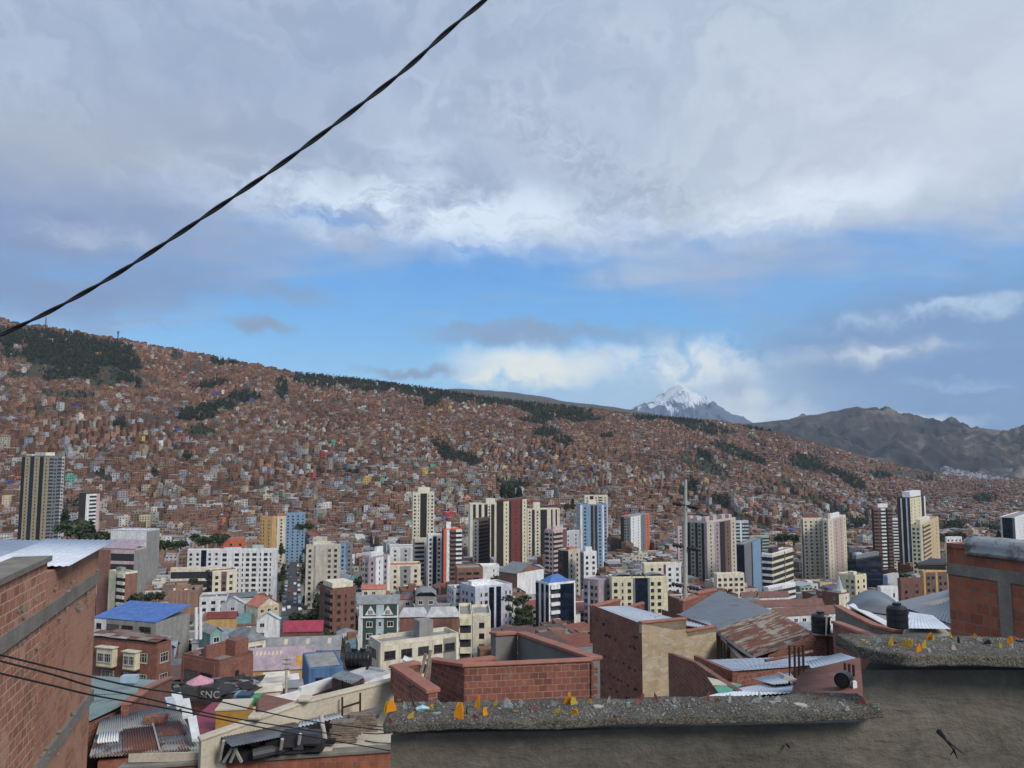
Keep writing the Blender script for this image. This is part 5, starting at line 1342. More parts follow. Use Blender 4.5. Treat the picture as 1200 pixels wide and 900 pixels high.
def rel(px, py, l):
    dx, dy = px-l[0], py-l[1]
    if abs(dx) > abs(dy)*1.1: return 'right of' if dx > 0 else 'left of'
    return 'above' if dy < 0 else 'below'
def tlabel(px,py,k,s):
    l = nearest_lm(px,py)[0]
    return f"{'tall dark' if TV[k][2]=='tall' else 'rounded dark green'} tree {rel(px,py,l)} the {l[3]}"
# named clumps: (px, py, D, n, spread m, size, kind)
CL = [(84,603,560,5,9,2.6,0),(104,618,500,4,9,1.8,2),(122,617,440,5,10,1.7,4),(150,628,440,7,14,1.4,0),(196,628,470,6,14,1.5,2),(240,622,520,8,18,1.5,4),(363,610,640,4,8,1.6,0),(404,672,440,8,14,1.3,2),
 (602,575,1000,8,18,2.2,1),(592,571,1020,5,12,2.2,3),(670,588,900,3,8,1.6,0),(604,694,300,3,5,.8,0),(616,716,280,5,6,.8,2),(610,706,285,4,5,.7,4),(705,676,400,2,4,1.3,0),(552,668,520,4,8,1.5,2),(540,660,560,3,8,1.5,0),(490,690,330,4,6,1.2,2),(580,672,420,2,4,1,0),
 (352,710,330,1,1,1.3,0),(372,709,330,2,3,1.5,2),(388,742,240,4,5,1.3,4),(180,690,330,3,5,1.2,0),(224,686,370,2,3,1.5,1),(924,622,660,4,9,1.8,2),(1117,622,760,6,12,1.8,0),(1150,625,780,5,10,1.7,2),(1168,626,780,4,9,1.7,4),
 (938,703,360,2,5,1.2,0),(955,702,370,3,7,1.2,2),(900,703,380,2,5,1.0,0),(853,696,400,3,8,1.0,4),(1048,665,470,2,4,1.4,0),(330,668,480,2,5,1.2,1),(357,665,480,2,5,1.3,1),(359,640,600,2,5,1.3,0),(330,640,600,2,5,1.3,1),(240,742,205,2,3,1.0,2),(1033,668,520,1,2,1.3,2)]
for (px,py,D,n,spr,s,k) in CL:
    for i in range(n):
        p = P(px,py,D); x = p.x+R.gauss(0,spr*.5); y = D+R.gauss(0,spr*.5)
        g0 = ground(x,y); s_ = s*R.uniform(.75,1.15)
        q = proj(x,y,g0+3); kk = k if R.random()<.7 else R.randrange(5)
        e = tree(x,y,s_,kk,tlabel(px,py,kk,s_))
        # stand where the photograph shows the crown
        if g0 < p.z-6*s_: e.location.z = max(g0, p.z-7*s_)
# avenue trees
for q in range(-10,430,13):
    for sd_ in (-1,1):
        if R.random() < .4:
            c = A0+AVD*(q+R.uniform(-3,3))+AVN*(sd_*6.4)
            pp = proj(c.x,c.y,ground(c.x,c.y)+3)
            kk = R.choice([0,2,4,1]); e = tree(c.x,c.y,R.uniform(.4,.75),kk,f"{'slim' if kk==1 else 'small round'} tree on the {'left' if sd_<0 else 'right'} pavement of the avenue",'trees along the avenue')
# gaps between houses
for i in range(60):
    px = R.uniform(120,1100); D = R.uniform(200,900); x = (px-600)/902*D; 
    if footprint_free(x,D,2):
        kk = R.randrange(5); s_ = R.uniform(.7,1.3); tp = proj(x,D,ground(x,D)+3)
        if cap_height(x,D,2,D) > 6*s_: tree(x,D,s_,kk,tlabel(tp[0],tp[1],kk,s_))
# woods on the slope: one mass
wood = MB(); nw = 0
for (cx,cy,rx,ry,sl,k) in PATCH:
    if k == 'cliff': num = int(rx*ry*.10)
    elif k == 'grass': num = int(rx*ry*.30)+3
    else: num = int(rx*ry*.80)+8
    for i in range(num):
        a = R.uniform(0,6.28); r_ = math.sqrt(R.random()); px = cx+rx*r_*math.cos(a); py = cy+ry*r_*math.sin(a)+sl*(px-cx)/rx
        if k != 'cliff' and patch_at(px, py, 1.15) is None: continue
        p = raycast(px, max(py,interp(px,RIDGE_PY)+1), 700)
        if p is None: continue
        h = R.uniform(7,15) if k=='wood' else R.uniform(3,7); rr_ = h*R.uniform(.16,.30)
        base = R.choice([(.020,.030,.016),(.030,.040,.020),(.042,.050,.024),(.024,.036,.022)])
        crown(wood, p.x,p.y,p.z-.5, rr_, h, 26, 'tall', R, 2.0 if h>6 else 1.2, base); nw += 1
for i in range(5200):   # scattered single bushes among the slope houses
    px = R.uniform(0,1200); py = R.uniform(interp(px,RIDGE_PY)+1, 610)
    p = raycast(px,py,880)
    if p is None: continue
    h = R.uniform(3,8); crown(wood,p.x,p.y,p.z+1,h*.35,h,9,'tall',R,1.5,(.024,.034,.018))
for i in range(160):    # along the skyline
    px = R.uniform(-5,1100); ry = interp(px,RIDGE_Y)-15; p = P(px, interp(px,RIDGE_PY), ry); h = R.uniform(4,9)
    crown(wood,p.x,ry,ground(p.x,ry),h*.3,h,16,'tall',R,1.4,(.018,.026,.016))
print('wood trees', nw, len(wood.n))
tag(wood.build('woodland', leafm), kind='stuff')
# masts on the skyline
for (px,py0,py1,lbl) in [(53,372,392,'thin lattice mast on the wooded skyline at the far left'),(138,388,400,'broad-topped lattice mast standing on the skyline ridge')]:
    Y = interp(px,RIDGE_Y)-20; g = P(px,py1,Y); tp = Zp(py0,Y); e = empty('lattice_mast',(g.x,Y,g.z-6)); H = tp-g.z+6
    for sx in (-1,1):
        for sy in (-1,1):
            mb = MB(); mb.tube([(sx*1.8,sy*1.8,0),(sx*.5,sy*.5,H)],.3,4); mb.build('leg',M['rebar'],e)
    mb = MB(); n = 8
    for i in range(n):
        f0,f1 = i/n,(i+1)/n; a0=1.8-1.3*f0; a1=1.8-1.3*f1
        mb.tube([(-a0,-a0,H*f0),(a1,-a1,H*f1)],.15,4); mb.tube([(a0,-a0,H*f0),(-a1,-a1,H*f1)],.15,4)
    mb.build('bracing',M['rebar'],e)
    if py0 == 388:
        mb = MB(); mb.box(-4,4,-.4,.4,H*.9,H*.96); mb.box(-3,3,-.4,.4,H*.75,H*.8); mb.build('crossarm',M['rebar'],e)
    tag(e,lbl,'mast')
# ================= things close to the camera =================
def corr(name, a, b_, c_, d_, n, amp, mat, parent, lift=0.0, seg=6, nv=2, sag=0.0, prof='sin', thick=0.0):
    """corrugated sheet: ridges counted along a->b, running a->d"""
    a,b_,c_,d_ = [Vector(v) for v in (a,b_,c_,d_)]
    nrm = (b_-a).cross(d_-a).normalized()
    if nrm.z < 0: nrm = -nrm
    mb = MB(); N = n*seg; pts = []
    for j in range(nv+1):
        for i in range(N+1):
            s_, t_ = i/N, j/nv
            p = a.lerp(b_, s_).lerp(d_.lerp(c_, s_), t_)
            ph = s_*n*2*math.pi
            w_ = math.sin(ph) if prof == 'sin' else (1 if (ph/(2*math.pi))%1 < .18 else 0)
            p = p+nrm*(amp*w_+lift)+Vector((0,0,-sag*math.sin(math.pi*t_)))
            pts.append(tuple(p))
    W = N+1
    F = [(j*W+i, j*W+i+1, (j+1)*W+i+1, (j+1)*W+i) for j in range(nv) for i in range(N)]
    mb.add(pts, F)
    o = mb.build(name, mat, parent, smooth=(prof=='sin'))
    sm = o.modifiers.new('thick','SOLIDIFY'); sm.thickness = .006 if not thick else thick; sm.offset = -1
    return o
def run_wall(parent, pts, th, drop, mat, capmat=None, caph=.06, capw=None, name='wall', capname='coping', bottoms=None):
    """wall along 3-D top points, optional cap"""
    for i in range(len(pts)-1):
        a,b_ = Vector(pts[i]), Vector(pts[i+1]); d = Vector((b_.x-a.x,b_.y-a.y,0)).normalized(); n_ = Vector((-d.y,d.x,0))*(th/2)
        if n_.y < 0: n_ = -n_
        e = d*.0
        za, zb2 = (a.z-drop, b_.z-drop) if bottoms is None else (bottoms, bottoms)
        mb = MB()
        q = [a, b_, b_+2*n_, a+2*n_]
        v = [(p.x,p.y,z) for p,z in zip(q,(za,zb2,zb2,za))]+[(p.x,p.y,z) for p,z in zip(q,(a.z,b_.z,b_.z,a.z))]
        mb.add(v,[(0,1,5,4),(1,2,6,5),(2,3,7,6),(3,0,4,7),(4,5,6,7),(3,2,1,0)])
        mb.build(name, mat, parent, uv=True, fix=True)
        if capmat:
            cw = (capw or th*1.3); o_ = d*.03; nn = n_.normalized()
            q = [a-nn*(cw-th)/2-o_, b_-nn*(cw-th)/2+o_, b_+nn*(th+(cw-th)/2)+o_, a+nn*(th+(cw-th)/2)-o_]
            zs = (a.z,b_.z,b_.z,a.z)
            mb = MB(); v = [(p.x,p.y,z+.003) for p,z in zip(q,zs)]+[(p.x,p.y,z+caph) for p,z in zip(q,zs)]
            mb.add(v,[(0,1,5,4),(1,2,6,5),(2,3,7,6),(3,0,4,7),(4,5,6,7),(3,2,1,0)])
            o = mb.build(capname, capmat, parent, fix=True); bv = o.modifiers.new('bev','BEVEL'); bv.width = min(.02,caph*.3); bv.segments = 2
def poly_slab(name, pts, th, mat, parent, uv=False):
    mb = MB(); mb.slab([tuple(p) for p in pts], th); return mb.build(name, mat, parent, uv=uv, fix=True)
def root(name, label, cat, loc=(0,0,0), group=None):
    e = empty(name, loc); tag(e, label, cat, group); return e
def solid(name, pts, drop, mat, parent, uv=True):
    """walls under a roof outline"""
    mb = MB(); n = len(pts); p = [tuple(q) for q in pts]; lo = min(q[2] for q in p)-drop
    mb.add(p+[(q[0],q[1],lo) for q in p],[(i,(i+1)%n,n+(i+1)%n,n+i) for i in range(n)]+[tuple(range(n)),tuple(reversed(range(n,2*n)))])
    return mb.build(name, mat, parent, uv=uv, fix=True)

# ---- 1. rendered garden wall with a rough coping set with broken glass ----
gw = root('garden_wall', 'grey-brown rendered wall stepped in two heights, its coping set with broken glass', 'wall', (.8,3.3,-3.2))
def loc(v): return Vector(v)-Vector(gw.location)
Yf = 3.25
xl = P(458,870,Yf).x; xm = P(1012,830,Yf).x; xr = 3.6
zl = lambda x: np.interp(x,[xl,xm],[Zp(861,Yf),Zp(846,Yf)])
mb = MB()
def wallpanel(mb, x0,x1,ztop,y0,y1):
    nx = max(2,int((x1-x0)/.05)); nz = 50; pts=[]
    for j in range(nz+1):
        for i in range(nx+1):
            x = x0+(x1-x0)*i/nx; zt = ztop(x); z = -3.2+(zt+3.2)*(j/nz)
            dy = .012*noise.noise(Vector((x*2,z*2,0)))+.005*noise.noise(Vector((x*9,z*9,3)))
            pts.append((x-gw.location.x, y0+dy-gw.location.y, z-gw.location.z))
    W=nx+1; mb.add(pts,[(j*W+i,j*W+i+1,(j+1)*W+i+1,(j+1)*W+i) for j in range(nz) for i in range(nx)])
wallpanel(mb, xl, xm, zl, Yf, Yf+.25)
mb.box(xl-gw.location.x, xm+.17-gw.location.x, .0+Yf+.016-gw.location.y, Yf+.24-gw.location.y, 0, zl(xl)-gw.location.z-.01)
mb.build('wall', M['plaster'], gw, smooth=True)
mb = MB(); zu = Zp(785,Yf)
wallpanel(mb, xm, xr, lambda x: zu, Yf, Yf+.25)
g_=gw.location; mb.prism([(xm+.012-g_.x,Yf+.016-g_.y),(xr-g_.x,Yf+.016-g_.y),(xr-g_.x,Yf+.24-g_.y),(xm+.16-g_.x,Yf+.24-g_.y)],0,zu-g_.z-.01)
mb.build('wall', M['plaster'], gw, smooth=True)
def rough_slab(name, x0, x1, yfr, ybk, ztf, zbf, parent, seed=0):
    """coping with uneven faces; ztf/zbf top and bottom height as functions of x"""
    nx = int((x1-x0)/.014); ny = 24; nz = 5; pts=[]; W = nx+1
    ring = []   # cross-section: bottom front -> top front -> back
    for j in range(nz+1): ring.append((0, j/nz))
    for j in range(1,ny+1): ring.append((j/ny, 1))
    ring.append((1,0)); 
    for (u,v_) in ring:
        for i in range(W):
            x = x0+(x1-x0)*i/nx
            yf_ = yfr(x); yb_ = ybk(x)
            y = yf_+(yb_-yf_)*u; z = zbf(x)+(ztf(x)-zbf(x))*v_
            q = Vector((x*5,y*5,z*5+seed)); q2 = Vector((x*26,y*26,z*26+seed)); q3 = Vector((x*70,y*70,z*70+seed))
            dz = .008*noise.noise(q)+.005*noise.noise(q2)+.003*noise.noise(q3)
            if v_ < 1 or u == 0: y += .010*noise.noise(q+Vector((3,3,3)))+.005*noise.noise(q2)+.003*noise.noise(q3)
            if v_ == 0: dz *= .5
            e = min(i, nx-i)
            ex = 0
            if e == 0: ex = .012*noise.noise(Vector((y*20,z*20,seed)))
            if v_ == 1: z += dz + .004*math.sin(math.pi*u)
            else: z += dz*.4
            pts.append((x+ex-parent.location.x, y-parent.location.y, z-parent.location.z))
    K = len(ring)
    F = [(j*W+i,(j)*W+i+1,(j+1)*W+i+1,(j+1)*W+i) for j in range(K-1) for i in range(nx)]
    F += [((K-1)*W+i,(K-1)*W+i+1,i+1,i) for i in range(nx)]
    F += [tuple(j*W for j in range(K)), tuple(reversed([j*W+nx for j in range(K)]))]
    mb = MB(); mb.add(pts,F); return mb.build(name, M['coping'], parent, smooth=True, fix=True)
# lower coping
x0 = P(449,850,3.16).x; x1 = P(1036,833,3.16).x
fr = lambda x: 3.16
ztL = lambda x: float(np.interp(x,[x0,x1],[Zp(850,3.16),Zp(834,3.16)]))
zbL = lambda x: ztL(x)-.028-.01*noise.noise(Vector((x*3,0,0)))
bkL = lambda x: float(np.interp(x,[x0,x1],[3.44,3.40]))
cop1 = rough_slab('coping', x0, x1, fr, bkL, ztL, zbL, gw, 1)
x2 = P(981,748,3.45).x
bk2 = lambda x: 3.45-.02*math.sin(x*3); 
fr2 = lambda x: 3.10+max(0,(x2+.12-x))*1.2
ztU = lambda x: Zp(770,3.10)+.006*math.sin(x*5)
zbU = lambda x: ztU(x)-.040-.012*noise.noise(Vector((x*3,2,0)))
cop2 = rough_slab('coping', x2, xr, fr2, bk2, ztU, zbU, gw, 7)
def glassm(name, c, tr=.55):
    m,t,b = newmat(name); b.inputs['Base Color'].default_value = c; b.inputs['Roughness'].default_value = .12
    b.inputs['Transmission Weight'].default_value = tr; b.inputs['IOR'].default_value = 1.3; return m
GL = {'o':glassm('amber_glass',(.95,.36,.02,1),.3),'y':glassm('yellow_glass',(.75,.52,.07,1),.5),'c':glassm('clear_glass',(.75,.80,.80,1),.75),'r':glassm('red_glass',(.42,.15,.13,1),.4),'g':glassm('pale_green_glass',(.45,.58,.52,1),.6),'k':M['tar'],'b':glassm('brown_glass',(.25,.13,.05,1),.4),'s':M['pole']}
SH = [(459,836,15,13,'o'),(453,836,12,8,'y'),(481,843,8,9,'y'),(457,849,6,9,'r'),(505,834,8,8,'y'),(512,838,3,10,'g'),(493,834,2,16,'g'),(537,842,19,13,'o'),(540,836,14,10,'y'),(559,832,17,7,'o'),(569,839,10,6,'o'),(580,829,10,5,'y'),(558,842,5,9,'r'),(547,838,9,2,'k'),
 (475,832,9,6,'c'),(596,832,12,12,'c'),(610,826,5,5,'c'),(626,833,5,10,'r'),(605,836,4,9,'b'),(649,828,7,6,'c'),(665,825,11,10,'o'),(673,827,9,9,'y'),(669,824,12,5,'y'),(690,825,6,6,'y'),(653,836,6,8,'y'),(673,838,7,10,'o'),(700,830,4,14,'s'),(714,824,7,5,'c'),(736,826,3,6,'g'),
 (747,826,8,5,'r'),(752,820,7,5,'r'),(769,821,11,4,'r'),(782,823,4,5,'c'),(790,824,6,4,'c'),(808,829,5,4,'c'),(829,821,10,4,'r'),(812,822,4,5,'c'),(850,822,7,4,'g'),(855,824,9,3,'c'),(886,824,6,11,'c'),(891,820,9,4,'c'),(905,825,4,9,'c'),(911,823,7,9,'c'),(938,828,4,16,'s'),(960,822,7,5,'b'),(985,826,4,6,'c'),(1010,826,8,9,'r'),(1027,829,5,9,'g'),
 (1011,752,4,5,'y'),(1030,754,6,6,'g'),(1043,756,12,5,'y'),(1046,758,8,5,'y'),(1060,758,8,8,'y'),(1066,758,9,7,'y'),(1077,764,9,9,'o'),(1083,760,9,9,'y'),(1088,751,12,8,'o'),(1094,752,8,6,'y'),(1104,753,5,6,'c'),(1116,749,7,2,'y'),(1124,756,11,3,'k'),(1123,761,5,4,'r'),(1144,750,8,4,'y'),(1148,752,5,6,'c'),(1157,756,6,12,'k'),(1173,760,9,4,'y'),(1171,752,5,6,'c'),(1183,756,11,6,'o'),(1189,752,6,8,'r'),(1195,753,4,10,'k')]
rg = random.Random(4)
for k in range(26):
    low = rg.random() < .7
    SH.append((rg.uniform(462,1025) if low else rg.uniform(1015,1195), rg.uniform(822,845) if low else rg.uniform(750,764), rg.uniform(2,6), rg.uniform(3,7), rg.choice('cccccbsbs')))
for (px,py,h,w_,k) in SH:
    up = py < 790
    cz = ztU if up else ztL; cp = cop2 if up else cop1
    # where the ray meets the coping's top
    Yq = 3.2
    for _ in range(8): 
        p = P(px,py,Yq); Yq = cz(p.x)/kz(py)
    Yq = min(max(Yq,(3.12 if up else 3.18)),3.46); p = P(px,py,Yq)
    hh = h/902*Yq*1.05; ww = w_/902*Yq
    mb = MB(); n = 5; tilt = Vector((rg.uniform(-.3,.3),rg.uniform(-.3,.3),1)).normalized()
    yaw = rg.uniform(-.6,.6); ax = Vector((math.cos(yaw),math.sin(yaw),0)); ay = Vector((-math.sin(yaw),math.cos(yaw),0))
    base = Vector((p.x,p.y,cz(p.x)+.004))-Vector(gw.location)
    if h < 5:   # lying flat
        pts = [base+ax*math.cos(a)*ww*.5*rg.uniform(.7,1.1)+ay*math.sin(a)*ww*.35+Vector((0,0,.006)) for a in [i*math.pi/3 for i in range(6)]]
        mb.slab([tuple(q) for q in pts], .012)
    else:
        bow = ww*.25
        prof = [(-.5,-.1),(-.38,.5),(-.12,rg.uniform(.75,1)),(.1,rg.uniform(.55,1.0)),(.33,rg.uniform(.3,.8)),(.5,-.1)]
        f_ = [base+ax*u*ww+tilt*v*hh+ay*(-bow*(1-(2*u)**2)) for u,v in prof]; g_ = [q+ay*.004 for q in f_]; m_ = len(f_)
        mb.add([tuple(q) for q in f_+g_], [(0,1,2,3,4,5),(11,10,9,8,7,6)]+[(i,(i+1)%m_,m_+(i+1)%m_,m_+i) for i in range(m_)])
    o = mb.build('glass_shard' if k not in 'ks' else 'pebble', GL[k], cp, fix=True)
# loose grit on the coping
mb = MB(); rg = random.Random(9)
for k in range(1500):
    if rg.random()<.7: x = rg.uniform(x0+.01,x1-.01); y = rg.uniform(3.18,3.38); z = ztL(x)
    else: x = rg.uniform(x2+.02,2.6); y = rg.uniform(3.14,3.42); z = ztU(x)
    r_ = rg.uniform(.0015,.005); g = rg.uniform(.10,.36); z += .004
    a_ = rg.uniform(0,3); ca,sa = math.cos(a_),math.sin(a_)
    v = [(-1,-.7,-.6),(1,-.9,-.6),(.8,.8,-.6),(-.9,.9,-.6),(-.5,-.4,.6),(.6,-.5,.7),(.4,.5,.5),(-.5,.4,.6)]
    mb.add([(x+(q[0]*ca-q[1]*sa)*r_-gw.location.x,y+(q[0]*sa+q[1]*ca)*r_-gw.location.y,z+q[2]*r_-gw.location.z) for q in v],[(0,1,5,4),(1,2,6,5),(2,3,7,6),(3,0,4,7),(4,5,6,7)],0,(g,g*.95,g*.88,1))
tag(mb.build('grit', M['wall'], gw), kind='stuff')
# rusty bracket, blue plastic scrap on the coping and dry twig on the face
e = root('bent_steel_rod','thin bent steel rod standing up from the lower coping near its left end','rod',P(486,832,3.35))
o_ = Vector(e.location); mb = MB(); mb.tube([P(490,832,3.35)-o_,P(485,826,3.36)-o_,P(482,812,3.37)-o_,P(483,803,3.38)-o_],.0045,6); mb.build('rod',M['rebar'],e)
mb = MB(); mb.tube([P(479,804,3.38)-o_,P(486,803,3.38)-o_],.007,6); mb.build('hook',M['rebar'],e)
mb = MB(); mb.tube([P(488,831,3.3),P(495,829,3.3),P(503,830,3.3)],[.008,.011,.004],6); tag(mb.build('plastic_scrap',simple('pale_blue_plastic',(.35,.55,.60,1),.5)),'pale blue-green strip of plastic lying beside the bent steel rod','scrap')
mb = MB(); mb.tube([P(1100,857,3.18),P(1108,866,3.14),P(1117,877,3.12),P(1122,889,3.14)],[.012,.006,.005,.002],6)
mb.tube([P(1111,869,3.13),P(1121,877,3.10),P(1131,885,3.10)],[.004,.003,.0015],5); mb.tube([P(1118,879,3.12),P(1113,886,3.12)],[.003,.001],5)
tag(mb.build('dry_twig',M['tar']),'dark dry twig sticking to the face of the taller rendered wall','twig')
mb = MB(); mb.tube([P(922,872,3.24),P(925,876,3.22)],.005,6); tag(mb.build('nail',M['rebar']),'small dark nail in the face of the lower rendered wall','nail')

# ---- 2. brick building at the left edge with white roof sheets ----
lb = root('brick_building','tall brick building at the left edge with cement bands and white sheet roof','building',P(110,690,12))
lo = Vector(lb.location)
Yc = 12.0; top = P(116,640,Yc); dirn = Vector((-.313,1,0)).normalized()   # wall runs away from us along this
side = Vector((dirn.y,-dirn.x,0))   # faces right
cx_, cy_ = top.x, top.y
def wp(s_, z, off=0.0): # s_ metres back towards the camera from the far corner
    p = Vector((cx_,cy_,0))-dirn*s_+side*off; return Vector((p.x,p.y,z))
zt = Zp(640,Yc); ze = zt
def zat(px,py):  # height on the wall plane under this pixel and how far along
    u = (px-600)/902.; k = kz(py); uu = u*(CT+k*ST)
    # X = uu*Y ; X = cx - dirn.x*s ; Y = cy - dirn.y*s
    s_ = (cx_-uu*cy_)/(dirn.x-uu*dirn.y); Y = cy_-dirn.y*s_; return s_, k*Y
s_split,_ = zat(52,700)
def panel(name, s0, s1, z0, z1, off, mat, th=.35, n=1):
    mb = MB(); q = [wp(s1,0,off),wp(s0,0,off),wp(s0,0,-th),wp(s1,0,-th)]
    z1f = z1 if callable(z1) else (lambda s_: z1); z0f = z0 if callable(z0) else (lambda s_: z0)
    ss = [s1,s0,s0,s1]
    v = [tuple(Vector((p.x,p.y,z0f(a)))-lo) for p,a in zip(q,ss)]+[tuple(Vector((p.x,p.y,z1f(a)))-lo) for p,a in zip(q,ss)]
    mb.add(v,[(0,1,5,4),(1,2,6,5),(2,3,7,6),(3,0,4,7),(4,5,6,7),(3,2,1,0)])
    return mb.build(name, mat, lb, uv=True, fix=True)
_,zb1a = zat(112,673); _,zb1b = zat(112,692); _,zb2a = zat(108,806); _,zb2b = zat(108,822)
_,zc1 = zat(54,652)
zA = (zb1a+zat(20,728)[1])/2; zB = zA-.17; zC2 = (zb2a+zb2b)/2+.09; zD = zC2-.17
panel('wall', 0, s_split, zA, zt, 0, M['brick_smear'])
panel('wall', 0, s_split, zC2, zB, -.01, M['brick_smear'])
panel('wall', 0, s_split, -9, zD, -.02, M['brick_smear'])
panel('wall', s_split+.0, 14, zA, zc1-.06, .012, M['brick_left'])
panel('wall', s_split+.09, 14, zD-.1, zB, .0, M['brick_left'])
panel('wall', s_split+.09, 14, -9, zD-.28, .002, M['brick_left'])
panel('cement_band', -.01, 14, zB, zA, .035, M['cement_band'])
panel('cement_band', -.01, s_split, zD, zC2, .03, M['cement_band'])
panel('cement_band', s_split+.09, 14, zD-.28, zD-.1, .034, M['cement_band'])
panel('joint', s_split+.0, s_split+.095, -9, zB, -.10, M['dark'])
panel('coping', s_split-.05, 14, zc1-.06, zc1+.0, .05, M['cement_band'])
mb = MB()  # bits of loose mortar
rg = random.Random(5)
for k in range(60):
    s_ = rg.uniform(.1,4); z = rg.choice([zA,zB,zC2])+rg.uniform(-.25,.15); r_ = rg.uniform(.004,.022)
    p = wp(s_,z,.02)-lo; mb.box(p.x-r_,p.x+r_,p.y-r_,p.y+r_,p.z-r_*.6,p.z+r_*.6,0,(.3,.27,.23,1))
tag(mb.build('mortar_lumps',M['wall'],lb),kind='stuff')
mb = MB(); mb.prism([tuple((wp(0,0,-.35)-lo)[:2]),tuple((wp(14,0,-.35)-lo)[:2]),tuple((wp(14,0,-7)-lo)[:2]),tuple((wp(0,0,-7)-lo)[:2])],-9-lo.z,zt-.05-lo.z); mb.build('rear_wall',M['brick_left'],lb,uv=True,fix=True)
for k in range(6):
    o0 = .16-k*.95; o1 = o0-1.02; zr = zt+.035+k*.055
    f = -.45+[.0,.28,.1,.42,.2,.5][k]; nr = 9 if k else 9
    sn = (s_split-.35) if k == 0 else 9
    a = wp(sn,zr,o0)-lo; b_ = wp(sn,zr+.05,o1)-lo; d_ = wp(f,zr,o0)-lo; c_ = wp(f,zr+.05,o1)-lo
    o = corr('roof_sheet', a, b_, c_, d_, 13, .006, M['sheet_white'], lb, thick=.008)
    if k == 0:
        corr('roof_sheet', wp(s_split+.35,zr-.06,o0-.35)-lo, wp(s_split+.35,zr-.04,o1)-lo, wp(s_split-.4,zr-.03,o1)-lo, wp(s_split-.4,zr-.05,o0-.35)-lo, 5, .012, M['sheet_white'], lb)
        corr('roof_sheet', wp(9,zr-.10,o0-.45)-lo, wp(9,zr-.07,o1-.1)-lo, wp(s_split+.2,zr-.07,o1-.1)-lo, wp(s_split+.2,zr-.10,o0-.45)-lo, 5, .012, M['sheet_white'], lb)

# ---- 3. orange brick wall at the right with zinc flashing ----
rb_ = root('brick_wall','orange hollow-brick wall at the right with cement beam, post and zinc sheet on top','wall',P(1115,700,10.8))
ro = Vector(rb_.location); C0 = P(1109,640,10.8); dr = Vector((.18,-.98,0)).normalized(); dr = Vector((.40,-.92,0)).normalized()
def rp(s_, z, off=0.0):
    n_ = Vector((dr.y,-dr.x,0)); n_ = n_ if n_.y < 0 else -n_
    p = Vector((C0.x,C0.y,0))+dr*s_+n_*off; return Vector((p.x,p.y,z))-ro
def rpan(name, s0, s1, z0, z1, off, mat, th=.3, z0b=None, z1b=None):
    mb = MB(); z0b = z0 if z0b is None else z0b; z1b = z1 if z1b is None else z1b
    v = [rp(s0,z0+ro.z*0,off),rp(s1,z0b,off),rp(s1,z0b,-th),rp(s0,z0,-th),rp(s0,z1,off),rp(s1,z1b,off),rp(s1,z1b,-th),rp(s0,z1,-th)]
    mb.add([tuple(q) for q in v],[(0,1,5,4),(1,2,6,5),(2,3,7,6),(3,0,4,7),(4,5,6,7),(3,2,1,0)]); return mb.build(name, mat, rb_, uv=True, fix=True)
def rz(px,py):
    u = (px-600)/902.; k = kz(py); uu = u*(CT+k*ST); s_ = (uu*C0.y-C0.x)/(dr.x-uu*dr.y); return s_, k*(C0.y+dr.y*s_)
s1_,_ = rz(1171,700); s2_,_ = rz(1186,700)
zt_ = rz(1109,641)[1]; zq1 = rz(1110,659)[1]; zq2 = rz(1110,672)[1]
rpan('wall', 0, 3.2, zq1, zt_, 0, M['brick_near'], z1b=zt_-.02)
rpan('wall', 0, s1_, -4.2, zq2, -.004, M['brick_near'])
rpan('wall', s2_, 3.2, -4.2, zq2, -.002, M['brick_near'])
rpan('cement_beam', -.004, 3.2, zq2, zq1, .012, M['cement_band'])
rpan('cement_post', s1_, s2_, -4.2, zq2, .014, M['cement_band'])
rpan('wall_cap', .02, .55, zt_+.002, zt_+.06, .02, M['brick_near'])
# zinc sheet folded over the wall top
sa_,_ = rz(1134,650); pts=[]; N=26
prof = [(-.55,.14),(-.30,.17),(-.22,.145),(-.14,.175),(-.06,.15),(.0,.165),(.035,.12),(.05,.06),(.042,.03),(.055,-.01),(.06,-.06)]
mb = MB()
for i in range(N+1):
    s_ = sa_+(3.2-sa_)*i/N
    for (o_,h_) in prof:
        w_ = .006*noise.noise(Vector((s_*3,o_*9,0)))
        pts.append(tuple(rp(s_, zt_+h_+w_, o_+w_)))
W = len(prof); mb.add(pts,[(i*W+j,i*W+j+1,(i+1)*W+j+1,(i+1)*W+j) for i in range(N) for j in range(W-1)])
o = mb.build('zinc_flashing', metal_roof('zinc_flashing',(.36,.37,.37,1),(.22,.21,.19,1),.4,.4,5,None,.3), rb_, smooth=True); sm = o.modifiers.new('t','SOLIDIFY'); sm.thickness=.01
e = root('shade_board','dark board projecting left from behind the orange brick wall','board',P(1100,662,14)); o_ = Vector(e.location)
poly_slab('board',[P(1073,660,14)-o_,P(1092,654,15)-o_,P(1108,655,15)-o_,P(1108,664,13.5)-o_,P(1076,663,13.5)-o_],.06,M['tar'],e)
mb = MB(); mb.tube([P(1074,662,13.6)-o_,P(1108,662,13.6)-o_],.03,6); mb.build('bracket',M['rebar'],e)

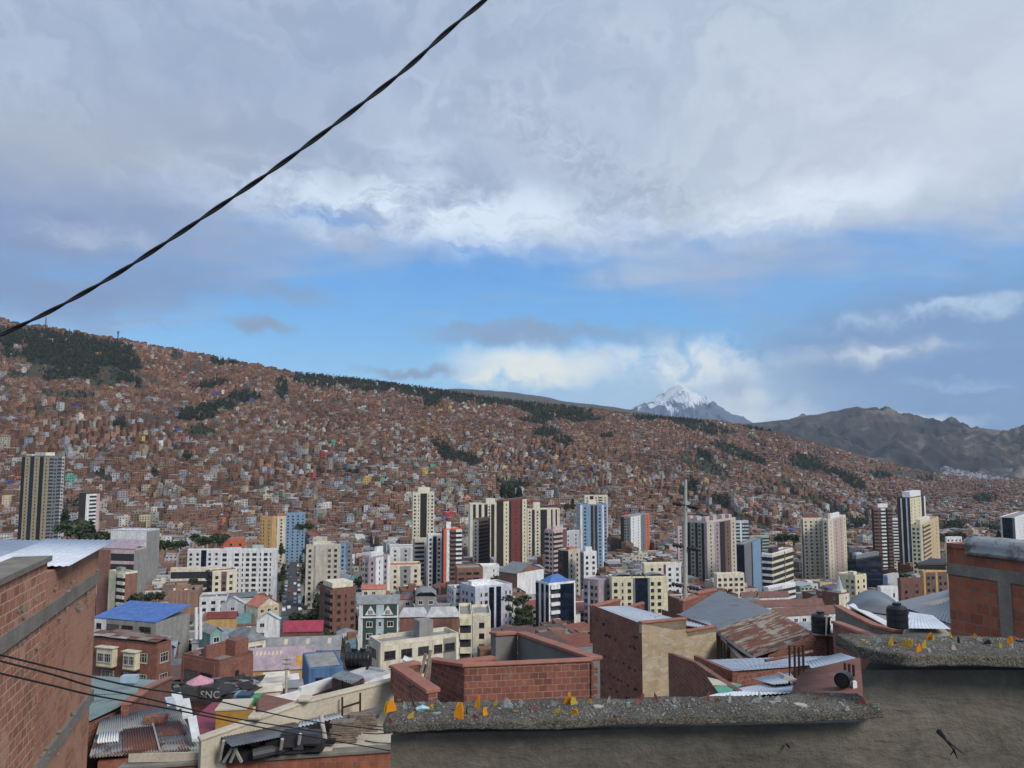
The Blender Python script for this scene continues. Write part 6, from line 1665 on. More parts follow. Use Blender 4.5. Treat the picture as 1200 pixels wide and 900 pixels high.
# ---- 4. brick parapet with terracotta caps in the middle ----
pp = root('brick_parapet','low L-shaped brick parapet with salmon terracotta caps behind the garden wall','wall',P(560,830,20)); po = Vector(pp.location)
L_ = lambda px,py,Y: P(px,py,Y)-po
run_wall(pp,[L_(502,813,17.6),L_(462,785,19.6)],.22,2.5,M['brick_mid'],M['pink_cap'],.10,.34)
run_wall(pp,[L_(464,785,19.7),L_(491,779,20.3)],.2,.5,M['brick_mid'],M['pink_cap'],.08,.3)
run_wall(pp,[L_(544,782,20.0),L_(502,776,21.6)],.22,3.2,M['brick_mid'],M['pink_cap'],.10,.34)
run_wall(pp,[L_(545,782,20.0),L_(693,775,20.5)],.22,3.2,M['brick_mid'],M['pink_cap'],.05,.3)
run_wall(pp,[L_(581,745,25.5),L_(606,744,26.2)],.22,2.6,M['greyrender'],M['pink_cap'],.10,.36)
run_wall(pp,[L_(607,744,26.2),L_(694,774,20.7)],.22,2.6,M['greyrender'],M['pink_cap'],.10,.36)
run_wall(pp,[L_(524,781,22.5),L_(581,774,23.5)],.2,.6,M['brick_mid'],M['pink_cap'],.10,.32)
mb = MB(); rg=random.Random(3)
for k in range(9):   # toothed brick ends at the right
    z = L_(693,777+k*6,20.45); mb.box(z.x,z.x+(.16 if k%2 else .05),z.y,z.y+.2,z.z-.13,z.z)
mb.build('toothed_end',M['brick_mid'],pp,uv=True)
for k,(a,b_,lbl) in enumerate([((495,806),(505,762),'thin grey pole leaning in the gap of the brick parapet, rearmost'),((500,808),(504,772),'shortest weathered pole leaning in the gap of the brick parapet'),((490,798),(499,766),'weathered flat lath leaning beside the white bent board')]):
    e = MB(); e.tube([P(a[0],a[1],20.6),P((a[0]+b_[0])/2+.5,(a[1]+b_[1])/2,20.8),P(b_[0],b_[1],21)],.05,6); tag(e.build('wooden_pole',M['wood']),lbl,'pole','poles leaning in the parapet gap')
e = root('white_board','white bent board with dark edge hooked over the brick parapet','board',P(480,780,21)); o_=Vector(e.location)
poly_slab('board_top',[P(472,773,21.6)-o_,P(474,768,22)-o_,P(490,776,21.4)-o_,P(489,782,20.9)-o_],.06,M['white'],e)
poly_slab('board_face',[P(473,774,21.55)-o_,P(477,776,21.4)-o_,P(477,786,21.35)-o_,P(473,784,21.5)-o_],.04,M['white'],e)

# ---- 5. brick and ochre building with a sloping sheet roof ----
b5 = root('brick_building','narrow building with bare brick left side and peeling ochre right side','building',P(752,800,50)); q0 = Vector(b5.location)
Q = lambda px,py,Y: P(px,py,Y)-q0
A,B,C5,D5,E5 = Q(694,709,56),Q(752,731,50),Q(804,726,52),Q(839,735,53.5),Q(725,704,60)
mb = MB(); zb5 = Q(752,840,50).z-6
mb.add([(A.x,A.y,zb5),(B.x,B.y,zb5),tuple(B),tuple(A)],[(0,1,2,3)]); mb.build('brick_side',M['brick_mid'],b5,uv=True)
C5b = Vector((C5.x,C5.y,D5.z+.0)); 
mb = MB(); mb.add([(B.x,B.y,zb5),(D5.x,D5.y,zb5),tuple(D5),tuple(C5b),tuple(C5),tuple(B)],[(0,1,2,3,4,5)]); mb.build('ochre_side',M['cream'],b5,uv=True)
mb = MB(); dv = (A-B); F5 = D5+dv
mb.add([(D5.x,D5.y,zb5),(F5.x,F5.y,zb5),tuple(F5),tuple(D5)],[(0,1,2,3)]); mb.build('rear_side',M['brick_mid'],b5,uv=True)
run_wall(b5,[B+Vector((0,0,.0)),C5],.25,.6,M['cream'],M['pink_cap'],.12,.4,'parapet','cap')
run_wall(b5,[Vector((C5.x,C5.y,D5.z)),D5],.25,.3,M['cream'],M['pink_cap'],.12,.4,'parapet','cap')
run_wall(b5,[Q(695,712,56.5),Q(727,704,59.5)],.3,2.5,M['brick_mid'],M['pink_cap'],.14,.45,'parapet','cap')
run_wall(b5,[Q(727,716,60),Q(755,708,60.5)],.3,2.5,M['brick_mid'],M['pink_cap'],.14,.45,'parapet','cap')
corr('roof', Q(696,711.5,56), Q(752,732.5,50.1), Q(803,728,52.2), Q(735,710,59.5), 26, .03, M['sheet_blue'], b5)
corr('roof', Q(804,733,52.4), Q(838,737,53.6), Q(830,727,59), Q(790,722,59), 12, .03, M['sheet_blue'], b5)
rg = random.Random(2); mb = MB(); nrm = (B-A).cross(Vector((0,0,1))).normalized(); nrm = nrm if nrm.y<0 else -nrm
for k in range(36):   # putlog holes
    s_ = rg.uniform(.05,.95); p = A.lerp(B,s_)+Vector((0,0,-rg.choice([1.0,1.6,3.0,4.2,5.0])-rg.uniform(0,.2)))+nrm*.02
    d_ = (B-A).normalized()*.11; mb.quad(tuple(p-d_),tuple(p+d_),tuple(p+d_+Vector((0,0,.14))),tuple(p-d_+Vector((0,0,.14))))
mb.build('putlog_holes',M['dark'],b5)
# little terracotta-capped parapets between this and the big roof
e = root('roof_parapet','stepped brick parapet with orange caps right of the utility pole','wall',P(830,700,80)); o_=Vector(e.location)
run_wall(e,[P(800,706,78)-o_,P(818,700,80)-o_],.35,4,M['brick_mid'],M['pink_cap'],.2,.55)
run_wall(e,[P(818,697,82)-o_,P(840,692,84)-o_],.35,4,M['brick_mid'],M['pink_cap'],.2,.55)

# ---- 6. big metal roof: grey half and rusty ribbed half ----
b6 = root('metal_roofed_house','large house under a dark grey sheet roof whose right half is rusty and ribbed','house',P(840,760,60)); q0=Vector(b6.location)
P1,P2,P3,P4 = Q(843,692,78),Q(907,716,66),Q(838,739,57),Q(779,730,66)
corr('grey_roof', P4, P1, P2, P3, 44, .02, M['sheet_grey'], b6, prof='rib')
P5,P6 = Q(960,747,52),Q(884,770,47)
rg = random.Random(8); NR_ = 30; NL_ = 22
def rr_pt(u,v,h=0): p = (P3+Vector((0,0,-.03))).lerp(P6,u).lerp((P2+Vector((0,0,-.03))).lerp(P5,u),v); return (p.x,p.y,p.z+h)
mb = MB()
for i in range(NR_):
    tone = rg.random(); ph = rg.uniform(0,9)
    for j in range(NL_):
        w_ = noise.noise(Vector((i*.9+ph*0, j*.28+ph, 2)))+ (.25 if tone<.35 else -.12)+ (.5 if j in (11,12) else 0)+ (.3 if rg.random()<.06 else 0)
        f_ = max(0,min(1,w_*2.2+.15)); c1_=(.145,.062,.045); c2_=(.30,.275,.24)
        c_ = tuple(c1_[q]*(1-f_)+c2_[q]*f_ for q in range(3))+(1,)
        u0,u1,v0,v1 = i/NR_,(i+1)/NR_,j/NL_,(j+1)/NL_
        um = u0+(u1-u0)*.3; un = u0+(u1-u0)*.6
        mb.quad(rr_pt(u0,v0),rr_pt(um,v0,.13),rr_pt(um,v1,.13),rr_pt(u0,v1),0,c_)
        mb.quad(rr_pt(um,v0,.13),rr_pt(un,v0),rr_pt(un,v1),rr_pt(um,v1,.13),0,shade(c_,.9))
        mb.quad(rr_pt(un,v0),rr_pt(u1,v0),rr_pt(u1,v1),rr_pt(un,v1),0,c_)
o = mb.build('rusty_roof', M['roofattr'], b6); sm = o.modifiers.new('t','SOLIDIFY'); sm.thickness=.02
mb = MB(); mb.tube([P3+Vector((0,-.1,-.1)),P6+Vector((0,-.1,-.1))],.12,6); mb.build('gutter',M['sheet_zinc'],b6)
run_wall(b6,[P3+Vector((.6,.6,-.35)),P6+Vector((-.3,1.0,-.35))],.3,7,M['wood'],None)
run_wall(b6,[P6+Vector((-.3,1.0,-.35)),P5+Vector((-.5,.6,-.35))],.3,7,M['brick_mid'],None)
run_wall(b6,[P4+Vector((.3,.6,-.3)),P3+Vector((.6,.6,-.35))],.3,7,M['brick_mid'],None)
solid('core',[P4+Vector((1,1,-.6)),P3+Vector((1,1.5,-.6)),P6+Vector((0,2.5,-.6)),P5+Vector((-1,2,-.6)),P2+Vector((0,0,-.8)),P1+Vector((0,-1,-.8))],8,M['brick_mid'],b6)
inst(WIN['d'],'window',b6,tuple(Q(846,781,53.2)),math.atan2((P6-P3).y,(P6-P3).x),(1.6,1,1.9))
# utility pole with three double crossarms
e = root('utility_pole','tall tapering concrete utility pole with dark insulator arms at three levels','utility pole',P(803,700,88)); o_=Vector(e.location)
mb = MB(); mb.tube([P(803,715,88)-o_,P(803,630,88)-o_,P(803.5,562,88)-o_],[.30,.25,.16],12); mb.build('pole',M['pole'],e)
for py,dx in ((592,15),(641,15),(687,16)):
    mb = MB(); mb.tube([P(803-dx,py-3,88.2)-o_,P(803+dx*.3,py+1,87.8)-o_,P(803+dx+2,py+4,87.4)-o_],.10,6); mb.build('crossarm',M['tar'],e)
    for k in range(8):
        f = (k+.5)/8; px_ = 803-dx+2*dx*f; mb = MB(); y_ = py-3+6*f
        if abs(px_-803) < 3: continue
        mb.tube([P(px_-1.3,y_,88.2-.8*f)-o_,P(px_+1.3,y_+.6,88.2-.8*f)-o_],[.2,.26],8); mb.build('insulator',M['tar'],e)

# ---- 7. low brick walls and sheet roofs right of centre ----
e = root('brick_shed','low brick shed with a pale blue-grey sheet roof','shed',P(880,790,32)); q0 = Vector(e.location)
corr('roof',Q(828,774,34),Q(905,768.5,38),Q(985,769,37),Q(950,779,31),20,.03,M['sheet_blue'],e) if 0 else None
corr('roof',Q(858,786.5,29),Q(946,780,31),Q(990,768,38),Q(829,773,36),22,.012,M['sheet_blue'],e,prof='rib')
run_wall(e,[Q(858,787,29.2),Q(948,781,31.2)],.2,3,M['brick_mid'],None)
run_wall(e,[Q(858,787.5,29.1),Q(813,768,34.5)],.2,3,M['brick_mid'],None)
e2 = root('stepped_brick_wall','stepped brick wall climbing left towards the peeling ochre building','wall',P(830,800,30)); q0 = Vector(e2.location)
run_wall(e2,[Q(868,813,24.5),Q(812,775,29.8)],.2,4,M['brick_mid'],None)
run_wall(e2,[Q(812,775.5,29.8),Q(783,765,33)],.2,4,M['brick_mid'],None)
e3 = root('white_sheet_roof','white corrugated lean-to roof with green tarpaulin corner behind the garden wall','roof',P(880,812,24)); q0 = Vector(e3.location)
corr('roof_sheets',Q(820,818,23),Q(946,811,23.4),Q(917,797,27),Q(868,806,27),24,.012,M['sheet_white'],e3)
corr('roof_sheets',Q(905,802,25),Q(936,800,25.4),Q(926,788,29),Q(880,795,29),8,.012,M['sheet_blue'],e3)
poly_slab('tarpaulin',[Q(829,794,27),Q(846,817,24),Q(869,802,26)],.03,simple('green_tarpaulin',(.10,.34,.22,1),.7),e3)
poly_slab('tarpaulin',[Q(829,793.5,27),Q(835,802,25.6),Q(869,802.5,26)],.03,M['cream2'],e3)
solid('support',[Q(822,822,23.2),Q(944,816,23.6),Q(915,803,27),Q(870,810,27)],3,M['brick_mid'],e3)
e4 = root('ribbed_brown_roof','brown ribbed lean-to roof beside the step of the garden wall','roof',P(970,800,22)); q0 = Vector(e4.location)
corr('roof_sheets',Q(1012,818,18.0),Q(1008,770,25),Q(940,786,25),Q(922,822,18.6),10,.05,M['sheet_red'],e4,seg=8)
corr('roof_sheets',Q(950,783,26.5),Q(1006,772,26.5),Q(985,765,31),Q(945,775,31),12,.01,M['sheet_blue'],e4)
solid('support',[Q(1008,826,18.2),Q(1006,778,25),Q(944,792,25),Q(930,828,18.9)],3,M['brick_mid'],e4)
mb = MB(); mb.tube([P(897,774,31),P(925,769,32),P(952,763,33)],.06,5); tag(mb.build('painted_pole',M['sheet_red']),'long reddish pole lying on the pale blue-grey shed roof','pole')
for (xs,y0_,y1_,Y,lbl) in (((925,931,936,941),802,756,24,'cluster of four rusty reinforcing bars rising from the ribbed brown roof'),((990,995,1000),803,777,21,'cluster of three rusty bars near the step of the garden wall')):
    e = root('rebar_cluster',lbl,'reinforcing bars',P(xs[0],y0_,Y)); o_=Vector(e.location)
    for i,x in enumerate(xs):
        mb = MB(); mb.tube([P(x,y0_+(i%2)*4,Y)-o_,P(x+.4,(y0_+y1_)/2,Y)-o_,P(x,y1_+(i%3),Y)-o_],.035,6); mb.build('bar',M['rebar'],e)
mb = MB(); mb.box(-.55,.55,-.2,.2,-.06,.06,0); o = mb.build('plank',M['pole']); o.location = P(933,798,23.8); o.rotation_euler=(0,.35,.2); tag(o,'short grey concrete plank at the foot of the four reinforcing bars','plank')
def tank(px,py,Y,r_,h_,label,stand=False,mat='black'):
    e = root('water_tank',label,'water tank',P(px,py,Y),'black water tanks on roofs')
    mb = MB(); n = 24; prof=[(0,1),(.05,1.04),(.3,1.0),(.34,1.04),(.6,1.0),(.64,1.04),(.85,1.0),(.95,.8),(1.0,.42)]
    for i in range(len(prof)-1):
        for k in range(n):
            a0,a1=2*math.pi*k/n,2*math.pi*(k+1)/n; (z0,r0),(z1,r1)=prof[i],prof[i+1]
            mb.quad((r_*r0*math.cos(a0),r_*r0*math.sin(a0),h_*z0),(r_*r0*math.cos(a1),r_*r0*math.sin(a1),h_*z0),(r_*r1*math.cos(a1),r_*r1*math.sin(a1),h_*z1),(r_*r1*math.cos(a0),r_*r1*math.sin(a0),h_*z1))
    mb.build('body',M[mat],e)
    mb = MB(); mb.tube([(0,0,h_*.98),(0,0,h_*1.09)],r_*.42,16); mb.build('lid',M[mat],e)
    if stand:
        for sx in (-1,1): 
            mb = MB(); mb.tube([(sx*r_*.7,0,-1.4),(sx*r_*.7,0,0)],.05,5); mb.build('leg',M['rebar'],e)
        mb = MB(); mb.box(-r_*1.2,r_*1.2,-r_,r_,-.08,-.005); mb.build('platform',M['wood'],e)
    return e
tank(962,741,45,.50,1.08,'black water tank on a brick pedestal beside the rusty ribbed roof',True)
tank(1052,735,34,.42,.95,'black cylindrical water tank in front of the white sheet roof')
e = root('tank_pedestal','brick block behind the rusty ribbed roof that carries a black tank','brick block',P(945,770,46)); q0=Vector(e.location)
solid('block',[Q(900,768,44),Q(952,744,44.5),Q(986,746,45.5),Q(988,775,44),Q(960,760,50)],2.5,M['brick_mid'],e)
mb = MB(); mb.tube([Q(968,745,44.2),Q(968.5,722,44.2)],.05,5); mb.tube([Q(966,722,44.2),Q(975,723,44.2)],.05,5); mb.build('pipe',M['pole'],e)
# round dark drum
e = root('round_drum','round black drum lying on the ribbed brown roof beside the wall step','drum',P(989,806,19.5)); mb = MB()
mb.tube([(-.09,-.11,.2),(.09,.11,.2)],.19,16); mb.build('body',M['black'],e); mb = MB(); mb.tube([(-.11,-.13,.2),(-.095,-.115,.2)],.14,16); mb.build('lid',M['tar'],e)
mb = MB(); mb.box(.2,.3,-.06,.06,.0,.16); mb.build('valve',M['white'],e)
# parapet with terracotta edge and rounded metal roof behind
e = root('rendered_parapet','brown rendered parapet with terracotta edge sweeping down to the right','wall',P(1010,735,44)); q0=Vector(e.location)
run_wall(e,[Q(985,712,46),Q(1003,722,43),Q(1030,735,39.5),Q(1056,741,37)],.3,2.2,M['cement_band'],M['pink_cap'],.14,.45)
run_wall(e,[Q(1056,741,37),Q(1112,742,36)],.25,2.0,M['cement_band'],None)
run_wall(e,[Q(983,731,40),Q(1028,748,34)],.3,3.2,M['brick_mid'],M['pink_cap'],.14,.45)
e = root('rounded_metal_roof','rounded grey metal roof behind the rendered parapet','roof',P(1020,720,52)); q0=Vector(e.location)
mb = MB(); n=14; pts=[]
aL_,aR_ = Q(992,707,56),Q(1053,707,54); bL_,bR_ = Q(1000,716,46),Q(1062,722,44)
for j,(l_,r__) in enumerate(((bL_,bR_),(aL_,aR_))):
    for i in range(n+1):
        f = i/n; p = l_.lerp(r__,f)+Vector((0,0,(.5 if j==0 else .95)*math.sin(math.pi*f))); pts.append(tuple(p))
mb.add(pts,[(i,i+1,n+1+i+1,n+1+i) for i in range(n)]); mb.add(pts[:n+1],[tuple(range(n+1))]); o=mb.build('vault',M['sheet_grey'],e,smooth=True); sm=o.modifiers.new('t','SOLIDIFY'); sm.thickness=.05
poly_slab('edge',[Q(994,709,47),Q(1000,707,50),Q(1046,731,40),Q(1040,734,39)],.05,M['white'],e)
poly_slab('flat_part',[Q(1008,716,46),Q(1034,717,47),Q(1052,731,40.5),Q(1040,733,39.5)],.05,M['sheet_zinc'],e)
solid('walls',[Q(1000,722,46.4),Q(1058,731,43),Q(1056,716,54),Q(994,714,56)],6,M['brick_mid'],e)
e = root('pitched_grey_roof','broad dark grey pitched sheet roof left of the orange brick wall','roof',P(1080,715,50)); q0=Vector(e.location)
corr('roof_sheets',Q(1045,707,50),Q(1117,732,38),Q(1124,690,44),Q(1110,692,56),20,.03,M['sheet_grey'],e,prof='rib')
corr('roof_sheets',Q(1040,712,50),Q(1046,707,50.5),Q(1117,733,39),Q(1112,736,38),3,.03,M['sheet_grey'],e,prof='rib')
solid('walls',[Q(1047,714,50),Q(1117,740,38.5),Q(1124,697,44),Q(1110,700,56)],6,M['cream2'],e)
e = root('white_sheet_roof','white sheet roof beside the black cylindrical tank','roof',P(1085,730,37)); q0=Vector(e.location)
corr('roof_sheets',Q(1057,736,35.5),Q(1114,737,35),Q(1093,721,40),Q(1066,717,42),12,.008,M['sheet_white'],e)
solid('walls',[Q(1058,741,35.8),Q(1113,742,35.3),Q(1093,726,40),Q(1067,722,42)],5,M['cream2'],e)

# ---- 8. terrace at lower left ----
e = root('terrace','cream terrace with white-capped parapet above a brick retaining wall','terrace',P(400,880,17.5)); q0=Vector(e.location)
pr_ = [Q(236,869,16.9),Q(345,829,18.2),Q(464,799,20.2)]
run_wall(e,[pr_[0],Q(300,846,17.6),Q(353,826,18.3),Q(464,799,20.2)],.18,1.0,M['cream2'],M['cream2'],.07,.24,'parapet','white_cap')
for pxy in ((298,844,17.45),(356,823,18.2)):
    c_=Q(*pxy); mb=MB(); mb.box(c_.x-.15,c_.x+.15,c_.y-.04,c_.y+.25,c_.z-.0,c_.z+.10); o=mb.build('cap_block',M['cream2'],e); bv=o.modifiers.new('b','BEVEL'); bv.width=.03
fz = Q(457,879,17.4).z
fl_ = [Q(150,901,17.2),Q(470,879,17.4),Vector((Q(475,838,20.4).x,20.6-q0.y,fz)),Vector((Q(345,829,18.4).x,18.5-q0.y,fz)),Vector((Q(210,869,16.9).x,17.3-q0.y,fz))]
for p in fl_: p.z = fz
poly_slab('floor',fl_,.18,M['cream2'],e)
run_wall(e,[Q(140,903,17.15),Q(470,880.5,17.35)],.2,3,M['brick_near'],M['cement_band'],.09,.3,'retaining_wall','cement_edge')
q0_t = q0
e = root('steel_frame','rusty rectangular steel frame standing against the cream terrace parapet','frame',P(405,835,18.9)); q0=Vector(e.location)
for a,b_ in (((401,842),(401,817)),((422,834),(422,812)),((402,829),(421,823))):
    mb=MB(); mb.tube([Q(a[0],a[1],18.9),Q(b_[0],b_[1],18.9)],.025,5); mb.build('bar',M['rebar'],e)
e = root('lean_to','low lean-to of dark corrugated sheets on trestle legs along the terrace','lean-to',P(310,875,17)); q0=Vector(e.location)
corr('roof_sheet',Q(271,875,16.5),Q(366,856,17.3),Q(345,846,18.2),Q(258,863,17.2),24,.007,simple('blue_black_sheet',(.10,.115,.14,1),.45,var=.3),e)
corr('roof_sheet',Q(349,852,17.5),Q(402,840,18.3),Q(394,835,18.8),Q(352,845,18.3),12,.015,M['sheet_blue'],e)
for a,b_ in (((272,877),(262,893)),((275,877),(283,893)),((262,868),(258,890)),((277,877),(270,893)),((352,860),(350,872)),((331,866),(329,878))):
    mb=MB(); mb.tube([Q(a[0],a[1],16.8),Q(b_[0],b_[1],16.9)],.035,5); mb.build('leg',M['pole'],e)
mb=MB(); rg=random.Random(12)
for k in range(22):
    px_=rg.uniform(270,372); c_=Q(px_,rg.uniform(874,886)-(px_-270)*.12,rg.uniform(17.0,17.5)); s_=rg.uniform(.08,.28)
    mb.box(c_.x-s_,c_.x+s_,c_.y-.15,c_.y+.15,c_.z-.1,c_.z+rg.uniform(.05,.2),0,rg.choice([(.03,.03,.035,1),(.05,.05,.06,1),(.12,.12,.13,1),(.02,.02,.02,1)]))
tag(mb.build('clutter',M['wall'],e),kind='stuff')
mb=MB(); mb.tube([P(296,884,16.9),P(340,874,17.2),P(372,866,17.5)],.11,10); tag(mb.build('drain_pipe',simple('dark_pipe',(.06,.062,.068,1),.5)),'thick dark plastic pipe lying in front of the lean-to','pipe')
mb=MB(); mb.tube([P(384,851,18.3),P(415,842,18.9),P(442,835,19.3)],.13,10); tag(mb.build('drain_pipe',simple('slate_pipe',(.11,.12,.135,1),.6)),'slate grey pipe lying behind the two timber stacks','pipe')
for (cx0,cy0,Y,lbl,nn) in ((404,868,17.9,'nearer stack of weathered timber boards on the terrace',9),(424,856,18.6,'farther stack of weathered timber boards beside the slate grey pipe',8)):
    e = root('timber_stack',lbl,'timber stack',P(cx0,cy0,Y),'timber stacks on the terrace'); rg=random.Random(nn)
    for k in range(nn):
        for j in range(2):
            mb=MB(); mb.box(-.30+rg.uniform(-.04,.04),.30+rg.uniform(-.08,.08),-.12+.13*j,-.01+.13*j,k*.05,k*.05+.04); o=mb.build('board',M['wood'],e); o.rotation_euler=(0,0,.35+rg.uniform(-.08,.08)-.25)
mb=MB(); mb.tube([P(381,868,17.6),P(378,850,17.6),P(376.5,838,17.7)],[.06,.05,.05],7); mb.box(0,0,0,0,0,0); 
e = root('short_post','short grey post standing on a foot plate between lean-to and timber','post',P(381,868,17.6)); o_=Vector(e.location)
mb=MB(); mb.tube([Vector((0,0,0)),P(378,850,17.6)-o_,P(376.5,838,17.7)-o_],[.06,.05,.05],7); mb.build('post',M['pole'],e)
mb=MB(); mb.box(-.22,.22,-.08,.08,-.05,.03); mb.build('foot_plate',M['tar'],e)
for a,b_,lbl in (((430,849),(458,852),'upper'),((425,859),(458,859),'middle'),((428,868),(458,871),'lowest')):
    mb=MB(); mb.tube([P(a[0],a[1],17.9),P((a[0]+b_[0])/2,(a[1]+b_[1])/2+1,17.7),P(b_[0],b_[1],17.5)],.012,5); tag(mb.build('cable_on_floor',M['tar']),f'{lbl} of three thin black cables across the cream terrace floor','cable')
# rusty patched roof and brick wall below it
e = root('patched_roof_house','shed under a patched zinc and rust roof with one white translucent sheet','shed',P(170,880,24)); q0=Vector(e.location)
BL,BR_,TR,TL = Q(104,889,24),Q(236,879,24.6),Q(206,826,30),Q(118,841,28.5)
def patch(u0,u1,v0,v1,n,mat,lift,nm='roof_sheet'):
    f = lambda u,v: BL.lerp(BR_,u).lerp(TL.lerp(TR,u),v)
    corr(nm,f(u0,v0),f(u1,v0),f(u1,v1),f(u0,v1),n,.028,mat,e,lift=lift,seg=6,nv=2)
patch(0,.5,.5,1.0,19,M['sheet_zinc'],.0); patch(.48,1,.48,1.0,20,M['sheet_zinc'],.012)
patch(0,.32,0,.52,12,M['sheet_rust'],.03); patch(.31,.7,0,.5,15,M['sheet_rust'],.045); patch(.68,1,.0,.5,12,M['sheet_zinc'],.03)
patch(.04,.25,.27,.55,8,M['white'],.07,'translucent_sheet'); patch(.29,.62,.04,.54,13,M['sheet_red'],.075); patch(.63,.93,.28,.58,11,M['sheet_red'],.07); patch(.66,.9,.0,.27,9,M['sheet_rust'],.06); patch(.05,.3,.02,.22,9,M['sheet_rust'],.055)
mb=MB(); a_=BL.lerp(BR_,.62); b_=TL.lerp(TR,.62); mb.tube([a_+Vector((0,0,.13)),a_.lerp(b_,.55)+Vector((0,0,.13))],.03,5); mb.build('lath',M['pole'],e)
mb=MB(); c_=BL.lerp(BR_,.66).lerp(TL.lerp(TR,.66),.62); mb.box(c_.x-.35,c_.x+.35,c_.y-.2,c_.y+.2,c_.z+.05,c_.z+.28); mb.build('brick_lump',M['brick_mid'],e,uv=True)
run_wall(e,[BL+Vector((.2,.15,-.15)),BR_+Vector((0,.15,-.15))],.2,3.5,M['brick_near'],None)
run_wall(e,[BR_+Vector((-.1,.2,-.15)),TR+Vector((-.1,-.2,-.15))],.2,3.5,M['brick_mid'],None)
for i,(pts_,lbl) in enumerate([([(201,813),(212,811),(217,826),(207,829)],'uppermost of the white sheets leaning in a row'),([(211,819),(222,818),(226,838),(214,840)],'middle one of the white sheets leaning in a row'),([(220,840),(230,838),(235,866),(225,866)],'lowest and largest of the white sheets leaning in a row'),([(193,817),(203,816),(206,822),(196,825)],'small grey-white sheet crumpled beside the uppermost white sheet')]):
    Ys=[27.5,27.5,26.3,26.3] if i<2 else [26,26,24.6,24.6]
    mb=MB(); mb.slab([tuple(P(p[0],p[1],y_)) for p,y_ in zip(pts_,Ys)],.08); tag(mb.build('leaning_sheet',M['white'] if i<3 else M['sheet_white'],fix=True),lbl,'sheet','white sheets beside the patched roof')
e = root('green_roofed_shed','long shed with a pale green and slate sheet roof and salmon-capped gable','shed',P(150,830,32)); q0=Vector(e.location)
corr('roof',Q(98,848,27),Q(139,829,29.5),Q(163,813,33.5),Q(98,815,33.5),20,.02,M['sheet_green'],e,prof='rib')
corr('roof',Q(98,814,33.5),Q(163,812.5,33.6),Q(196,798,39),Q(98,791,41),24,.02,M['sheet_green'],e,prof='rib')
run_wall(e,[Q(142,827,28.7),Q(164,813,32.5)],.25,3.6,M['brick_mid'],M['pink_cap'],.12,.38,'gable_wall','cap')
run_wall(e,[Q(164,810,32.6),Q(195,796,38.5)],.25,3.6,M['brick_mid'],M['pink_cap'],.12,.38,'gable_wall','cap')
solid('walls',[Q(98,850,27.2),Q(141,832,29.5),Q(194,800,39),Q(98,795,41)],3,M['brick_mid'],e)
mb=MB(); mb.box(-.35,.35,-.2,.2,0,.3); o=mb.build('roof_hatch',simple('pale_blue_paint',(.33,.42,.50,1),.6),e); o.location=Q(152,799,37)
mb=MB(); mb.tube([Q(164,823,32.4),Q(163.5,812,32.4)],.12,7); mb.build('post',M['tar'],e)
# dark gate with painted letters, scrap roofs, pink parasol
e = root('sheet_gate','dark sheet-metal gate with large white painted letters','gate',P(232,825,60)); q0=Vector(e.location)
poly_slab('leaf',[Q(211,820,60),Q(211,806,60),Q(232,808,60),Q(232,821,60)],.0,simple('gate_grey',(.05,.05,.046,1),.7),e) if 0 else None
def vquad(nm,px0,px1,y0_,y1_,Y,th,mat,par):
    a=Q(px0,y1_,Y); b_=Q(px1,y0_,Y); mb=MB(); mb.box(a.x,b_.x,a.y,a.y+th,a.z,b_.z); return mb.build(nm,mat,par)
gm = simple('gate_grey',(.055,.055,.05,1),.7,var=.35); gm2 = simple('gate_dark',(.032,.032,.032,1),.7,var=.2)
vquad('leaf',211.5,219,804.5,820,54,.1,gm,e); vquad('leaf',219.3,231.7,805,821,54,.1,gm,e); vquad('leaf',232,252,805.5,822,53.9,.1,gm2,e)
fc = bpy.data.curves.new('lettering','FONT'); fc.body='SNC'; fc.extrude=.01; fc.size=.66; fc.space_character=1.05; fc.offset=.012
fc.materials.append(M['sheet_zinc']); fo = bpy.data.objects.new('lettering',fc); col.objects.link(fo); fo.parent=e; fo.location=Q(234.5,818,53.8); fo.rotation_euler=(math.pi/2,0,0)
bpy.context.view_layer.update(); lm_ = bpy.data.meshes.new_from_object(fo); fl_o = bpy.data.objects.new('painted_letters', lm_); col.objects.link(fl_o); fl_o.parent=e; fl_o.location=fo.location; fl_o.rotation_euler=fo.rotation_euler; bpy.data.objects.remove(fo)
mb=MB(); rg=random.Random(21)
e = root('scrap_roofs','jumble of dark tarpaulins and scrap sheets on low roofs beside the unfinished house','scrap roofs',P(262,805,75)); q0=Vector(e.location)
for k in range(210):
    px_=rg.uniform(205,300); py_=rg.uniform(788,814)-(px_-250)*.12; Y=78-(py_-795)*.8+rg.uniform(-2,2); c_=Q(px_,py_,Y); a_=rg.uniform(0,3); w2=rg.uniform(.2,.95); d2=rg.uniform(.15,.6)
    if py_<799-(px_-215)*.10: continue
    u_=Vector((math.cos(a_),math.sin(a_),rg.uniform(-.2,.2)))*w2; v_=Vector((-math.sin(a_),math.cos(a_),rg.uniform(-.25,.25)))*d2
    g_=rg.choice([.02,.03,.05,.09,.16,.03,.28,.02,.04]); mb.slab([tuple(c_-u_-v_),tuple(c_+u_-v_),tuple(c_+u_+v_),tuple(c_-u_+v_)],.05,0,(g_,g_*.95,g_*.92,1))
tag(mb.build('scrap_sheets',M['wall'],e),kind='stuff')
solid('low_walls',[Q(205,828,64),Q(290,820,64),Q(300,800,84),Q(206,800,88)],3,M['brick_mid'],e)
e = root('parasol','faded pink market parasol beside the dark gate','parasol',P(234,812,66)); mb=MB(); n=10
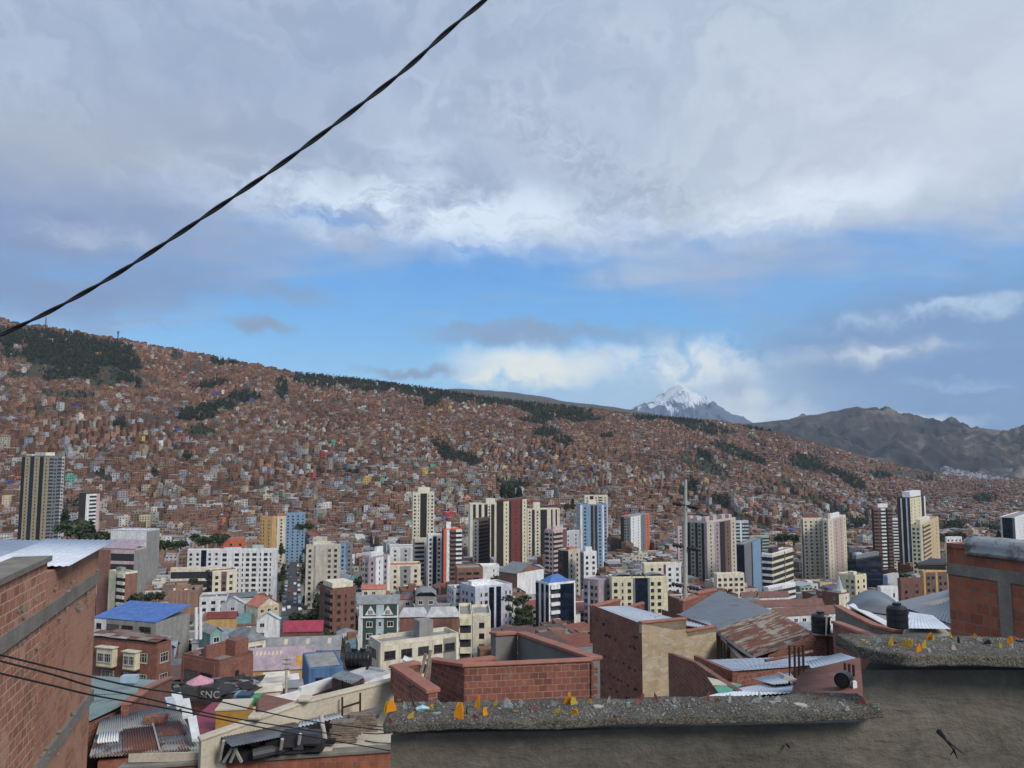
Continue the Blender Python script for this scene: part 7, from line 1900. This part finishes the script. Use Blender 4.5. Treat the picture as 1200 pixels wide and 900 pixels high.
ring=[(1.1*math.cos(2*math.pi*i/n),1.1*math.sin(2*math.pi*i/n),.9) for i in range(n)]; mb.add(ring+[(0,0,1.45)],[(i,(i+1)%n,n) for i in range(n)]); o=mb.build('canopy',simple('pink_cloth',(.55,.27,.33,1),.9),e); sm=o.modifiers.new('t','SOLIDIFY'); sm.thickness=.02
mb=MB(); mb.tube([(0,0,-1.0),(0,0,1.4)],.04,6); mb.build('pole',M['rebar'],e)
e = root('crimson_roof','dull crimson flat roof beside the mustard box','roof',P(245,845,45)); q0=Vector(e.location)
poly_slab('roof_deck',[Q(226,842,44),Q(233,862,39),Q(300,850,40),Q(272,824,50),Q(249,823,50)],.2,simple('crimson_paint',(.26,.045,.07,1),.8,var=.25),e)
solid('walls',[Q(227,846,44.2),Q(234,866,39.4),Q(298,854,40.4),Q(271,828,49.5),Q(249,827,49.5)],5,M['cream2'],e)
e = root('mustard_box','mustard yellow rooftop box with a cream lid','rooftop box',P(270,850,41)); e.rotation_euler=(0,0,.12); mb=MB(); mb.box(-.40,1.05,-1.0,.6,-.1,1.05); o=mb.build('box',simple('mustard',(.42,.24,.05,1),.7),e); o.location=(-.1,0,0)
mb=MB(); mb.box(-.55,1.0,-1.05,.65,1.052,1.12); mb.build('lid',M['cream2'],e)
e = root('blue_crates','dark blue and green bins beside the mustard box','bin',P(288,824,55)); q0=Vector(e.location)
for (a0,a1,y0_,y1_,c_) in ((274,277,814,820,(.12,.30,.36,1)),(277,292,815,819,(.03,.05,.10,1)),(293,303,818,828,(.05,.25,.10,1))): vquad('bin',a0,a1,y0_,y1_,55-(a0-274)*.3,1.0,simple('bin_paint',c_,.5),e)
# brick wall block, white stair wall, brown metal shed, in the middle left
e = root('brick_outhouse','low dark brick outhouse below the white sloping stair wall','outhouse',P(330,830,48)); q0=Vector(e.location)
solid('walls',[Q(302,838,42),Q(358,824,44),Q(304,812,52),Q(300,820,50)],4,M['brick_mid'],e)
e = root('stair_wall','long white wall with dark red base stepping up to the tank house','wall',P(360,815,50)); q0=Vector(e.location)
run_wall(e,[Q(322,818,50),Q(352,810,51),Q(353,806,51),Q(392,794,53)],.3,1.1,M['white'],None); run_wall(e,[Q(345,824,50.2),Q(392,807,52.7)],.3,2,simple('dull_red_paint',(.16,.045,.04,1),.8),None,name='red_base')
e = root('rusty_cage_shed','brown rusty steel-framed shed with a dark sheet roof','shed',P(405,815,52)); q0=Vector(e.location)
solid('panels',[Q(389,795,51),Q(414,801,48.5),Q(427,795,50),Q(402,789,53)],2.4,simple('rust_panel',(.07,.042,.03,1),.8,var=.5),e)
corr('roof',Q(387,793,51),Q(413,802,48.3),Q(427,793,50.2),Q(402,785,54),10,.03,M['sheet_grey'],e)
for x in (391,396,401,406,411,415,419,423): mb=MB(); mb.tube([Q(x,812,49.5),Q(x,797,49.5)],.03,4); mb.build('bar',M['rebar'],e)
e = root('water_tank','large black horizontal ribbed tank on the white flat-roofed house','water tank',P(420,783,66),'black water tanks on roofs')
mb=MB(); ptsx=[]; rr_=[]; 
for i in range(19): ptsx.append((-1.05+2.1*i/18,0,.75)); rr_.append(.55 if i in(0,18) else (.74 if i%3 else .68))
mb.tube(ptsx,rr_,20); mb.build('body',M['black'],e,smooth=True)
for x in (-.35,.35): mb=MB(); mb.tube([(x,0,1.42),(x,0,1.62)],.26,12); mb.build('lid',M['black'],e)
mb=MB(); mb.box(-.9,.9,-.5,.5,0,.12); mb.build('cradle',M['black'],e)
# white stepped roofs and the street pole
for k,(px_,py_,Y,w2,c_,lbl) in enumerate([(312,808,78,2.2,'cream','lowest cream flat roof in the stepped cluster beside the street pole'),(318,800,82,2.0,'beige','middle beige flat roof in the stepped cluster beside the street pole'),(324,793,86,2.0,'cream','upper cream flat roof in the stepped cluster beside the street pole'),(338,796,86,1.6,'white','white flat roof just right of the street pole'),(345,803,82,1.3,'grey','small grey flat roof just right of the street pole')]):
    e = root('small_hut',lbl,'hut',P(px_,py_,Y),'huts around the street pole'); mb=MB(); mb.box(-w2*.6,w2*.6,-.8,1.4,-3,-.02,0,C_[c_]); mb.build('wall',M['wall'],e)
    mb=MB(); mb.box(-w2*.7,w2*.7,-1.0,1.6,0,.14,0,shade(C_[c_],1.05)); mb.build('roof',M['wall'],e); inst(WIN['d'],'window',e,(-.5,-.81,-1.5),0,(.9,1,.8)); e.rotation_euler=(0,0,.3)
e = root('street_pole','slim street electricity pole with wooden crossarms among the low roofs','utility pole',P(335,812,80)); o_=Vector(e.location)
mb=MB(); mb.tube([P(335,820,80)-o_,P(336,768,80)-o_],[.15,.10],8); mb.build('pole',M['pole'],e)
for py,dx in ((773,5),(778,5),(784,3)):
    mb=MB(); mb.tube([P(336-dx,py,79.9)-o_,P(336+dx,py,79.9)-o_],.06,5); mb.build('crossarm',M['wood'],e)
    for s_ in (-1,-.4,.4,1): mb=MB(); mb.tube([P(336+dx*s_,py,79.9)-o_,P(336+dx*s_,py-1.8,79.9)-o_],.06,5); mb.build('insulator',M['frame'],e)
# white downpipes on the blue-roofed building
for k,(x,lbl) in enumerate(((230,'left'),(235,'right'))):
    mb=MB(); mb.tube([P(x,749,170),P(x,712,170)],.35,8); tag(mb.build('white_chimney',M['white']),f'{lbl} of two tall white flue pipes beside the bright blue roof','flue')
# ---- 9. cables ----
def cable(pts,r_,lbl,n=40,mat='tar'):
    P_=[P(*p) for p in pts]; out=[]
    for i in range(n+1):   # Catmull-Rom
        f=i/n*(len(P_)-1); k=min(int(f),len(P_)-2); t_=f-k
        p0,p1,p2,p3=P_[max(k-1,0)],P_[k],P_[k+1],P_[min(k+2,len(P_)-1)]
        out.append(.5*((2*p1)+(-p0+p2)*t_+(2*p0-5*p1+4*p2-p3)*t_*t_+(-p0+3*p1-3*p2+p3)*t_**3))
    mb=MB(); mb.tube(out,r_,6); return tag(mb.build('overhead_cable',M[mat],smooth=True),lbl,'cable')
cable([(-30,760,6.0),(97,791,7),(165,806,8),(235,817,9),(300,832,10),(370,846,11),(470,858,12)],.0085,'uppermost of three thin black cables crossing the left brick building')
cable([(-30,767,6.0),(60,790,6.6),(110,805,7.2),(170,818,8),(240,835,9),(300,846,10),(400,862,11.5)],.0085,'middle one of three thin black cables crossing the left brick building')
cable([(-30,782,6.0),(60,803,6.6),(110,815,7.2),(190,829,8),(260,843,9),(330,857,10),(470,882,12)],.0085,'lowest of three thin black cables crossing the left brick building')
tw=[(-70,430),(0,393),(60,364),(130,325),(190,287),(260,240),(320,199),(380,155),(430,117),(480,77),(525,36),(568,0),(620,-46)]
n=420; cen=[]
for i in range(n+1):
    f=i/n*(len(tw)-1); k=min(int(f),len(tw)-2); t_=f-k; q=[Vector((*tw[max(0,min(len(tw)-1,j))],0)) for j in (k-1,k,k+1,k+2)]
    c_=.5*((2*q[1])+(-q[0]+q[2])*t_+(2*q[0]-5*q[1]+4*q[2]-q[3])*t_*t_+(-q[0]+3*q[1]-3*q[2]+q[3])*t_**3); cen.append(P(c_.x,c_.y,2.6-.25*i/n))
e = root('twisted_cable','thick black twisted power cable sweeping up across the sky','cable',tuple(cen[n//2])); o_=Vector(e.location); arc=0
for s_ in (0,math.pi):
    out=[]; arc=0
    for i,c_ in enumerate(cen):
        if i: arc+=(cen[i]-cen[i-1]).length
        d_=(cen[min(i+1,n)]-cen[max(i-1,0)]).normalized(); a_=d_.cross(Vector((0,1,0))).normalized(); b_=d_.cross(a_); ph=arc/.27*2*math.pi+s_
        out.append(c_+(a_*math.cos(ph)+b_*math.sin(ph))*.0039-o_)
    mb=MB(); mb.tube(out,.0043,8); mb.build('strand',M['tar'],e,smooth=True)
# ---------------- labels of the many town houses ----------------
used = {}
def uniq(lbl, o, alts):
    for l in [lbl]+alts:
        if l.lower() not in used and len(l.split()) <= 16:
            used[l.lower()] = o; o['label'] = l; return
    o['label'] = lbl; g = used.get(lbl.lower())
    o['group'] = 'look-alikes: '+lbl[:40] if not o.get('group') else o['group']
for o in bpy.data.objects:
    if o.parent is None and o.get('label') and not o['label'].lower() in used: used[o['label'].lower()] = o
for (b, sp, key, vv) in GENB:
    bb = b.bbox(); px,py = (bb[0]+bb[1])/2, (bb[2]+bb[3])/2
    cname = BRNAME[sp['ci']] if sp['brick'] else PANAME[sp['ci']]
    rcn = RO[sp['ri']][1]
    noun = 'block' if key == 'block' else 'house'
    fl = NUM[sp['fl']]; ls = nearest_lm(px,py,8)
    base_ = [f"{fl} {cname} {noun}", f"{cname} {noun} with {sp['rt2']} {rcn} roof", f"{fl} {cname} {noun}, {sp['rt2']} {rcn} roof"]
    al = []
    for l in ls:
        for bs in (base_[2], base_[0], base_[1]): al.append(f"{bs}, {rel(px,py,l)} the {l[3]}")
    wdt = 'narrow' if b.sx < 10.5 else ('wide' if b.sx > 13 else 'mid-width')
    al += [f"{wdt} {base_[0]}, {rel(px,py,l)} the {l[3]}" for l in ls]
    for i in range(3):
        for j in range(i+1,5): al.append(f"{cname} {noun} between the {ls[i][3]} and the {ls[j][3]}")
    uniq(al[0], b.root, al[1:])
for (e,k,s) in TREES:
    if e['label'].startswith(('slim','small round')): continue
    w_ = e.matrix_world.translation if False else e.location
    px,py = proj(w_.x,w_.y,w_.z+3); adj = ['large','medium','small'][0 if s>1.6 else (1 if s>1.1 else 2)]
    kd = 'spiky' if TV[k][2]=='tall' else 'bushy'
    ls = nearest_lm(px,py,6); al = [f"{adj} {kd} tree {rel(px,py,l)} the {l[3]}" for l in ls]+[f"{adj} {kd} tree between the {ls[0][3]} and the {ls[i][3]}" for i in range(1,6)]
    uniq(al[0], e, al[1:])
for (e,k,b) in RTANKS:
    l = b.root['label']; l = l.split(',')[0] if len(l.split()) > 10 else l
    ls = nearest_lm(*proj(*e.location),4); al = [f"{TK[k][2]} tank on the flat roof {rel(*proj(*e.location),q)} the {q[3]}" for q in ls]
    uniq(f"{TK[k][2]} tank on the {b.root['label']}" if len(b.root['label'].split())<=12 else al[0], e, al+[f"{TK[k][2]} water tank on the {l}"])
# look-alikes that share a label share a group too
byl = {}
for o in bpy.data.objects:
    if o.parent is None and o.get('label'): byl.setdefault(o['label'].lower(), []).append(o)
for l,v in byl.items():
    if len(v) > 1:
        g = v[0].get('group') or l[:50]
        for o in v: o['group'] = g
print('labels', len(byl), 'repeated', sum(1 for v in byl.values() if len(v)>1))
